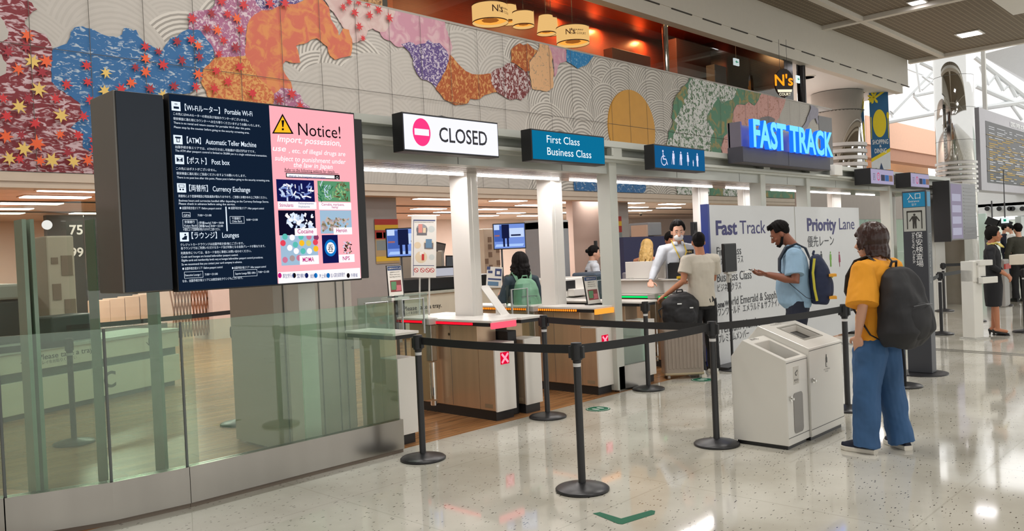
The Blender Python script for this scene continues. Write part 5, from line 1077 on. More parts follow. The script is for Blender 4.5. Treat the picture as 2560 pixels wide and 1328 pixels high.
def hand(b, w, d, pn, s, curl=25, spread=5, k=1., side=1):
    """w wrist, d finger direction, pn palm normal (the side the fingers curl to), side +1 thumb along s"""
    w = Vector(w); d = Vector(d).normalized(); pn = Vector(pn); pn = (pn-d*pn.dot(d)).normalized(); sd = d.cross(pn)*s
    L = .085*k
    for u in (-.026, -.009, .009, .026): b.tube([w-d*.01, w+d*L*.5+sd*u*k, w+d*L+sd*u*k*1.05], [.014*k, .015*k, .0115*k], 10, flat=1.)
    for i, (u, ln) in enumerate(((.030, .068), (.010, .078), (-.011, .072), (-.030, .056))):
        p = w+d*L+sd*u*k; a = 0; P = [p-d*.01]; q = p; seg = (.45, .32, .25)
        for j, f in enumerate(seg):
            a += math.radians(curl*(.6, 1., .9)[j]+(3 if i == 3 else 0)); dd = (d*math.cos(a)+pn*math.sin(a)+sd*(u*1.5)).normalized(); P.append(q); q = q+dd*ln*k*f
        P.append(q); limb(b, P, [.0095*k, .0095*k, .0086*k, .0078*k, .0068*k][:len(P)], 10)
    t0 = w+d*L*.28+sd*.026*k; t1 = t0+(d*.5+sd*.85+pn*.3).normalized()*.036*k; t2 = t1+(d*.85+sd*.35+pn*.35).normalized()*.030*k; t3 = t2+(d*.95+pn*.4).normalized()*.022*k
    limb(b, [t0, t1, t2, t3], [.014*k, .012*k, .0105*k, .008*k], 10)
def head_parts(b, M, k=1.):
    """cranium, jaw, nose, ears, lips in head space (x right, y forward)"""
    def T(p): return M @ (Vector(p)*k)
    M3 = M.to_3x3()
    def bl(c, rx, ry, rz): b.ball(T(c), rx*k, ry*k, rz*k, M3, 18, 12)
    bl((0, -.012, .028), .074, .092, .092); bl((0, .02, -.005), .066, .074, .088); bl((0, .034, -.055), .052, .05, .056); bl((0, .066, -.094), .024, .022, .02)
    b.tube([T((0, .082, .02)), T((0, .098, -.012)), T((0, .112, -.034)), T((0, .095, -.046))], [.008*k, .010*k, .014*k, .008*k], 10)
    for s in (-1, 1):
        bl((s*.074, -.004, -.012), .010, .019, .030); bl((s*.028, .083, .022), .022, .010, .007); bl((s*.04, .062, -.03), .02, .02, .018); bl((s*.012, .100, -.038), .008, .010, .008)
    bl((0, .088, -.064), .024, .010, .0055); bl((0, .086, -.074), .020, .010, .006)
def locks(b, M, k, n, seed, theta, hang, r0=.012, r1=.004, wave=0., outer=1.08, front_gap=0., cx=(0, -.014, .03), rad=(.078, .096, .096)):
    rd = random.Random(seed)
    for i in range(n):
        ph = rd.uniform(0, 2*math.pi); th1 = math.radians(theta(ph)); st = math.radians(rd.uniform(3, 30)); P = []; N = 5; R = []
        o = outer*rd.uniform(.97, 1.05)
        for j in range(N+1):
            th = st+(th1-st)*j/N; p = Vector((math.sin(ph)*math.sin(th)*rad[0]*o, math.cos(ph)*math.sin(th)*rad[1]*o, math.cos(th)*rad[2]*o))+Vector(cx); P.append(p); R.append(r0*(1-.35*j/N))
        h = hang(ph)*rd.uniform(.75, 1.15)
        if h > .01:
            m = max(2, int(h/.04)); out = Vector((math.sin(ph), math.cos(ph), 0))
            for j in range(1, m+1):
                u = j/m; w = Vector((math.sin(j*1.9+i)*wave, math.cos(j*1.7+i*2)*wave, 0)); P.append(P[N]-UZ*(h*u)+out*(.010*math.sin(u*2.5))-out*(.02*u if wave == 0 else 0)+w); R.append(r0*(.65-.4*u)+r1*u)
        b.tube([M @ (p*k) for p in P], [q*k for q in R], 7)
def person(label, at, face, h, sp):
    """at: floor point; face: facing direction; sp: pose and clothing in a 1.75 m figure, x = own right, y = forward"""
    k = h/1.75; f = Vector((face[0], face[1], 0)).normalized(); rot = math.atan2(f.y, f.x)-math.pi/2
    t = thing('person', label, 'person', (at[0], at[1], at[2] if len(at) > 2 else 0), rot, local=True)
    S = lambda p: Vector(p)*k
    vx = sp.get('voxel', .008)
    skin = sp['skin']; ly = sp.get('lean', 0.); lx = sp.get('leanx', 0.)
    sh = Vector((lx, ly, 1.42-abs(ly)*.12)); fat = sp.get('fat', 1.); sw = sp.get('sw', .178)
    hd = Vector(sp.get('head', (lx, ly+.03, 1.625))); hy, hp = sp.get('hyaw', 0), sp.get('hpitch', 0)
    HM = Matrix.Translation(hd*k) @ Matrix.Rotation(math.radians(hy), 4, 'Z') @ Matrix.Rotation(math.radians(-hp), 4, 'X')
    b = B()
    head_parts(b, HM, k)
    nk = HM @ (Vector((0, -.02, -.05))*k); limb(b, [S(sh)+Vector((0, -.02, -.03))*k, S(sh)+Vector((0, -.01, .04))*k, nk], [.075*k, .057*k, .054*k])
    hipz = .93
    ell(b, [(0, 0, z*k, rx*k, ry*k) for z, rx, ry in ((hipz-.10, .10, .09), (hipz, .145, .10), (1.04, .125, .095))]+[(lx*.5*k, ly*.5*k, 1.18*k, .13*k, .10*k), (lx*.9*k, ly*.9*k, 1.32*k, .15*k, .105*k), (sh.x*k, sh.y*k, (sh.z+.0)*k, .13*k, .075*k)])
    arms = {}
    for nm, s in (('L', -1), ('R', 1)):
        el, wr = Vector(sp['arm'+nm][0]), Vector(sp['arm'+nm][1]); s0 = sh+Vector((s*sw, 0, -.035)); arms[nm] = (s0, el, wr)
        limb(b, [S(sh+Vector((s*.08, 0, -.02))), S(s0), S(s0.lerp(el, .5)), S(el), S(el.lerp(wr, .35)), S(wr)], [.055*k, .050*k, .044*k*fat, .037*k*fat, .036*k*fat, .024*k])
        hs = sp['arm'+nm][2]
        if hs: hand(b, S(wr), hs[0], hs[1], hs[2], hs[3], k=k)
        else: b.ball(S(wr)+(S(wr)-S(el)).normalized()*.05*k, .035*k, .035*k, .05*k)
    legs = {}
    for nm, s in (('L', -1), ('R', 1)):
        kn, an, toe = sp.get('leg'+nm, ((s*.10, .02, .50), (s*.10, 0, .09), (s*.15, 1)))
        hp_ = Vector((s*.085, 0, .90)); kn = Vector(kn); an = Vector(an); legs[nm] = (hp_, kn, an, Vector((toe[0], toe[1], 0)).normalized())
        limb(b, [S(hp_), S(hp_.lerp(kn, .5)), S(kn), S(kn.lerp(an, .3)), S(an)], [.085*k, .070*k, .052*k, .050*k, .034*k])
        td = legs[nm][3]; limb(b, [S(an)-UZ*.03*k-td*.03*k, S(an)-UZ*.05*k+td*.12*k], [.036*k, .026*k])
    solid(b, 'body', skin, t, vx, 3)
    # eyes, brows
    if sp.get('eyes', True):
        for s in (-1, 1):
            b = B(); b.m(0).ball(HM @ (Vector((s*.028, .086, .006))*k), .011*k, .008*k, .0075*k, HM.to_3x3(), 10, 7); b.m(1).ball(HM @ (Vector((s*.028, .0905, .006))*k), .0055*k, .005*k, .0055*k, HM.to_3x3(), 8, 6); b.done('eye', [P('eye_white', (214, 208, 200), .2), P('iris_dark', (40, 28, 22), .2)], t, smooth=True)
        b = B()
        for s in (-1, 1): b.tube([HM @ (Vector(q)*k) for q in ((s*.012, .094, .026), (s*.03, .092, .032), (s*.046, .078, .027))], [.003*k, .0035*k, .002*k], 6)
        b.tube([HM @ (Vector(q)*k) for q in ((-.022, .090, -.069), (0, .098, -.068), (.022, .090, -.069))], .003*k, 6); b.done('brows_and_lips', P('brow_dark', (60, 34, 30), .6), t, smooth=True)
    # hair
    st, hm = sp['hair']; b = B(); M3 = HM.to_3x3()
    def cap(c, rx, ry, rz): b.ball(HM @ (Vector(c)*k), rx*k, ry*k, rz*k, M3, 18, 12)
    fr = lambda ph: math.cos(ph)
    if st == 'shag':
        cap((0, -.026, .038), .082, .094, .095); cap((0, -.05, -.02), .074, .062, .075)
        locks(b, HM, k, 190, 7, lambda p: 66 if fr(p) > .75 else (88 if fr(p) > .3 else 118), lambda p: .03 if fr(p) > .75 else (.085 if fr(p) > .1 else .10), .015, .003, 0.006, 1.16)
    elif st == 'short':
        cap((0, -.024, .034), .0765, .090, .089); cap((0, -.01, .07), .062, .078, .06)
        locks(b, HM, k, 130, 9, lambda p: 56 if fr(p) > .5 else 92, lambda p: .0, .011, .006, 0, 1.03)
        for i in range(14): b.tube([HM @ (Vector((-.05+.0075*i, .03, .122))*k), HM @ (Vector((-.05+.0075*i, .066, .116+.006*math.sin(i)))*k), HM @ (Vector((-.05+.0075*i, .084, .092+.01*math.sin(i*2.3)))*k)], [.013*k, .012*k, .005*k], 7)
    elif st == 'buzz':
        cap((0, -.024, .036), .0785, .090, .090); cap((0, -.045, -.01), .066, .062, .06)
    elif st == 'crop':
        cap((0, -.024, .040), .080, .092, .093); cap((0, -.045, -.005), .070, .064, .062); locks(b, HM, k, 90, 5, lambda p: 55 if fr(p) > .5 else 92, lambda p: .01, .012, .005)
    elif st == 'curly':
        cap((0, -.02, .035), .098, .108, .100); cap((0, -.05, -.06), .11, .07, .12); locks(b, HM, k, 200, 12, lambda p: 50 if fr(p) > .7 else 100, lambda p: 0 if fr(p) > .7 else .22, .018, .006, .02, 1.3)
        ell_c = HM @ (Vector((0, -.06, -.12))*k); b.ball(ell_c, .085*k, .055*k, .13*k, M3, 16, 10)
    elif st == 'long':
        cap((0, -.02, .035), .083, .097, .096); locks(b, HM, k, 140, 14, lambda p: 52 if fr(p) > .7 else 100, lambda p: 0 if fr(p) > .7 else .30, .014, .005, .008, 1.1)
        b.ball(HM @ (Vector((0, -.06, -.13))*k), .075*k, .04*k, .16*k, M3, 16, 10)
    elif st == 'bun':
        cap((0, -.024, .038), .080, .093, .094); cap((0, -.045, -.005), .070, .062, .06); cap((0, -.125, .02), .035, .032, .035); locks(b, HM, k, 60, 5, lambda p: 55 if fr(p) > .5 else 95, lambda p: 0, .009, .005)
    elif st == 'bob':
        cap((0, -.028, .042), .090, .102, .100); cap((0, -.06, -.015), .082, .066, .078); locks(b, HM, k, 110, 8, lambda p: 55 if fr(p) > .6 else 105, lambda p: .02, .014, .006, 0, 1.12)
    solid(b, 'hair', hm, t, vx*.75, 1, .003, (40, 40, 18), 2)
    # top
    tp = sp['top']; lo = tp.get('loose', .012); hem = tp.get('hem', .88); bl = tp.get('belly', 0.); b = B()
    zz = [(hem, .155, .112, 0), (hem+.05, .157, .114+bl*.6, bl*.3), (1.04, .146, .112+bl, bl*.6), (1.15, .146, .115+bl*.7, bl*.4), (1.27, .162, .118, 0), (1.36, .172, .108, 0)]
    ell(b, [((lx*max(0, (z-.93)/.49))*k, (ly*max(0, (z-.93)/.49)+oy)*k, z*k, (rx*sp.get('wide', 1)+lo)*k, (ry+lo)*k) for z, rx, ry, oy in zz]+[(sh.x*k, (sh.y-.005)*k, (sh.z-.005)*k, (.135+lo)*k, (.078+lo)*k), (sh.x*k, (sh.y-.008)*k, (sh.z+.035)*k, .075*k, .068*k)])
    sl = tp.get('sleeve', .5); sr = tp.get('sr', .062)
    for nm in 'LR':
        s0, el, wr = arms[nm]; s = -1 if nm == 'L' else 1
        if sl <= 0: continue
        P_ = [sh+Vector((s*.07, 0, -.03)), s0+Vector((0, 0, .0))]; Rr = [.075+lo*.5, .064+lo]
        if sl <= 1: P_ += [s0.lerp(el, sl*.5), s0.lerp(el, sl)]; Rr += [sr*.98+lo*.6, sr+lo]
        else: P_ += [s0.lerp(el, .5), el, el.lerp(wr, (sl-1)*.5), el.lerp(wr, min(1, sl-1))]; Rr += [sr*.9+lo, sr*.78+lo, sr*.68+lo*.8, sr*.5+lo*.6]
        b.tube([S(p) for p in P_], [q*k for q in Rr], 16); b.ball(S(s0), (.062+lo)*k, (.060+lo)*k, (.055+lo)*k)
        if sl > 1: b.ball(S(el), (sr*.78+lo)*k, (sr*.78+lo)*k, (sr*.78+lo)*k)
    solid(b, tp.get('name', 'shirt'), tp['mat'], t, vx, 2, tp.get('fold', .008), (9, 9, 6), tp.get('seed', 1), .003)
    if tp.get('collar'):
        b = B(); c = S(sh)+Vector((0, .002, .038))*k
        for i in range(15):
            a0, a1 = math.radians(105+i*22), math.radians(105+(i+1)*22); r0, r1 = .062*k, .082*k
            b.poly([c+Vector((r0*math.cos(a0), r0*math.sin(a0), .028*k)), c+Vector((r0*math.cos(a1), r0*math.sin(a1), .028*k)), c+Vector((r1*math.cos(a1), r1*math.sin(a1), -.014*k)), c+Vector((r1*math.cos(a0), r1*math.sin(a0), -.014*k))])
        o = b.done('collar', tp['mat'], t, smooth=True); md = o.modifiers.new('s', 'SOLIDIFY'); md.thickness = .005
    # bottom
    bt = sp['bottom']
    if bt.get('kind') == 'skirt':
        b = B(); ell(b, [(0, 0, z*k, rx*k, ry*k) for z, rx, ry in ((bt['hem'], .16, .115), (.6, .168, .128), (.8, .172, .138), (.93, .158, .122), (1.02, .135, .105))]); solid(b, 'skirt', bt['mat'], t, vx, 2, .004, (8, 8, 3))
    elif bt.get('kind') != 'none':
        w = bt.get('w', 1.); b = B(); ell(b, [(0, -.005*k, z*k, rx*k, ry*k) for z, rx, ry in ((.80, .13, .11), (.88, .158, .122), (.95, .155, .118), (1.02, .145, .108))])
        for nm in 'LR':
            hp_, kn, an, td = legs[nm]; e = an+Vector((0, 0, bt.get('cuff', -.02)))
            b.tube([S(p) for p in (hp_+Vector((0, 0, .02)), hp_.lerp(kn, .35), hp_.lerp(kn, .7), kn, kn.lerp(e, .5), e)], [q*k for q in (.098, .098*w, .086*w, .078*w, .073*w, .076*w)], 18)
        solid(b, 'trousers', bt['mat'], t, vx, 2, bt.get('fold', .009), (10, 10, 7), 4, .003)
    # shoes
    shm = sp['shoes']
    for nm in 'LR':
        hp_, kn, an, td = legs[nm]; sd = Vector((td.y, -td.x, 0)); o = Vector((an.x, an.y, 0))*k+Vector((0, 0, sp.get('footz', 0)))
        prof = [(-.075, .032), (-.03, .036), (.04, .040), (.10, .046), (.15, .045), (.185, .030), (.198, .010)]
        def outline(z, e): return [o+td*(u*k)+sd*((w_+e)*k)+UZ*z*k for u, w_ in prof]+[o+td*(u*k)-sd*((w_+e)*k)+UZ*z*k for u, w_ in prof[::-1]]
        if shm[0] == 'heel':
            b = B(); b.tube([o-td*.055*k+UZ*.06*k, o-td*.055*k], [.02*k, .009*k], 10); b.prism([o+td*(u*k)+sd*(w_*k) for u, w_ in ((-.02, .01), (.05, .03), (.12, .036), (.17, .012), (.17, -.012), (.12, -.036), (.05, -.03), (-.02, -.01))], (0, 0, .012)); limb(b, [o-td*.05*k+UZ*.075*k, o+td*.05*k+UZ*.045*k, o+td*.14*k+UZ*.022*k], [.032*k, .030*k, .024*k]); b.done('shoe', shm[1], t, smooth=False); continue
        b = B(); R = [[b.bm.verts.new(p) for p in outline(z, e)] for z, e in ((0, -.002), (.004, .004), (.030, .004), (.034, .0))]; b.skin(R); sole = b.done('sole', shm[2], t)
        b = B(); limb(b, [o-td*.04*k+UZ*.062*k, o+td*.03*k+UZ*.062*k, o+td*.10*k+UZ*.048*k, o+td*.155*k+UZ*.038*k], [.038*k, .041*k, .038*k, .028*k], flat=1.0); R = [[b.bm.verts.new(p) for p in outline(z, e)] for z, e in ((.028, -.004), (.045, -.006), (.058, -.016))]; b.skin(R)
        b.tube([o-td*.035*k+UZ*.05*k, o-td*.03*k+UZ*.10*k], [.038*k, .036*k], 14); solid(b, 'shoe', shm[1], t, .005, 2)
        if len(shm) > 3:
            b = B()
            for j in range(4):
                c = o+td*(.045+.022*j)*k+UZ*(.098-.009*j)*k; b.tube([c-sd*.022*k-UZ*.006*k, c+UZ*.004*k, c+sd*.022*k-UZ*.006*k], .0032, 6)
            c = o+td*.04*k+UZ*.105*k
            for s in (-1, 1): b.tube([c, c+sd*s*.02+UZ*.012, c+sd*s*.032-UZ*.005, c+sd*s*.012-UZ*.004, c], .0024, 6)
            b.done('laces', shm[3], t)
    W = Matrix.Translation(Vector((at[0], at[1], at[2] if len(at) > 2 else 0))) @ Matrix.Rotation(rot, 4, 'Z')
    return t, W, k, HM
def local_of(t): return t
skin_l = P('skin_light', (214, 164, 138), .5, var=.05, scale=20); skin_t = P('skin_tan', (186, 124, 92), .5, var=.05, scale=20); skin_b = P('skin_brown', (138, 84, 62), .45, var=.06, scale=20)
hair_bk = P('hair_black', (18, 15, 15), .7, spec=.15, var=.25, scale=60); hair_br = P('hair_dark_brown', (52, 30, 24), .35, var=.3, scale=60); hair_bl = P('hair_blond', (206, 166, 96), .4, var=.3, scale=40, stretch=(1, 1, .3))
r0v, fv = Vector((.692, -.722, 0)), Vector((.722, .692, 0))
def relaxed(s, out=.06, fy=.02, ln=0.): return ((s*(.215+out*.5), -.01+fy*.3, 1.13), (s*(.215+out), .03+fy, .88), ((s*.02, .12, -1), (-s, .1, 0), s, 22))
# 1 orange shirt, waiting
p = onZ(2206, 1124); denim = P('denim', (52, 90, 134), .75, var=.34, scale=5, stretch=(1, 1, .5), bump=.1)
ochre = P('ochre_cotton', (232, 156, 34), .8, var=.08, scale=8)
t1, W1, k1, H1 = person('person with dark shaggy hair in an orange T-shirt and wide blue jeans, hand in pocket', (p.x, p.y, 0), (.20, .98), 1.645, dict(
    skin=skin_l, hair=('shag', hair_br), voxel=.0065, head=(0, .035, 1.60), hyaw=20, hpitch=2, lean=-.01,
    armL=((-.275, -.055, 1.13), (-.235, .02, .90), ((.25, .15, -1), (1, .2, 0), -1, 12)), armR=((.25, .0, 1.12), (.23, .09, .90), ((0, .15, -1), (-1, .1, 0), 1, 20)),
    legL=((-.13, .03, .50), (-.165, .03, .09), (-.10, 1)), legR=((.11, -.01, .50), (.14, -.08, .09), (.45, 1)),
    top=dict(mat=ochre, hem=.84, sleeve=.99, sr=.092, loose=.026, fold=.014, name='t_shirt'), wide=1.12, sw=.19, bottom=dict(mat=denim, w=1.32, fold=.016, cuff=-.045), shoes=('sneaker', P('shoe_navy', (24, 28, 48), .7), P('sole_white', (226, 220, 208), .5), P('lace_dark', (70, 66, 62), .6))))
# 2 man in blue polo reading phone
polo = P('polo_blue', (146, 178, 204), .8, var=.06, scale=10); navy_cloth = P('navy_cloth', (26, 32, 50), .8, var=.12)
at2 = onD(1990, 700, 8.35)
t2, W2, k2, H2 = person('bearded man in a pale blue polo shirt looking down at papers in his hands', (at2.x, at2.y, 0), (-.47, .88), 1.76, dict(
    skin=skin_b, hair=('short', hair_bk), head=(0, .135, 1.60), hpitch=30, lean=.02, fat=1.28, wide=1.06, voxel=.007,
    armL=((-.25, .02, 1.13), (-.13, .27, 1.20), ((.25, 1, .05), (.2, 0, 1), -1, 32)), armR=((.25, .04, 1.12), (.10, .29, 1.19), ((-.25, 1, .05), (-.2, 0, 1), 1, 32)),
    top=dict(mat=polo, hem=.85, sleeve=.78, sr=.078, loose=.016, belly=.045, fold=.011, name='polo_shirt', collar=True), bottom=dict(mat=navy_cloth, w=1.05), shoes=('sneaker', P('shoe_black', (22, 22, 24), .5), P('sole_black', (40, 40, 40), .5))))
b = B(); 
for s in (-1, 1): limb(b, [H2 @ Vector((s*.066, .0, -.035)), H2 @ Vector((s*.056, .04, -.085)), H2 @ Vector((s*.02, .074, -.108))], [.012, .016, .014])
limb(b, [H2 @ Vector((-.02, .088, -.094)), H2 @ Vector((.02, .088, -.094))], [.012, .012]); solid(b, 'beard', hair_bk, t2, .006, 1)
# 3 traveller in beige T-shirt
beige = P('beige_cotton', (204, 196, 182), .8, var=.05, scale=10); blk_cloth = P('black_cloth', (24, 24, 27), .8, var=.15)
p = onZ(1762, 938)
t3, W3, k3, H3 = person('man in a beige T-shirt and striped black track pants seen from behind at the gate', (p.x, p.y, 0), (.57, .82), 1.70, dict(
    skin=skin_t, hair=('buzz', hair_bk), head=(0, .03, 1.61), hyaw=-14, lean=0., voxel=.007,
    armL=((-.24, -.03, 1.15), (-.42, .12, .98), ((-.6, .5, -.45), (.3, .2, -1), -1, 40)), armR=((.22, .12, 1.15), (.06, .30, 1.13), ((-.6, 1, 0), (0, 0, -1), 1, 25)),
    legL=((-.11, .0, .50), (-.09, -.08, .09), (-.2, 1)), legR=((.12, .03, .50), (.15, .04, .09), (.2, 1)),
    top=dict(mat=beige, hem=.84, sleeve=.62, sr=.074, loose=.014, name='t_shirt'), bottom=dict(mat=blk_cloth, w=1.0), shoes=('sneaker', P('shoe_white', (220, 220, 214), .5), P('sole_white', (0, 0, 0)))))
b = B()
for u in (-.018, 0, .018):
    b.prism([Vector((-.205+.0, u-.004, .50)), Vector((-.205, u+.004, .50)), Vector((-.178, u-.07+.004, .12)), Vector((-.178, u-.07-.004, .12))], (-.006, 0, 0))
b.done('side_stripe', P('stripe_white', (216, 216, 212), .7), t3)
# 4 officer
whs = P('white_shirt', (210, 214, 222), .75, var=.04, scale=10)
at4 = onD(1692, 640, 10.55)
t4, W4, k4, H4 = person('masked officer in a white shirt with a yellow lanyard behind the white counter', (at4.x, at4.y, 0), (-.62, -.78), 1.87, dict(
    skin=skin_l, hair=('crop', hair_bk), head=(0, .07, 1.60), hpitch=10, lean=.04, hyaw=-10, voxel=.008,
    armL=((-.27, .10, 1.16), (-.26, .27, 1.02), ((0, 1, -.2), (0, 0, -1), -1, 15)), armR=((.30, .08, 1.17), (.42, .26, 1.02), ((.3, 1, -.2), (0, 0, -1), 1, 15)),
    top=dict(mat=whs, hem=.90, sleeve=1.9, sr=.056, loose=.010, fold=.010, name='uniform_shirt', collar=True), bottom=dict(mat=navy_cloth), shoes=('sneaker', P('shoe_black', (0, 0, 0)), P('sole_black', (0, 0, 0)))))
b = B(); b.ball(H4 @ Vector((0, .058, -.06)), .062, .055, .052, H4.to_3x3(), 16, 10); solid(b, 'face_mask', P('mask_white', (236, 236, 238), .7), t4, .006, 2)
b = B(); b.tube([Vector((-.07, .03, 1.50))*k4, Vector((-.06, .175, 1.36))*k4, Vector((.0, .19, 1.22))*k4], .007, 6); b.tube([Vector((.07, .03, 1.50))*k4, Vector((.06, .175, 1.36))*k4, Vector((.0, .19, 1.22))*k4], .007, 6); b.done('lanyard', P('lanyard_yellow', (216, 184, 50), .6), t4)
b = B(); b.m(0).box(-.045, .045, .205, .211, 1.22, 1.33); b.m(1).box(-.045, .045, .211, .213, 1.31, 1.33); b.done('name_badge', [P('badge_yellow', (232, 214, 80), .5), P('ink_dark', (0, 0, 0))], t4)
b = B(); b.m(0).box(-.165, -.06, .166, .172, 1.42, 1.475); b.m(1).text('JNN', (-.065, .1735, 1.434), -UX, UZ, .038, bold=.02); b.done('chest_patch', [P('patch_black', (26, 26, 24), .6), P('patch_gold', (222, 196, 130), .6)], t4, fix=False)
# 5 woman with green backpack
at5 = onD(1303, 700, 9.75)
t5, W5, k5, H5 = person('woman with long dark curly hair and a green backpack seen from behind', (at5.x, at5.y, 0), (.5, .86), 1.52, dict(
    skin=skin_l, hair=('curly', hair_bk), head=(0, .03, 1.61), voxel=.009, armL=((-.26, .04, 1.14), (-.24, .25, 1.17), ((0, 1, .1), (1, 0, 0), -1, 35)), armR=relaxed(1),
    top=dict(mat=P('teal_dark', (44, 60, 70), .8), hem=.86, sleeve=1.8, sr=.066, loose=.012, name='sweater'), bottom=dict(mat=navy_cloth), shoes=('sneaker', P('shoe_black', (0, 0, 0)), P('sole_black', (0, 0, 0)))))
# 6 airline woman at the x-ray
at6 = onD(1477, 650, 12.6)
t6, W6, k6, H6 = person('woman in a dark vest and white blouse with a hair bun carrying a box', (at6.x, at6.y, 0), (.78, -.62), 1.60, dict(
    skin=skin_l, hair=('bun', hair_bk), head=(0, .06, 1.60), hpitch=12, lean=.03, voxel=.009, armL=((-.24, .06, 1.13), (-.12, .30, 1.08), ((.2, 1, 0), (0, 0, 1), -1, 30)), armR=((.24, .06, 1.13), (.12, .30, 1.08), ((-.2, 1, 0), (0, 0, 1), 1, 30)),
    top=dict(mat=whs, hem=.92, sleeve=.6, sr=.066, loose=.008, name='blouse', collar=True), bottom=dict(mat=navy_cloth), shoes=('sneaker', P('shoe_black', (0, 0, 0)), P('sole_black', (0, 0, 0)))))
b = B(); ell(b, [(0, .03*max(0, (z-.93)/.49), z*k6, rx*k6, ry*k6) for z, rx, ry in ((.93, .172, .13), (1.05, .160, .128), (1.2, .165, .132), (1.33, .12, .135))]); solid(b, 'vest', P('vest_dark', (46, 40, 50), .8), t6, .01, 2)
# 7 blond visitor, 8 dark-haired man
at7 = onD(1612, 640, 12.4)
person('blond visitor with long wavy hair and bare shoulders bending over the desk', (at7.x, at7.y, 0), (.90, .3), 1.68, dict(
    skin=skin_t, hair=('long', hair_bl), head=(0, .14, 1.57), hpitch=25, lean=.10, voxel=.009, armL=((-.22, .18, 1.14), (-.16, .36, 1.0), None), armR=((.23, .14, 1.14), (.16, .34, 1.0), None),
    top=dict(mat=P('top_grey', (120, 110, 112), .8), hem=.9, sleeve=0, loose=-.01, name='strap_top'), bottom=dict(mat=navy_cloth), shoes=('sneaker', P('shoe_black', (0, 0, 0)), P('sole_black', (0, 0, 0)))))
at8 = onD(1668, 640, 12.9)
person('dark-haired man leaning down behind the masked officer', (at8.x, at8.y, 0), (-.5, -.85), 1.78, dict(
    skin=skin_t, hair=('crop', hair_bk), head=(0, .13, 1.58), hpitch=28, lean=.09, voxel=.009, armL=relaxed(-1), armR=relaxed(1),
    top=dict(mat=P('jacket_navy', (34, 38, 62), .8), hem=.88, sleeve=1.9, loose=.014, name='jacket'), bottom=dict(mat=navy_cloth), shoes=('sneaker', P('shoe_black', (0, 0, 0)), P('sole_black', (0, 0, 0)))))
# 9 ground staff woman at right
p = onZ(2487, 838)
t9, W9, k9, H9 = person('woman in a black uniform dress with a yellow neck scarf, hands clasped', (p.x, p.y, 0), (.12, -.99), 1.60, dict(
    skin=skin_t, hair=('bob', hair_bk), head=(0, .035, 1.615), voxel=.008, footz=.0, armL=((-.235, .01, 1.12), (-.07, .20, .95), ((.7, .5, -.55), (.2, -1, 0), -1, 30)), armR=((.235, .02, 1.12), (.07, .21, .96), ((-.7, .5, -.55), (-.2, -1, 0), 1, 35)),
    legL=((-.07, .01, .50), (-.06, -.02, .12), (-.05, 1)), legR=((.07, .03, .50), (.055, .05, .12), (.05, 1)),
    top=dict(mat=P('uniform_black', (24, 25, 30), .8), hem=.95, sleeve=1.55, sr=.06, loose=.008, name='uniform_jacket'), bottom=dict(kind='skirt', hem=.47, mat=P('uniform_black', (0, 0, 0))), shoes=('heel', P('heel_black', (20, 20, 22), .3))))
b = B(); c0 = Vector((0, .02, 1.475))*k9
for i in range(9):
    a = i*.7; q = c0+Vector((.062*math.cos(a), .062*math.sin(a), .01*math.sin(3*a))); b.ball(q, .026, .026, .017, n=8, k=6)
limb(b, [c0+Vector((.03, .08, -.01)), c0+Vector((.07, .12, -.05))], [.022, .012]); limb(b, [c0+Vector((-.02, .085, -.01)), c0+Vector((-.03, .13, -.06))], [.02, .01]); solid(b, 'neck_scarf', P('scarf_yellow', (206, 190, 104), .6), t9, .006, 1, .004, (30, 30, 30))
# 10.. far people
def far_person(lab, px, py_feet, h, face, topc, botc, hair='crop', sleeve=1.9, hm=hair_bk, D=None):
    a = onZ(px, py_feet) if D is None else onD(px, 650, D)
    return person(lab, (a.x, a.y, 0), face, h, dict(skin=skin_l, hair=(hair, hm), voxel=.014, eyes=False, armL=relaxed(-1), armR=relaxed(1), top=dict(mat=topc, hem=.88, sleeve=sleeve, loose=.012), bottom=dict(mat=botc), shoes=('sneaker', P('shoe_black', (0, 0, 0)), P('sole_black', (0, 0, 0)))))
far_person('person in a dark olive jacket with a pale waist pouch far behind the kiosk', 2548, 0, 1.66, (.72, .69), P('olive_dark', (58, 58, 48), .8), P('black_cloth', (0, 0, 0)), D=17.5)
far_person('person in white beside the check-in counters, partly behind the uniformed woman', 2530, 0, 1.68, (-.5, .8), P('far_white', (226, 232, 232), .8), navy_cloth, D=26)
far_person('dark-haired far passenger just right of the uniformed woman head', 2513, 0, 1.70, (.3, -.9), navy_cloth, navy_cloth, D=27)
far_person('dark-haired far passenger left of the uniformed woman head', 2474, 0, 1.72, (.3, -.9), P('far_grey', (90, 94, 98), .8), navy_cloth, D=27)
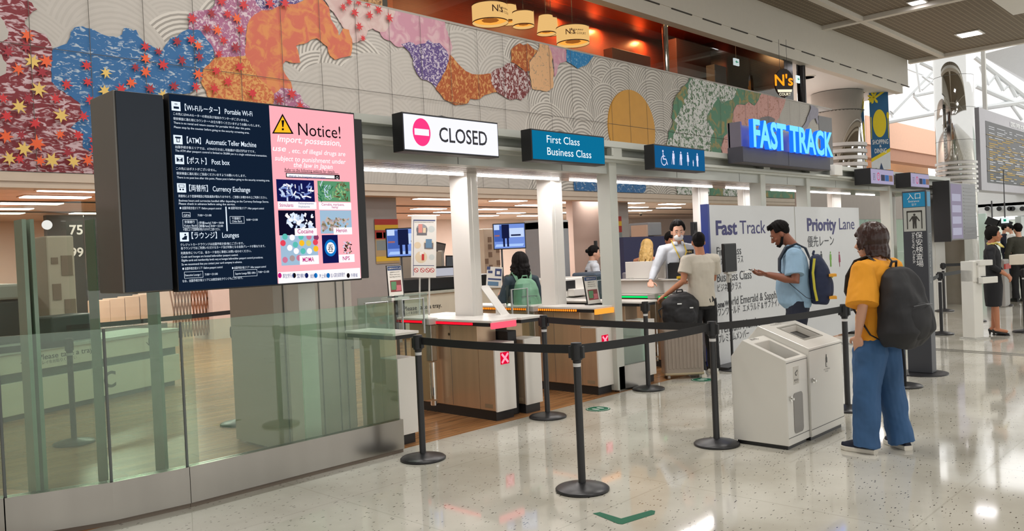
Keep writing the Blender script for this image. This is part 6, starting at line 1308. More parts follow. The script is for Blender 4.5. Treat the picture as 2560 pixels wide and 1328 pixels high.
# ---------------------------------------------------------------- things people carry
def pack(lab, W, k, w, d, h, zc, back, mat, accents=None, drape=0., vx=.009, fold=.012, pocket=True, seed=2, straps=True, sh_y=0., flare=0.):
    t = thing('backpack', lab, 'backpack', W.translation, W.to_euler().z, local=True)
    b = B(); n = 24; R = []
    for z, s, dy in ((-.5, .80, .0), (-.46, .94, .0), (-.3, 1.02+flare, .02+drape), (-.05, 1.0+flare*.5, .02+drape*.6), (.2, .90, .01), (.38, .72, 0), (.47, .5, -.005), (.5, .3, -.01)):
        c = Vector((0, (-back-d/2-dy*.5+ (d*.10 if z > .3 else 0))*k, (zc+z*h)*k)); ring = []
        for i in range(n):
            a = 2*math.pi*i/n; ca, sa = math.cos(a), math.sin(a); e = .55
            ring.append(b.bm.verts.new(c+Vector((math.copysign(abs(ca)**e, ca)*w/2*s*k, math.copysign(abs(sa)**e, sa)*(d/2+dy)*min(1, s*1.05)*k, 0))))
        R.append(ring)
    b.skin(R); solid(b, 'main_compartment', mat, t, vx, 3, fold, (7, 7, 6), seed, .003)
    if pocket:
        b = B(); yb = (-back-d-.01-drape)*k
        b.ball((0, yb, (zc-.17*h)*k), w*.36*k, .045*k, h*.24*k, n=18, k=10); solid(b, 'front_pocket', mat, t, vx, 2, fold*.6, (9, 9, 9), 3)
        b = B(); b.tube([Vector((-w*.3*k, yb-.02*k, (zc+.02*h)*k)), Vector((0, yb-.045*k, (zc+.035*h)*k)), Vector((w*.3*k, yb-.02*k, (zc+.02*h)*k))], .004, 6); b.done('zip', accents[0] if accents else dark_grey, t)
    b = B(); b.tube([Vector((-.04, -back-.04, zc+.49*h))*k, Vector((-.03, -back-.05, zc+.56*h))*k, Vector((.03, -back-.05, zc+.56*h))*k, Vector((.04, -back-.04, zc+.49*h))*k], .009, 8); b.done('grab_handle', mat, t)
    if straps:
        for s in (-1, 1):
            b = B(); zt = (1.455)*k; P_ = [Vector((s*.09, -back-.02, zc+.36*h))*k, Vector((s*.10, -back+.03+sh_y, 1.445))*k, Vector((s*.108, sh_y-.01, 1.492))*k, Vector((s*.115, .085+sh_y, 1.455))*k, Vector((s*.13, .150+sh_y, 1.34))*k, Vector((s*.155, .155+sh_y*.7, 1.22))*k, Vector((s*.205, .07, 1.10))*k, Vector((s*.20, -back*.6, zc-.34*h))*k, Vector((s*w*.42, -back-.02, zc-.40*h))*k]
            b.tube(P_, [.010, .024, .027, .027, .026, .022, .012, .010, .010], 8, flat=.32, up=(s*.9, .35, .25)); b.done('shoulder_strap', accents[1] if accents and len(accents) > 1 else mat, t, smooth=True)
    return t
bag_black = P('bag_black', (34, 34, 37), .7, var=.2, scale=12)
k_ = pack('large black backpack worn by the orange-shirted person', W1, k1, .42, .20, .60, 1.11, .10, bag_black, drape=.03, flare=.08, fold=.02)
b = B(); b.tube([Vector((.05, -.16, .84))*k1, Vector((.04, -.18, .62))*k1, Vector((.05, -.175, .50))*k1], .009, 6, flat=.4); b.done('loose_strap', bag_black, k_)
bn = P('bag_navy', (26, 36, 66), .7, var=.15); by = P('bag_yellow', (200, 190, 60), .6)
t = pack('navy backpack with yellow-green piping worn by the man in the blue polo', W2, k2, .32, .17, .50, 1.13, .13, bn, (by, P('strap_grey', (52, 60, 72), .7)), fold=.008)
b = B()
for s in (-1, 1): b.tube([Vector((s*.163, -.17, 1.34))*k2, Vector((s*.170, -.15, 1.2))*k2, Vector((s*.168, -.16, 1.04))*k2, Vector((s*.158, -.18, .92))*k2], .012, 8, flat=.5)
b.done('piping', by, t)
b = B()
for z, y in ((1.17, -.35), (.95, -.345)): b.box(-.17, -.05, (y-.02)*1, (y+.05), z*k2-.015, z*k2+.012)
b.done('buckle_tab', P('tab_orange', (226, 160, 50), .6), t)
bgn = P('bag_green', (112, 156, 128), .7, var=.12)
pack('pale green backpack worn by the curly-haired woman', W5, k5, .36, .20, .50, 1.17, .12, bgn, fold=.015)
# phone and paper in the blue polo man's hands
hc = (W2 @ (Vector((0, .385, 1.225))*k2)); t = thing('phone', 'dark phone held by the bearded man', 'phone', hc, W2.to_euler().z, local=True)
M = Matrix.Rotation(math.radians(20), 4, 'X'); B().box(-.038, .038, -.07, .075, -.004, .004, M).done('case', black_plastic, t, bev=.003); B().box(-.034, .034, -.066, .071, .004, .005, M).done('screen', P('black_glass', (0, 0, 0)), t)
M = Matrix.Rotation(math.radians(-14), 4, 'X') @ Matrix.Translation((-.02, .06, .022)); tag(B().box(-.05, .05, -.06, .08, 0, .002, M @ Matrix.Identity(4)).done('boarding_pass', P('paper', (0, 0, 0))), 'white paper slip above the phone of the bearded man', 'boarding pass')
o = bpy.data.objects['boarding_pass']; o.location = hc; o.rotation_euler = (0, 0, W2.to_euler().z)
# suitcase and the backpack riding on it
c = onZ(1712, 948); fdir = (Vector((.72, .69, 0))).normalized(); rz = math.atan2(fdir.y, fdir.x)-math.pi/2
t = thing('suitcase', 'ribbed grey-beige hard suitcase on four wheels', 'suitcase', (c.x+.10, c.y+.09, 0), rz, local=True)
sm = P('suitcase_taupe', (156, 142, 130), .35, var=.06, coat=.3); b = B()
pts = []
for cx, cy, a0 in ((.19, -.10, -90), (.19, .10, 0), (-.19, .10, 90), (-.19, -.10, 180)):
    for j in range(5): a = math.radians(a0+22.5*j); pts.append((cx+.035*math.cos(a), cy+.035*math.sin(a)))
R = [[b.bm.verts.new((x*s, y*s, z)) for x, y in pts] for z, s in ((.055, .95), (.075, 1), (.56, 1), (.585, .95))]; b.skin(R)
for i in range(9): x = -.17+.0425*i; b.box(x-.012, x+.012, -.141, -.134, .12, .54)
b.done('shell', sm, t, bev=.003)
b = B(); b.box(-.225, .225, -.138, .138, .045, .075).done('base_rim', P('rim_beige', (176, 160, 130), .4), t, bev=.01)
B().box(-.035, .035, -.146, -.140, .515, .53).done('badge', chrome, t)
for x in (-.18, .18):
    for y in (-.10, .10):
        b = B(); b.cyl((x-.014, y, .028), .027, .028, 16, axis='X'); b.done('wheel', P('wheel_grey', (170, 166, 158), .4), t)
b = B(); b.tube([(-.09, .09, .58), (-.09, .09, .98)], .008, 8); b.tube([(.09, .09, .58), (.09, .09, .98)], .008, 8); b.tube([(-.10, .09, .985), (.10, .09, .985)], .013, 10); b.done('telescopic_handle', P('bar_silver', (0, 0, 0)), t)
t = thing('backpack', 'black stuffed backpack riding on top of the suitcase', 'backpack', (c.x+.10, c.y+.09, .59), rz, local=True)
b = B(); R = []
for z, sx, sy in ((0, .16, .10), (.03, .20, .13), (.15, .215, .15), (.28, .20, .14), (.36, .16, .11), (.39, .08, .06)):
    R.append(b.ring(Vector((0, -.02, z)), UX, UY, sx, sy, 22))
b.skin(R); b.ball((.02, -.14, .14), .14, .05, .11); solid(b, 'main_compartment', bag_black, t, .009, 2, .022, (9, 9, 9), 5, .004)
b = B(); b.tube([(-.04, -.02, .38), (-.03, -.02, .43), (.03, -.02, .43), (.04, -.02, .38)], .01, 8).done('grab_handle', bag_black, t)
b = B(); b.box(-.06, -.01, -.165, -.16, .27, .285); b.box(.08, .12, -.165, -.16, .22, .235); b.done('logo_tab', P('sign_white', (0, 0, 0)), t)
b = B(); b.tube([(-.19, -.05, .25), (-.26, -.06, .2), (-.24, -.08, .12)], .01, 6, flat=.4); b.done('side_strap', bag_black, t)
# leaflets held up, box carried, trays
a = onD(1237, 690, 10.0); t = thing('information_leaflet', 'white and navy picture leaflet held up left of the woman with green backpack', 'leaflet', a)
M = Matrix.Translation(a) @ Matrix.Rotation(math.atan2(r0v.y, r0v.x), 4, 'Z') @ Matrix.Rotation(math.radians(6), 4, 'Y')
b = B(); b.m(0).box(-.10, .09, 0, .004, -.14, .11, M); b.m(1)
for q in ((-.10, -.06, .07, .11), (-.085, -.03, .03, .06), (.0, .08, .0, .09), (-.08, .08, -.05, -.03)): b.poly([M @ Vector((x, -.002, z)) for x, z in ((q[0], q[2]), (q[1], q[2]), (q[1], q[3]), (q[0], q[3]))])
b.m(0); b.poly([M @ Vector((x, -.004, z)) for x, z in ((.02, .02), (.06, .02), (.06, .06), (.02, .06))]); b.m(2); b.poly([M @ Vector((x, -.003, z)) for x, z in ((-.08, -.12), (.05, -.12), (.05, -.07), (-.08, -.07))]); b.done('sheet', [P('paper', (0, 0, 0)), P('print_navy', (0, 0, 0)), P('print_blue', (0, 0, 0))], t)
hc = W6 @ (Vector((0, .34, 1.12))*k6); t = thing('carried_box', 'blue and white printed box carried by the woman in the vest', 'box', hc, W6.to_euler().z, local=True)
M = Matrix.Rotation(math.radians(25), 4, 'X'); B().box(-.14, .14, -.06, .0, -.06, .20, M).done('carton', P('print_blue', (0, 0, 0)), t, bev=.005); B().box(-.12, .0, -.001, .002, .0, .17, M).done('printed_panel', P('paper', (0, 0, 0)), t)
a = onD(1500, 690, 12.0); tag(B().box(a.x-.35, a.x+.25, a.y-.2, a.y+.25, .80, 1.22-.02).done('baggage_tray', P('tray_steel_blue', (70, 84, 100), .5), bev=.03), 'stacked blue-grey baggage trays in front of the woman in the vest', 'trays')
a = onD(1400, 695, 12.2); tag(B().box(a.x+.1, a.x+1.1, a.y+.75, a.y+1.3, 0, 1.18).done('xray_conveyor', P('conveyor_dark', (60, 62, 62), .5), bev=.05), 'dark conveyor hood seen past the second column', 'conveyor')
a = onD(1650, 670, 11.5); tag(B().box(a.x-.7, a.x+.2, a.y-.3, a.y+.15, 0, 1.2).done('security_desk', P('desk_grey', (120, 116, 124), .5), bev=.02), 'grey desk the blond visitor bends over', 'desk')
# ================================================================ UPPER RESTAURANT
redwood = P('red_wood', (150, 62, 34), .22, var=.25, scale=3, stretch=(.6, 4, 1), coat=.4)
redwall = P('red_wall', (150, 64, 44), .35, var=.2, scale=3, stretch=(1, 1, 6))
struct(B().box(9.2, 24.6, 11.6, 15.2, 8.2, 8.3).done('ceiling_restaurant', redwood), 'glossy red-brown wooden ceiling of the upper restaurant')
struct(B().box(9.2, 24.6, 15.0, 15.2, 5.2, 8.3).done('wall_restaurant', redwall), 'dark red back wall of the upper restaurant')
struct(B().box(-9, 25.2, 11.7, 30, 5.0, 5.2).done('floor_upper', dark_grey))
struct(B().box(-9, 9.2, 11.6, 11.8, 5.2, 8.4).done('wall_upper_left', P('upper_mirror', (120, 118, 112), .15, .6)))
tag(B().box(onY(895, 5, 11.5).x, onY(962, 5, 11.5).x, 11.57, 11.595, 5.87, 7.1).done('decorative_screen', SPECK('tan_screen', (206, 160, 110), (120, 80, 50), 14, .5, .1)), 'speckled tan screen panel above the mural at the upper left', 'screen panel')
struct(B().box(24.6, 25.2, 11.5, 15, 5.2, 8.2).done('wall_restaurant_end', P('end_dark', (46, 44, 46), .15, .3)))
glz = GLASS('upper_glass', (236, 236, 236), .02)
struct(B().box(9.3, 24.5, 11.56, 11.575, 5.82, 6.9).done('window_1', glz), 'clear glass balustrade above the mural')
struct(B().box(-9, 27.6, MY-.02, MY+.36, 5.82, 5.86).done('trim_7', P('coping', (170, 164, 156), .4)))
for px, r, lab in ((1664, .075, 'polished steel post rising from the parapet before the restaurant'), (2000, .14, 'dark post at the right end of the restaurant opening')):
    p = onY(px, 120, 11.62); tag(B().cyl((p.x, 11.62, 5.83), r, 1.5, 18).done('parapet_post', chrome if px < 1700 else P('end_dark', (0, 0, 0)), smooth=False), lab, 'post')
warm = (1, .55, .22)
area('mezzanine_lamp', (31, 18, 7.2), 6, 6, 900)  # added fill light, no real fitting; brightens the mezzanine and its steel column
area('skylight', (52, 6, 14), 26, 26, 2200)
for x, y, pw in ((11, 13.0, 55), (14, 13.2, 60), (17.5, 13.4, 70), (21, 13.4, 80)): area('restaurant_lamp', (x, y, 8.1), 1.2, .6, pw, warm)
for px in (1400, 1500, 1610): p = onY(px, 40, 14.8); area('wall_washer', (p.x, 14.8, 8.0), .25, .15, 26, (1, .42, .14), (math.radians(20), 0, 0))
# booths and shelves in the restaurant
for px0, px1, py, Y, mat_, lab in ((1530, 1625, 118, 13.6, P('booth_dark', (86, 44, 34), .4), 'dark booth partition in the restaurant left of the steel post'), (1690, 1775, 95, 13.6, P('booth_dark', (0, 0, 0)), 'dark booth partition in the restaurant right of the steel post'), (1786, 1815, 160, 13.0, P('booth_grey', (96, 92, 90), .4), 'grey panel standing in the restaurant below the exit sign'), (1858, 1893, 165, 13.0, P('booth_dark', (0, 0, 0)), 'dark doorway unit in the restaurant'), (1893, 1950, 168, 12.6, P('booth_brown', (136, 98, 76), .5), 'brown counter front beside the hanging oval sign')):
    a = onY(px0, py, Y); c = onY(px1, py, Y); tag(B().box(a.x, c.x, Y, Y+.3, 5.2, a.z).done('booth_partition', mat_, bev=.01), lab, 'partition')
def lampshade(lab, px, py, wpx, hpx, Y, taper=1., text=None):
    c = onY(px, py, Y); D = (c-CP).dot(_f); r = wpx/2*D/FL; h = hpx*.80*D/FL
    t = thing('pendant_lamp', lab, 'pendant lamp', c, group='amber drum lamps in the restaurant')
    z0, z1 = c.z-h/2, c.z+h/2; r1 = r*taper
    b = B(); X, Y_ = UX, UY; n = 36
    R = [b.ring(Vector((c.x, c.y, z)), X, Y_, rr_, rr_, n) for z, rr_ in ((z0, r), (z1, r1))]; b.skin(R, False)
    b.done('shade', E('shade_amber', (255, 204, 128), 1.15), t, smooth=True)
    b = B(); R = [b.ring(Vector((c.x, c.y, z)), X, Y_, rr_, rr_, n) for z, rr_ in ((z0-.012, r*1.01), (z0+.012, r*1.01))]; b.skin(R, False)
    R = [b.ring(Vector((c.x, c.y, z)), X, Y_, rr_, rr_, n) for z, rr_ in ((z1-.012, r1*1.01), (z1+.012, r1*1.01))]; b.skin(R, False); b.done('shade_rim', P('rim_bronze', (96, 60, 30), .4, .6), t)
    b = B(); b.lathe([(.001, z0+.06), (r*.93, z0+.055), (r*.93, z0+.05), (.001, z0+.05)], (c.x, c.y, 0), 30); b.done('diffuser', E('diffuser_amber', (255, 170, 70), 1.5), t)
    B().cyl((c.x, c.y, z1-.05), .008, 8.2-z1+.05, 6).done('cord', black_plastic, t)
    b = B(); b.lathe([(r*.22, z0+.035), (r*.5, z0+.048), (r*.22, z0+.05)], (c.x, c.y, 0), 8); b.done('lamp_ring', E('ring_brown', (190, 110, 40), .9), t)
    if text:
        b = B(); ang0 = math.atan2(-c.y, -c.x)
        for s, a_off, zoff, sz, bd in text:
            vs, fs, x0, x1 = glyphs(s, bd); nv = []
            for v in vs:
                a = ang0+a_off+v.x*sz/r; nv.append(b.bm.verts.new((c.x+(r+.006)*math.cos(a), c.y+(r+.006)*math.sin(a), z0+zoff*h+v.y*sz)))
            for f in fs: b.face([nv[i] for i in f])
        b.done('lettering', P('lamp_brown', (90, 44, 26), .6), t, fix=False)
lampshade('round amber lamp behind the big lettered drum lamp', 1268, 36, 54, 52, 13.4, .86)
lampshade("largest amber drum lamp lettered N's Court, leftmost", 1225, 36, 90, 52, 12.4, 1., (("N's", .10, .38, .20, .01), ("N'S COURT", .52, .34, .075, .006), ('RESTAURANT', .52, .58, .05, .02)))
lampshade('small plain amber drum lamp between the lettered ones', 1308, 49, 54, 42, 12.6)
lampshade('amber lamp partly hidden behind the tapered one', 1378, 66, 34, 50, 13.4, .9)
lampshade('tapered amber lamp narrower at its top', 1365, 62, 48, 56, 12.6, .72)
lampshade("lower wide amber drum lamp lettered N's Court, rightmost", 1432, 90, 82, 48, 12.4, 1., (("N's", -.45, .38, .18, .01), ("N'S COURT", -.10, .34, .075, .006), ('RESTAURANT', -.10, .58, .05, .02)))
# exit signs, oval sign
for px, py, w, h, lab in ((1842, 155, 17, 17, 'white lit exit sign with a green arrow in the restaurant'), (1996, 198, 12, 18, 'small lit exit sign on the dark post')):
    c = onY(px, py, 11.5 if px > 1900 else 12.2); D = (c-CP).dot(_f); s = w/2*D/FL*1.5; hh = h/2*D/FL
    t = thing('exit_sign', lab, 'exit sign', c); B().box(c.x-s, c.x+s, c.y, c.y+.04, c.z-hh, c.z+hh).done('box', E('exit_white', (226, 240, 240), 1), t)
    b = B(); b.poly([(c.x-s*.6, c.y-.004, c.z), (c.x-s*.1, c.y-.004, c.z+hh*.5), (c.x-s*.1, c.y-.004, c.z+hh*.15), (c.x+s*.6, c.y-.004, c.z+hh*.15), (c.x+s*.6, c.y-.004, c.z-hh*.15), (c.x-s*.1, c.y-.004, c.z-hh*.15), (c.x-s*.1, c.y-.004, c.z-hh*.5)]); b.done('arrow', E('exit_green', (20, 150, 110), .9), t)
    B().cyl((c.x, c.y+.02, c.z+hh), .01, max(.05, 7.1-c.z-hh) if px > 1900 else 8.2-c.z-hh, 6).done('rod', dark_grey, t)
c = onY(1961, 207, 11.0); t = thing('oval_sign', "dark oval hanging sign with glowing orange N's lettering", 'sign', c)
M = Matrix.Translation(c) @ Matrix.Rotation(math.radians(-35), 4, 'Z')
b = B(); b.prism([M @ Vector((.30*math.cos(a*.2618), 0, .42*math.sin(a*.2618))) for a in range(24)], M.to_3x3() @ Vector((0, .07, 0))); b.done('board', P('sign_brown', (40, 26, 22), .4), t)
b = B(); b.text("N's", M @ Vector((-.02, -.012, -.08)), M.to_3x3() @ UX, UZ, .46, align='C', bold=.02); b.done('lettering', E('neon_orange', (255, 150, 30), 1.3), t, fix=False)
b = B(); b.m(0).poly([M @ Vector(q) for q in ((-.24, -.008, -.2), (.24, -.008, -.2), (.22, -.008, -.28), (-.22, -.008, -.28))]); b.m(0).text('COURT', M @ Vector((0, -.012, -.38)), M.to_3x3() @ UX, UZ, .11, align='C', bold=.02); b.done('caption', E('caption_white', (250, 240, 210), 1.), t, fix=False)
B().tube([M @ Vector((-.12, .03, .36)), M @ Vector((-.12, .03, 9.5-c.z-2.0))], .006, 5).tube([M @ Vector((.12, .03, .36)), M @ Vector((.12, .03, 9.5-c.z-2.0))], .006, 5).done('hanger', dark_grey, t)

# ================================================================ RIGHT: columns, banner, far hall
offw = P('far_white_paint', (224, 226, 226), .5, var=.02)
struct(B().poly([(25.2, 11.6, 7.3), (35.3, 11.6, 7.3), (44, 30, 7.3), (25.2, 30, 7.3)]).done('ceiling_mezzanine', offw), 'smooth white ceiling past the restaurant')
for px, py, r in ((2139, 233, .34), (2116, 254, .14), (2060, 271, .14), (2014, 194, .3)):
    p = onZ(px, py, 7.28); t = thing('ceiling_light', 'round downlight in the smooth white ceiling at %s' % {2139: 'its widest part, largest', 2116: 'the metal column top', 2060: 'the left of the metal column', 2014: 'the dark post'}[px], 'ceiling light', p, group='round downlights')
    B().lathe([(r*1.15, 0), (r*1.15, .02), (r, .02), (r, 0)], (p.x, p.y, 7.27), 20).done('rim', white_paint, t); B().cyl((p.x, p.y, 7.272), r, .01, 20).done('diffuser', E('downlight_warm', (255, 236, 200), 3), t)
mirror = P('mirror_steel', (206, 206, 204), .05, 1., var=.03)
def bigcol(lab, px, D, r, z1, zb0, zb1, nb):
    c = onD(px, 600, D); t = thing('mirror_column', lab, 'column', (c.x, c.y, 0))
    b = B(); R = []
    b.tube([(c.x, c.y, 0), (c.x, c.y, z1)], r, 48); o = b.done('shaft', mirror, t, smooth=False)
    for p in o.data.polygons: p.use_smooth = abs(p.normal.z) < .5
    for k in range(12 if z1 > 8 else 6): z = 1.3+k*1.3; B().tube([(c.x, c.y, z), (c.x, c.y, z+.015)], r+.004, 40).done('seam', P('joint_dark', (0, 0, 0)), t) if z < z1 else None
    for k in range(nb): z = zb0+(zb1-zb0)*k/nb; B().tube([(c.x, c.y, z), (c.x, c.y, z+(zb1-zb0)/nb*.5)], r+.05, 40).done('band', P('band_pale', (214, 212, 210), .3), t)
    return c
bigcol('mirror-polished steel column right of the blue letters', 2106, 33, .99, 7.28, 3.0, 5.35, 9)
bigcol('tall mirror-polished column behind the hanging info display', 2397, 33.5, .72, 13, 3.1, 4.45, 7)
# banner
c = onD(2199, 314, 33.2); w, h = .335, 1.78; t = thing('hanging_banner', 'blue Shopping and Dining banner with a yellow plate and cutlery', 'banner', c)
M = Matrix.Translation(c) @ Matrix.Rotation(math.radians(-52), 4, 'Z'); w = .37
def BQ(b, mi, pts, k=1): b.m(mi).poly([M @ Vector((w*x, -.004*k, h*z)) for x, z in pts])
b = B(); BQ(b, 0, ((-1, -1), (1, -1), (1, 1), (-1, 1))); BQ(b, 2, ((-1, -1), (1, -1), (1, -.60), (-1, -.82)), 2); BQ(b, 1, ((-1, -.82), (1, -.60), (1, -.52), (-1, -.74)), 3)
BQ(b, 1, ((-1, .52), (-.95, .58), (1, .86), (1, .80)), 2)
for a in (70, 110, 160, 200, 250, 300): ca, sa = math.cos(math.radians(a)), math.sin(math.radians(a)); b.m(1).poly([M @ Vector((w*-.5+q*ca-r_*sa, -.012, h*.64+q*sa+r_*ca)) for q, r_ in ((0, -.02), (.2, -.05), (.27, 0), (.2, .05), (0, .02))])
b.m(1).poly([M @ Vector((.26*math.cos(i*math.pi/16), -.008, h*.0-.03+.56*math.sin(i*math.pi/16)+.12)) for i in range(32)])
BQ(b, 1, ((.86, -.30), (.92, -.30), (.93, .2), (.84, .2)), 3); BQ(b, 1, ((-.92, -.30), (-.86, -.30), (-.84, .2), (-.93, .2)), 3); b.m(1).poly([M @ Vector((w*.88+.05*math.cos(i*.5), -.014, h*.22+.14*math.sin(i*.5))) for i in range(13)])
for s, z, sz, ww in (('SHOPPING', -.42, .26, .62), ('&', -.49, .14, None), ('DINING', -.62, .26, .46)): b.m(2).text(s, M @ Vector((0, -.014, h*z)), M.to_3x3() @ UX, UZ, sz, w=ww, align='C', bold=.02)
BQ(b, 3, ((-.2, -1), (.25, -1), (.02, -.84)), 3)
b.done('cloth', [P('banner_blue', (40, 100, 146), .7), P('banner_yellow', (236, 214, 40), .7), P('banner_white', (226, 232, 236), .7), P('banner_navy', (60, 84, 120), .7)], t, fix=False)
B().tube([M @ Vector((-w, 0, h)), M @ Vector((w, 0, h))], .015, 6).done('rod', dark_grey, t); B().tube([M @ Vector((0, .0, h)), M @ Vector((0, .0, h+.9))], .01, 5).done('hanger', dark_grey, t)
# stone pillar with info display at the end of the portal
p0 = onZ(2392, 800); 
pl = onD(2400, 700, 17.6); M = Matrix.Translation((pl.x, pl.y, 0))
struct(B().box(pl.x-.15, pl.x+.45, pl.y-.15, pl.y+.5, 0, 2.6).done('wall_stone_pillar', P('stone_brown', (150, 142, 130), .3, var=.1)), 'beige stone-clad pillar')
t = thing('information_display', 'narrow grey hanging information display at the far end of the portal', 'display', (pl.x, pl.y, 1.4)); YH = pl.y-.45
a = onY(2372, 455, YH); c = onY(2438, 460, YH); zb = onY(2372, 602, YH).z
B().box(a.x, c.x, YH, YH+.28, zb, a.z).done('housing', P('display_grey', (112, 108, 114), .3), t, bev=.01); B().box(a.x-.02, a.x+.02, YH-.01, YH+.29, zb-.02, a.z+.03).done('side_cabinet', black_plastic, t); B().box(pl.x-.05, pl.x+.2, YH+.27, pl.y-.14, 2.0, 2.15).done('bracket', dark_grey, t)
b = B(); m_ = (c.x-a.x); b.m(0).poly([(a.x+.05*m_, YH-.003, zb+.03), (a.x+.45*m_, YH-.003, zb+.03), (a.x+.45*m_, YH-.003, a.z-.03), (a.x+.05*m_, YH-.003, a.z-.03)])
for k in range(4): b.m(1).poly([(a.x+.08*m_, YH-.006, zb+.1+.22*k), (a.x+.40*m_, YH-.006, zb+.1+.22*k), (a.x+.40*m_, YH-.006, zb+.24+.22*k), (a.x+.08*m_, YH-.006, zb+.24+.22*k)])
b.done('screen', [E('scr_lilac', (150, 142, 160), .85), E('scr_pale', (180, 178, 196), .85)], t, fix=False)
b = B(); 
for k in range(14): b.box(a.x+.52*m_, a.x+(.8+.1*(k % 3))*m_, YH-.004, YH-.002, a.z-.1-.07*k, a.z-.085-.07*k)
b.done('print', P('print_grey', (0, 0, 0)), t)
# flight board
YF = 9.4; a = onY(2447, 268, YF); zb = onY(2440, 474, YF).z; x1 = 62
t = thing('flight_board', 'large dark departures board with rows of white and amber lettering', 'flight board', (a.x, YF, 3)); zt = a.z
B().box(a.x, x1, YF, YF+.6, zb, zt).done('frame', P('board_frame', (166, 164, 170), .4), t)
Hh = zt-zb; b = B(); b.m(0).poly([(a.x+.9, YF-.01, zb+Hh*.10), (x1, YF-.01, zb+Hh*.10), (x1, YF-.01, zb+Hh*.86), (a.x+.9, YF-.01, zb+Hh*.86)])
rf = random.Random(8)
for r_ in range(27):
    z = zb+Hh*(.12+.70*r_/27); x = a.x+1.3
    while x < x1-2:
        w_ = rf.choice((.5, .9, 1.4)); b.m(1 if r_ > 24 or rf.random() < .5 else 2).poly([(x, YF-.02, z), (x+w_, YF-.02, z), (x+w_, YF-.02, z+Hh*.011), (x, YF-.02, z+Hh*.011)]) if rf.random() < .85 else None
        x += w_+rf.choice((.4, .7, 1.6))
b.m(1)
for k in range(4): x = a.x+9.2*(k+1); b.m(3).poly([(x, YF-.03, zb+Hh*.1), (x+.12, YF-.03, zb+Hh*.1), (x+.12, YF-.03, zb+Hh*.86), (x, YF-.03, zb+Hh*.86)])
for k in range(4): z = zb+Hh*(.24+.15*k); b.m(4).poly([(a.x+.9, YF-.03, z), (x1, YF-.03, z), (x1, YF-.03, z+.03), (a.x+.9, YF-.03, z+.03)])
for s, dx, w_ in (('国際線 出発', 5, 5), ('International Departures', 12, 8)): b.m(5).text(s, (a.x+dx, YF-.02, zt-Hh*.11), UX, UZ, Hh*.07, w=w_, bold=.01)
b.done('display_face', [P('flap_dark', (50, 50, 52), .4), E('row_white', (200, 200, 200), .9), E('row_amber', (200, 170, 110), .85), P('rule_grey', (150, 148, 150), .5), P('rule_gold', (150, 130, 90), .5), P('sign_white', (0, 0, 0))], t, fix=False)
for x in (a.x+2, a.x+14, a.x+26): B().box(x, x+.15, YF+.2, YF+.35, zt, 12).done('hanger', grey_paint, t)
# steel trusses
trw = P('truss_white', (216, 220, 222), .4, var=.02)
def truss(lab, segs, D):
    t = thing('roof_truss', lab, 'truss', onD(segs[0][0], segs[0][1], D))
    for x0, y0, x1_, y1_, wpx in segs:
        r = wpx/2*D/FL; b = B(); b.tube([onD(x0, y0, D), onD(x1_, y1_, D)], [r, r], 8); b.done('member', trw, t)
truss('white steel roof truss left of the tall mirrored column', [(2212, 305, 2362, 277, 14), (2228, 282, 2330, 175, 15), (2228, 282, 2235, 305, 6), (2285, 238, 2362, 222, 12), (2285, 240, 2310, 268, 8), (2262, 170, 2362, 208, 5), (2310, 268, 2362, 300, 7), (2200, 268, 2226, 284, 8)], 46)
truss('white steel roof struts in front of the left truss', [(2338, 150, 2372, 168, 18), (2352, 165, 2388, 270, 14), (2300, 155, 2350, 180, 12), (2290, 160, 2300, 230, 5), (2305, 190, 2345, 220, 5), (2345, 190, 2305, 225, 5)], 40)
truss('white steel lattice roof truss at the upper right corner', [(2438, 142, 2600, 270, 14), (2440, 215, 2600, 285, 13), (2452, 165, 2470, 212, 10), (2470, 212, 2488, 190, 6), (2488, 188, 2508, 226, 10), (2508, 226, 2524, 212, 6), (2524, 212, 2540, 242, 10), (2540, 242, 2556, 232, 6), (2436, 272, 2620, 246, 15), (2530, 265, 2555, 300, 8)], 38)
struct(B().poly([onD(2450, 137, 60), onD(2750, 60, 60), onD(2750, 300, 80), onD(2560, 205, 80)]).done('ceiling_far_roof', P('roof_grey', (190, 190, 194), .6)))
# peach building block
YP = 17.0
def pxbox(nm, x0, y0, x1_, y1_, Y, dep, mt): a = onY(x0, y0, Y); c = onY(x1_, y1_, Y); return B().box(a.x, c.x, Y, Y+dep, c.z, a.z).done(nm, mt)
a = onY(2215, 300, YP); zb = onY(2215, 368, YP).z; c = onY(2375, 300, YP)
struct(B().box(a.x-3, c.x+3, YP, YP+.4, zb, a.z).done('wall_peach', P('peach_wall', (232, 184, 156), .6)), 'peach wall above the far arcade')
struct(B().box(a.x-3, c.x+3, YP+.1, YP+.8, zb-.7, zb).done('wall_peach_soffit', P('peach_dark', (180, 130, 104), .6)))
struct(B().box(a.x-3, c.x+3, YP+2.4, YP+2.6, 0, zb+.2).done('wall_arcade', P('arcade_tan', (196, 150, 110), .6)))
tag(B().box(onY(2285, 400, YP).x, onY(2335, 400, YP).x, YP+1.7, YP+2.39, zb-1.5, zb-1.1).done('lit_panel', E('arcade_light', (255, 236, 214), 1.4)), 'bright light panel in the far peach arcade', 'light panel')
tag(B().box(onY(2252, 400, YP).x, onY(2280, 400, YP).x, YP+1.5, YP+2.3, 0, zb-.9).done('arcade_counter', P('arcade_wood', (176, 120, 70), .5)), 'wooden shop front in the far peach arcade', 'shop front')
# white far facade and sky-lit background wall
struct(B().box(78, 79, -30, 70, 0, 6).done('wall_far', P('far_wall', (214, 226, 222), .6)))
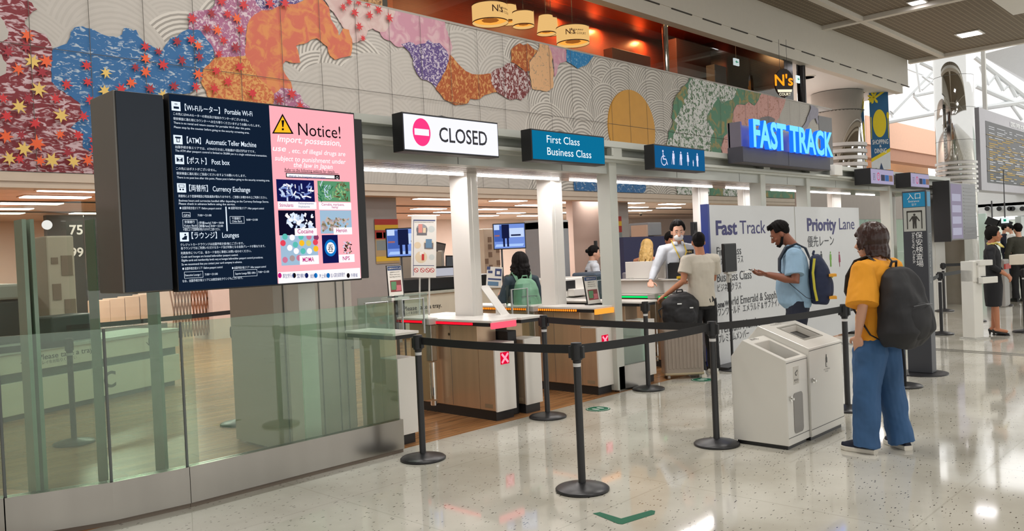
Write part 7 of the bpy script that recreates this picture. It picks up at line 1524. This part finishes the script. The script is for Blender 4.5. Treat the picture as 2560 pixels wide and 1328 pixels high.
# check-in hall on the right
XW = 46
a, c = onX(2438, 470, XW), onX(2640, 530, XW)
def xb(nm, x0, y0, x1_, y1_, X, dep, mt): a = onX(x0, y0, X); c = onX(x1_, y1_, X); return B().box(X, X+dep, min(a.y, c.y), max(a.y, c.y), min(a.z, c.z), max(a.z, c.z)).done(nm, mt, bev=.01)
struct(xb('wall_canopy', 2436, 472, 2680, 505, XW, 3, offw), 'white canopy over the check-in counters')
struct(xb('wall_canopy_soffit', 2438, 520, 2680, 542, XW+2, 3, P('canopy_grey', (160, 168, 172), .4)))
for k, px in enumerate((2468, 2498, 2524, 2532, 2556)):
    p = onX(px, 522, XW-.2); t = thing('air_nozzle', ('first', 'second', 'third', 'fourth', 'fifth')[k]+' round dark air nozzle from the left under the white canopy', 'air nozzle', p, group='air nozzles'); B().tube([p, p+Vector((.3, 0, 0))], .13, 14).done('duct', P('duct_white', (206, 210, 212), .4), t); B().tube([p-Vector((.05, 0, 0)), p], .11, 14).done('outlet', black_plastic, t)
struct(xb('wall_nozzle_band', 2438, 512, 2680, 532, XW, .5, offw))
struct(xb('wall_checkin_back', 2466, 548, 2680, 640, XW+12, .5, P('checkin_white', (222, 236, 230), .5)))
for yy_ in (-6, 0, 6): area('checkin_lamp', (XW+4, yy_, 3.6), 2, 5, 260)
tag(xb('light_bar', 2466, 541, 2540, 548, XW+1.65, .3, E('bar_light', (255, 255, 250), 2.2)), 'long bright light bar over the check-in counters', 'light bar')
struct(xb('wall_glass_panel', 2441, 535, 2468, 652, XW-4, .2, P('pale_green_wall', (206, 228, 218), .3)), 'pale green glass wall by the check-in area')
struct(xb('wall_checkin_pillar', 2537, 542, 2556, 640, XW-2, .6, P('pillar_grey', (170, 176, 174), .5)))
tag(xb('checkin_counter', 2515, 635, 2680, 668, XW-14, 1.2, P('counter_bright', (216, 226, 222), .4)), 'pale check-in counter at the right edge', 'counter')
tag(xb('suitcase_wrapper', 2522, 638, 2556, 662, 18, .6, P('bag_cream', (214, 206, 190), .6)), 'cream bag standing behind the uniformed woman at the right', 'bag')
for k, (px, py) in enumerate(((2480, 556), (2512, 560))):
    p = onX(px, py, XW-5); t = thing('hanging_monitor', ('left', 'right')[k]+' dark hanging monitor over the far check-in counters', 'monitor', p, group='hanging check-in monitors'); M = Matrix.Translation(p) @ Matrix.Rotation(math.radians(25), 4, 'X'); B().box(0, .1, -.26, .26, -.18, .18, M).done('screen_case', black_plastic, t); B().cyl((p.x+.05, p.y, p.z+.2), .03, .75, 6).done('rod', dark_grey, t)
p = onX(2512, 551, XW-5.3); t = thing('exit_sign', 'small white exit sign with green mark over the check-in hall', 'exit sign', p); B().box(p.x, p.x+.08, p.y-.14, p.y+.14, p.z-.12, p.z+.12).done('box', E('exit_white', (0, 0, 0)), t); B().box(p.x-.01, p.x, p.y-.05, p.y+.05, p.z-.05, p.z+.05).done('mark', E('exit_green', (0, 0, 0)), t); B().cyl((p.x+.04, p.y, p.z+.2), .02, 2.0, 6).done('rod', dark_grey, t)
# green glass walls beyond the portal end
t = thing('glass_partition', 'pale green glass partitions beyond the portal end', 'glass partition', (18.6, 6.2, 0))
for x0, y0, x1_, y1_ in ((18.2, 5.7, 20.2, 6.4), (20.3, 6.4, 23.5, 7.2)):
    B().prism([(x0, y0, .05), (x1_, y1_, .05), (x1_, y1_, 1.3), (x0, y0, 1.3)], (.0, .02, 0)).done('pane', _g, t)
# red barrier tag and papers near the stone pillar
tag(B().box(pl.x-.7, pl.x-.3, pl.y-1.0, pl.y-.9, .0, .95).done('rope_machine', P('device_grey', (150, 146, 142), .4), bev=.02), 'grey box device with papers in front of the stone pillar', 'device')
tag(B().box(pl.x-.72, pl.x-.3, pl.y-1.03, pl.y-1.005, .76, .86).done('red_label', P('label_red', (190, 60, 50), .5)), 'red and white label on the grey box device', 'label')
# ================================================================ SMALL FITTINGS
tag(B().box(12.55, 12.85, 5.12, 5.2, 2.50, 2.66).done('junction_box', white_paint, bev=.006), 'small white box fixed to the portal beam below the blue letters', 'junction box')
p = onY(1744, 572, 6.15); t = thing('wall_reader', 'small black device mounted on the fourth lit white column', 'reader', (p.x, 6.15, p.z-.1))
B().box(p.x-.05, p.x+.05, 6.18, 6.238, p.z-.10, p.z+.10).done('case', black_plastic, t, bev=.006); B().box(p.x-.035, p.x+.035, 6.176, 6.18, p.z-.02, p.z+.08).done('lens_window', P('black_glass', (0, 0, 0)), t)
t = thing('operator_desk', 'long desk carrying the operator monitors behind the wide white column', 'desk', (11.4, 14.0, 0))
B().box(10.1, 12.9, 13.95, 14.7, .78, .84).done('top', P('counter_top', (0, 0, 0)), t); B().box(10.15, 12.85, 14.0, 14.65, 0, .78).done('base', P('partition_beige', (0, 0, 0)), t)
p = onZ(1602, 532, 2.74); t = thing('dome_camera', 'small black dome camera under the low ceiling left of the officer', 'camera', (p.x, p.y, 2.6)); B().cyl((p.x, p.y, 2.69), .06, .06, 16).done('mount', white_paint, t); B().ball((p.x, p.y, 2.68), .05, .05, .05).done('dome', black_plastic, t, smooth=True)
# nest small pieces under the part they sit on
NEST = {'label_ring': ('pole',), 'no_entry_lamp': ('front_panel',), 'label_plate': ('front_box',), 'lock': ('body',), 'led_bar': ('top',), 'front_lamp': ('top',), 'led_end_cap': ('top',), 'laces': ('shoe',), 'sole': ('shoe',),
  'badge': ('shell',), 'chest_patch': ('uniform_shirt',), 'name_badge': ('uniform_shirt',), 'collar': ('polo_shirt', 'uniform_shirt', 'blouse'), 'side_stripe': ('trousers',), 'shade_rim': ('shade',), 'lamp_ring': ('diffuser',), 'zip': ('front_pocket',),
  'drain_dish': ('chute_floor',), 'fascia_joint': ('fascia_panel',), 'plinth_joint': ('plinth',), 'cabinet_glass': ('side_cabinet',), 'screen': ('tablet', 'case', 'bezel', 'housing'), 'opening_rim': ('body',), 'lock_knob': ('body',), 'reader_window': ('head',), 'panel_joint': ('body',), 'information_screen': ('screen_frame',), 'notice_screen': ('screen_frame',), 'printed_panel': ('carton',), 'diffuser': ('frame', 'rim'), 'outlet': ('duct',), 'hinge_cap': ('hinge_column',)}
base_ = lambda o: o.name.rsplit('.', 1)[0] if o.name[-3:].isdigit() and '.' in o.name else o.name
for root in [o for o in list(SC.objects) if o.parent is None and o.children]:
    kids = sorted(root.children, key=lambda o: o.name); by = {}
    for c in kids: by.setdefault(base_(c), []).append(c)
    cnt = {}
    for c in kids:
        n = base_(c)
        if n not in NEST or c.children: continue
        for host in NEST[n]:
            if host in by and not (n == 'diffuser' and base_(root) == 'pendant_lamp'):
                i = cnt.get(n, 0); cnt[n] = i+1; h = by[host][min(i, len(by[host])-1)]
                if h.parent is root and h is not c: c.parent = h; c.matrix_parent_inverse = Matrix.Identity(4)
                break
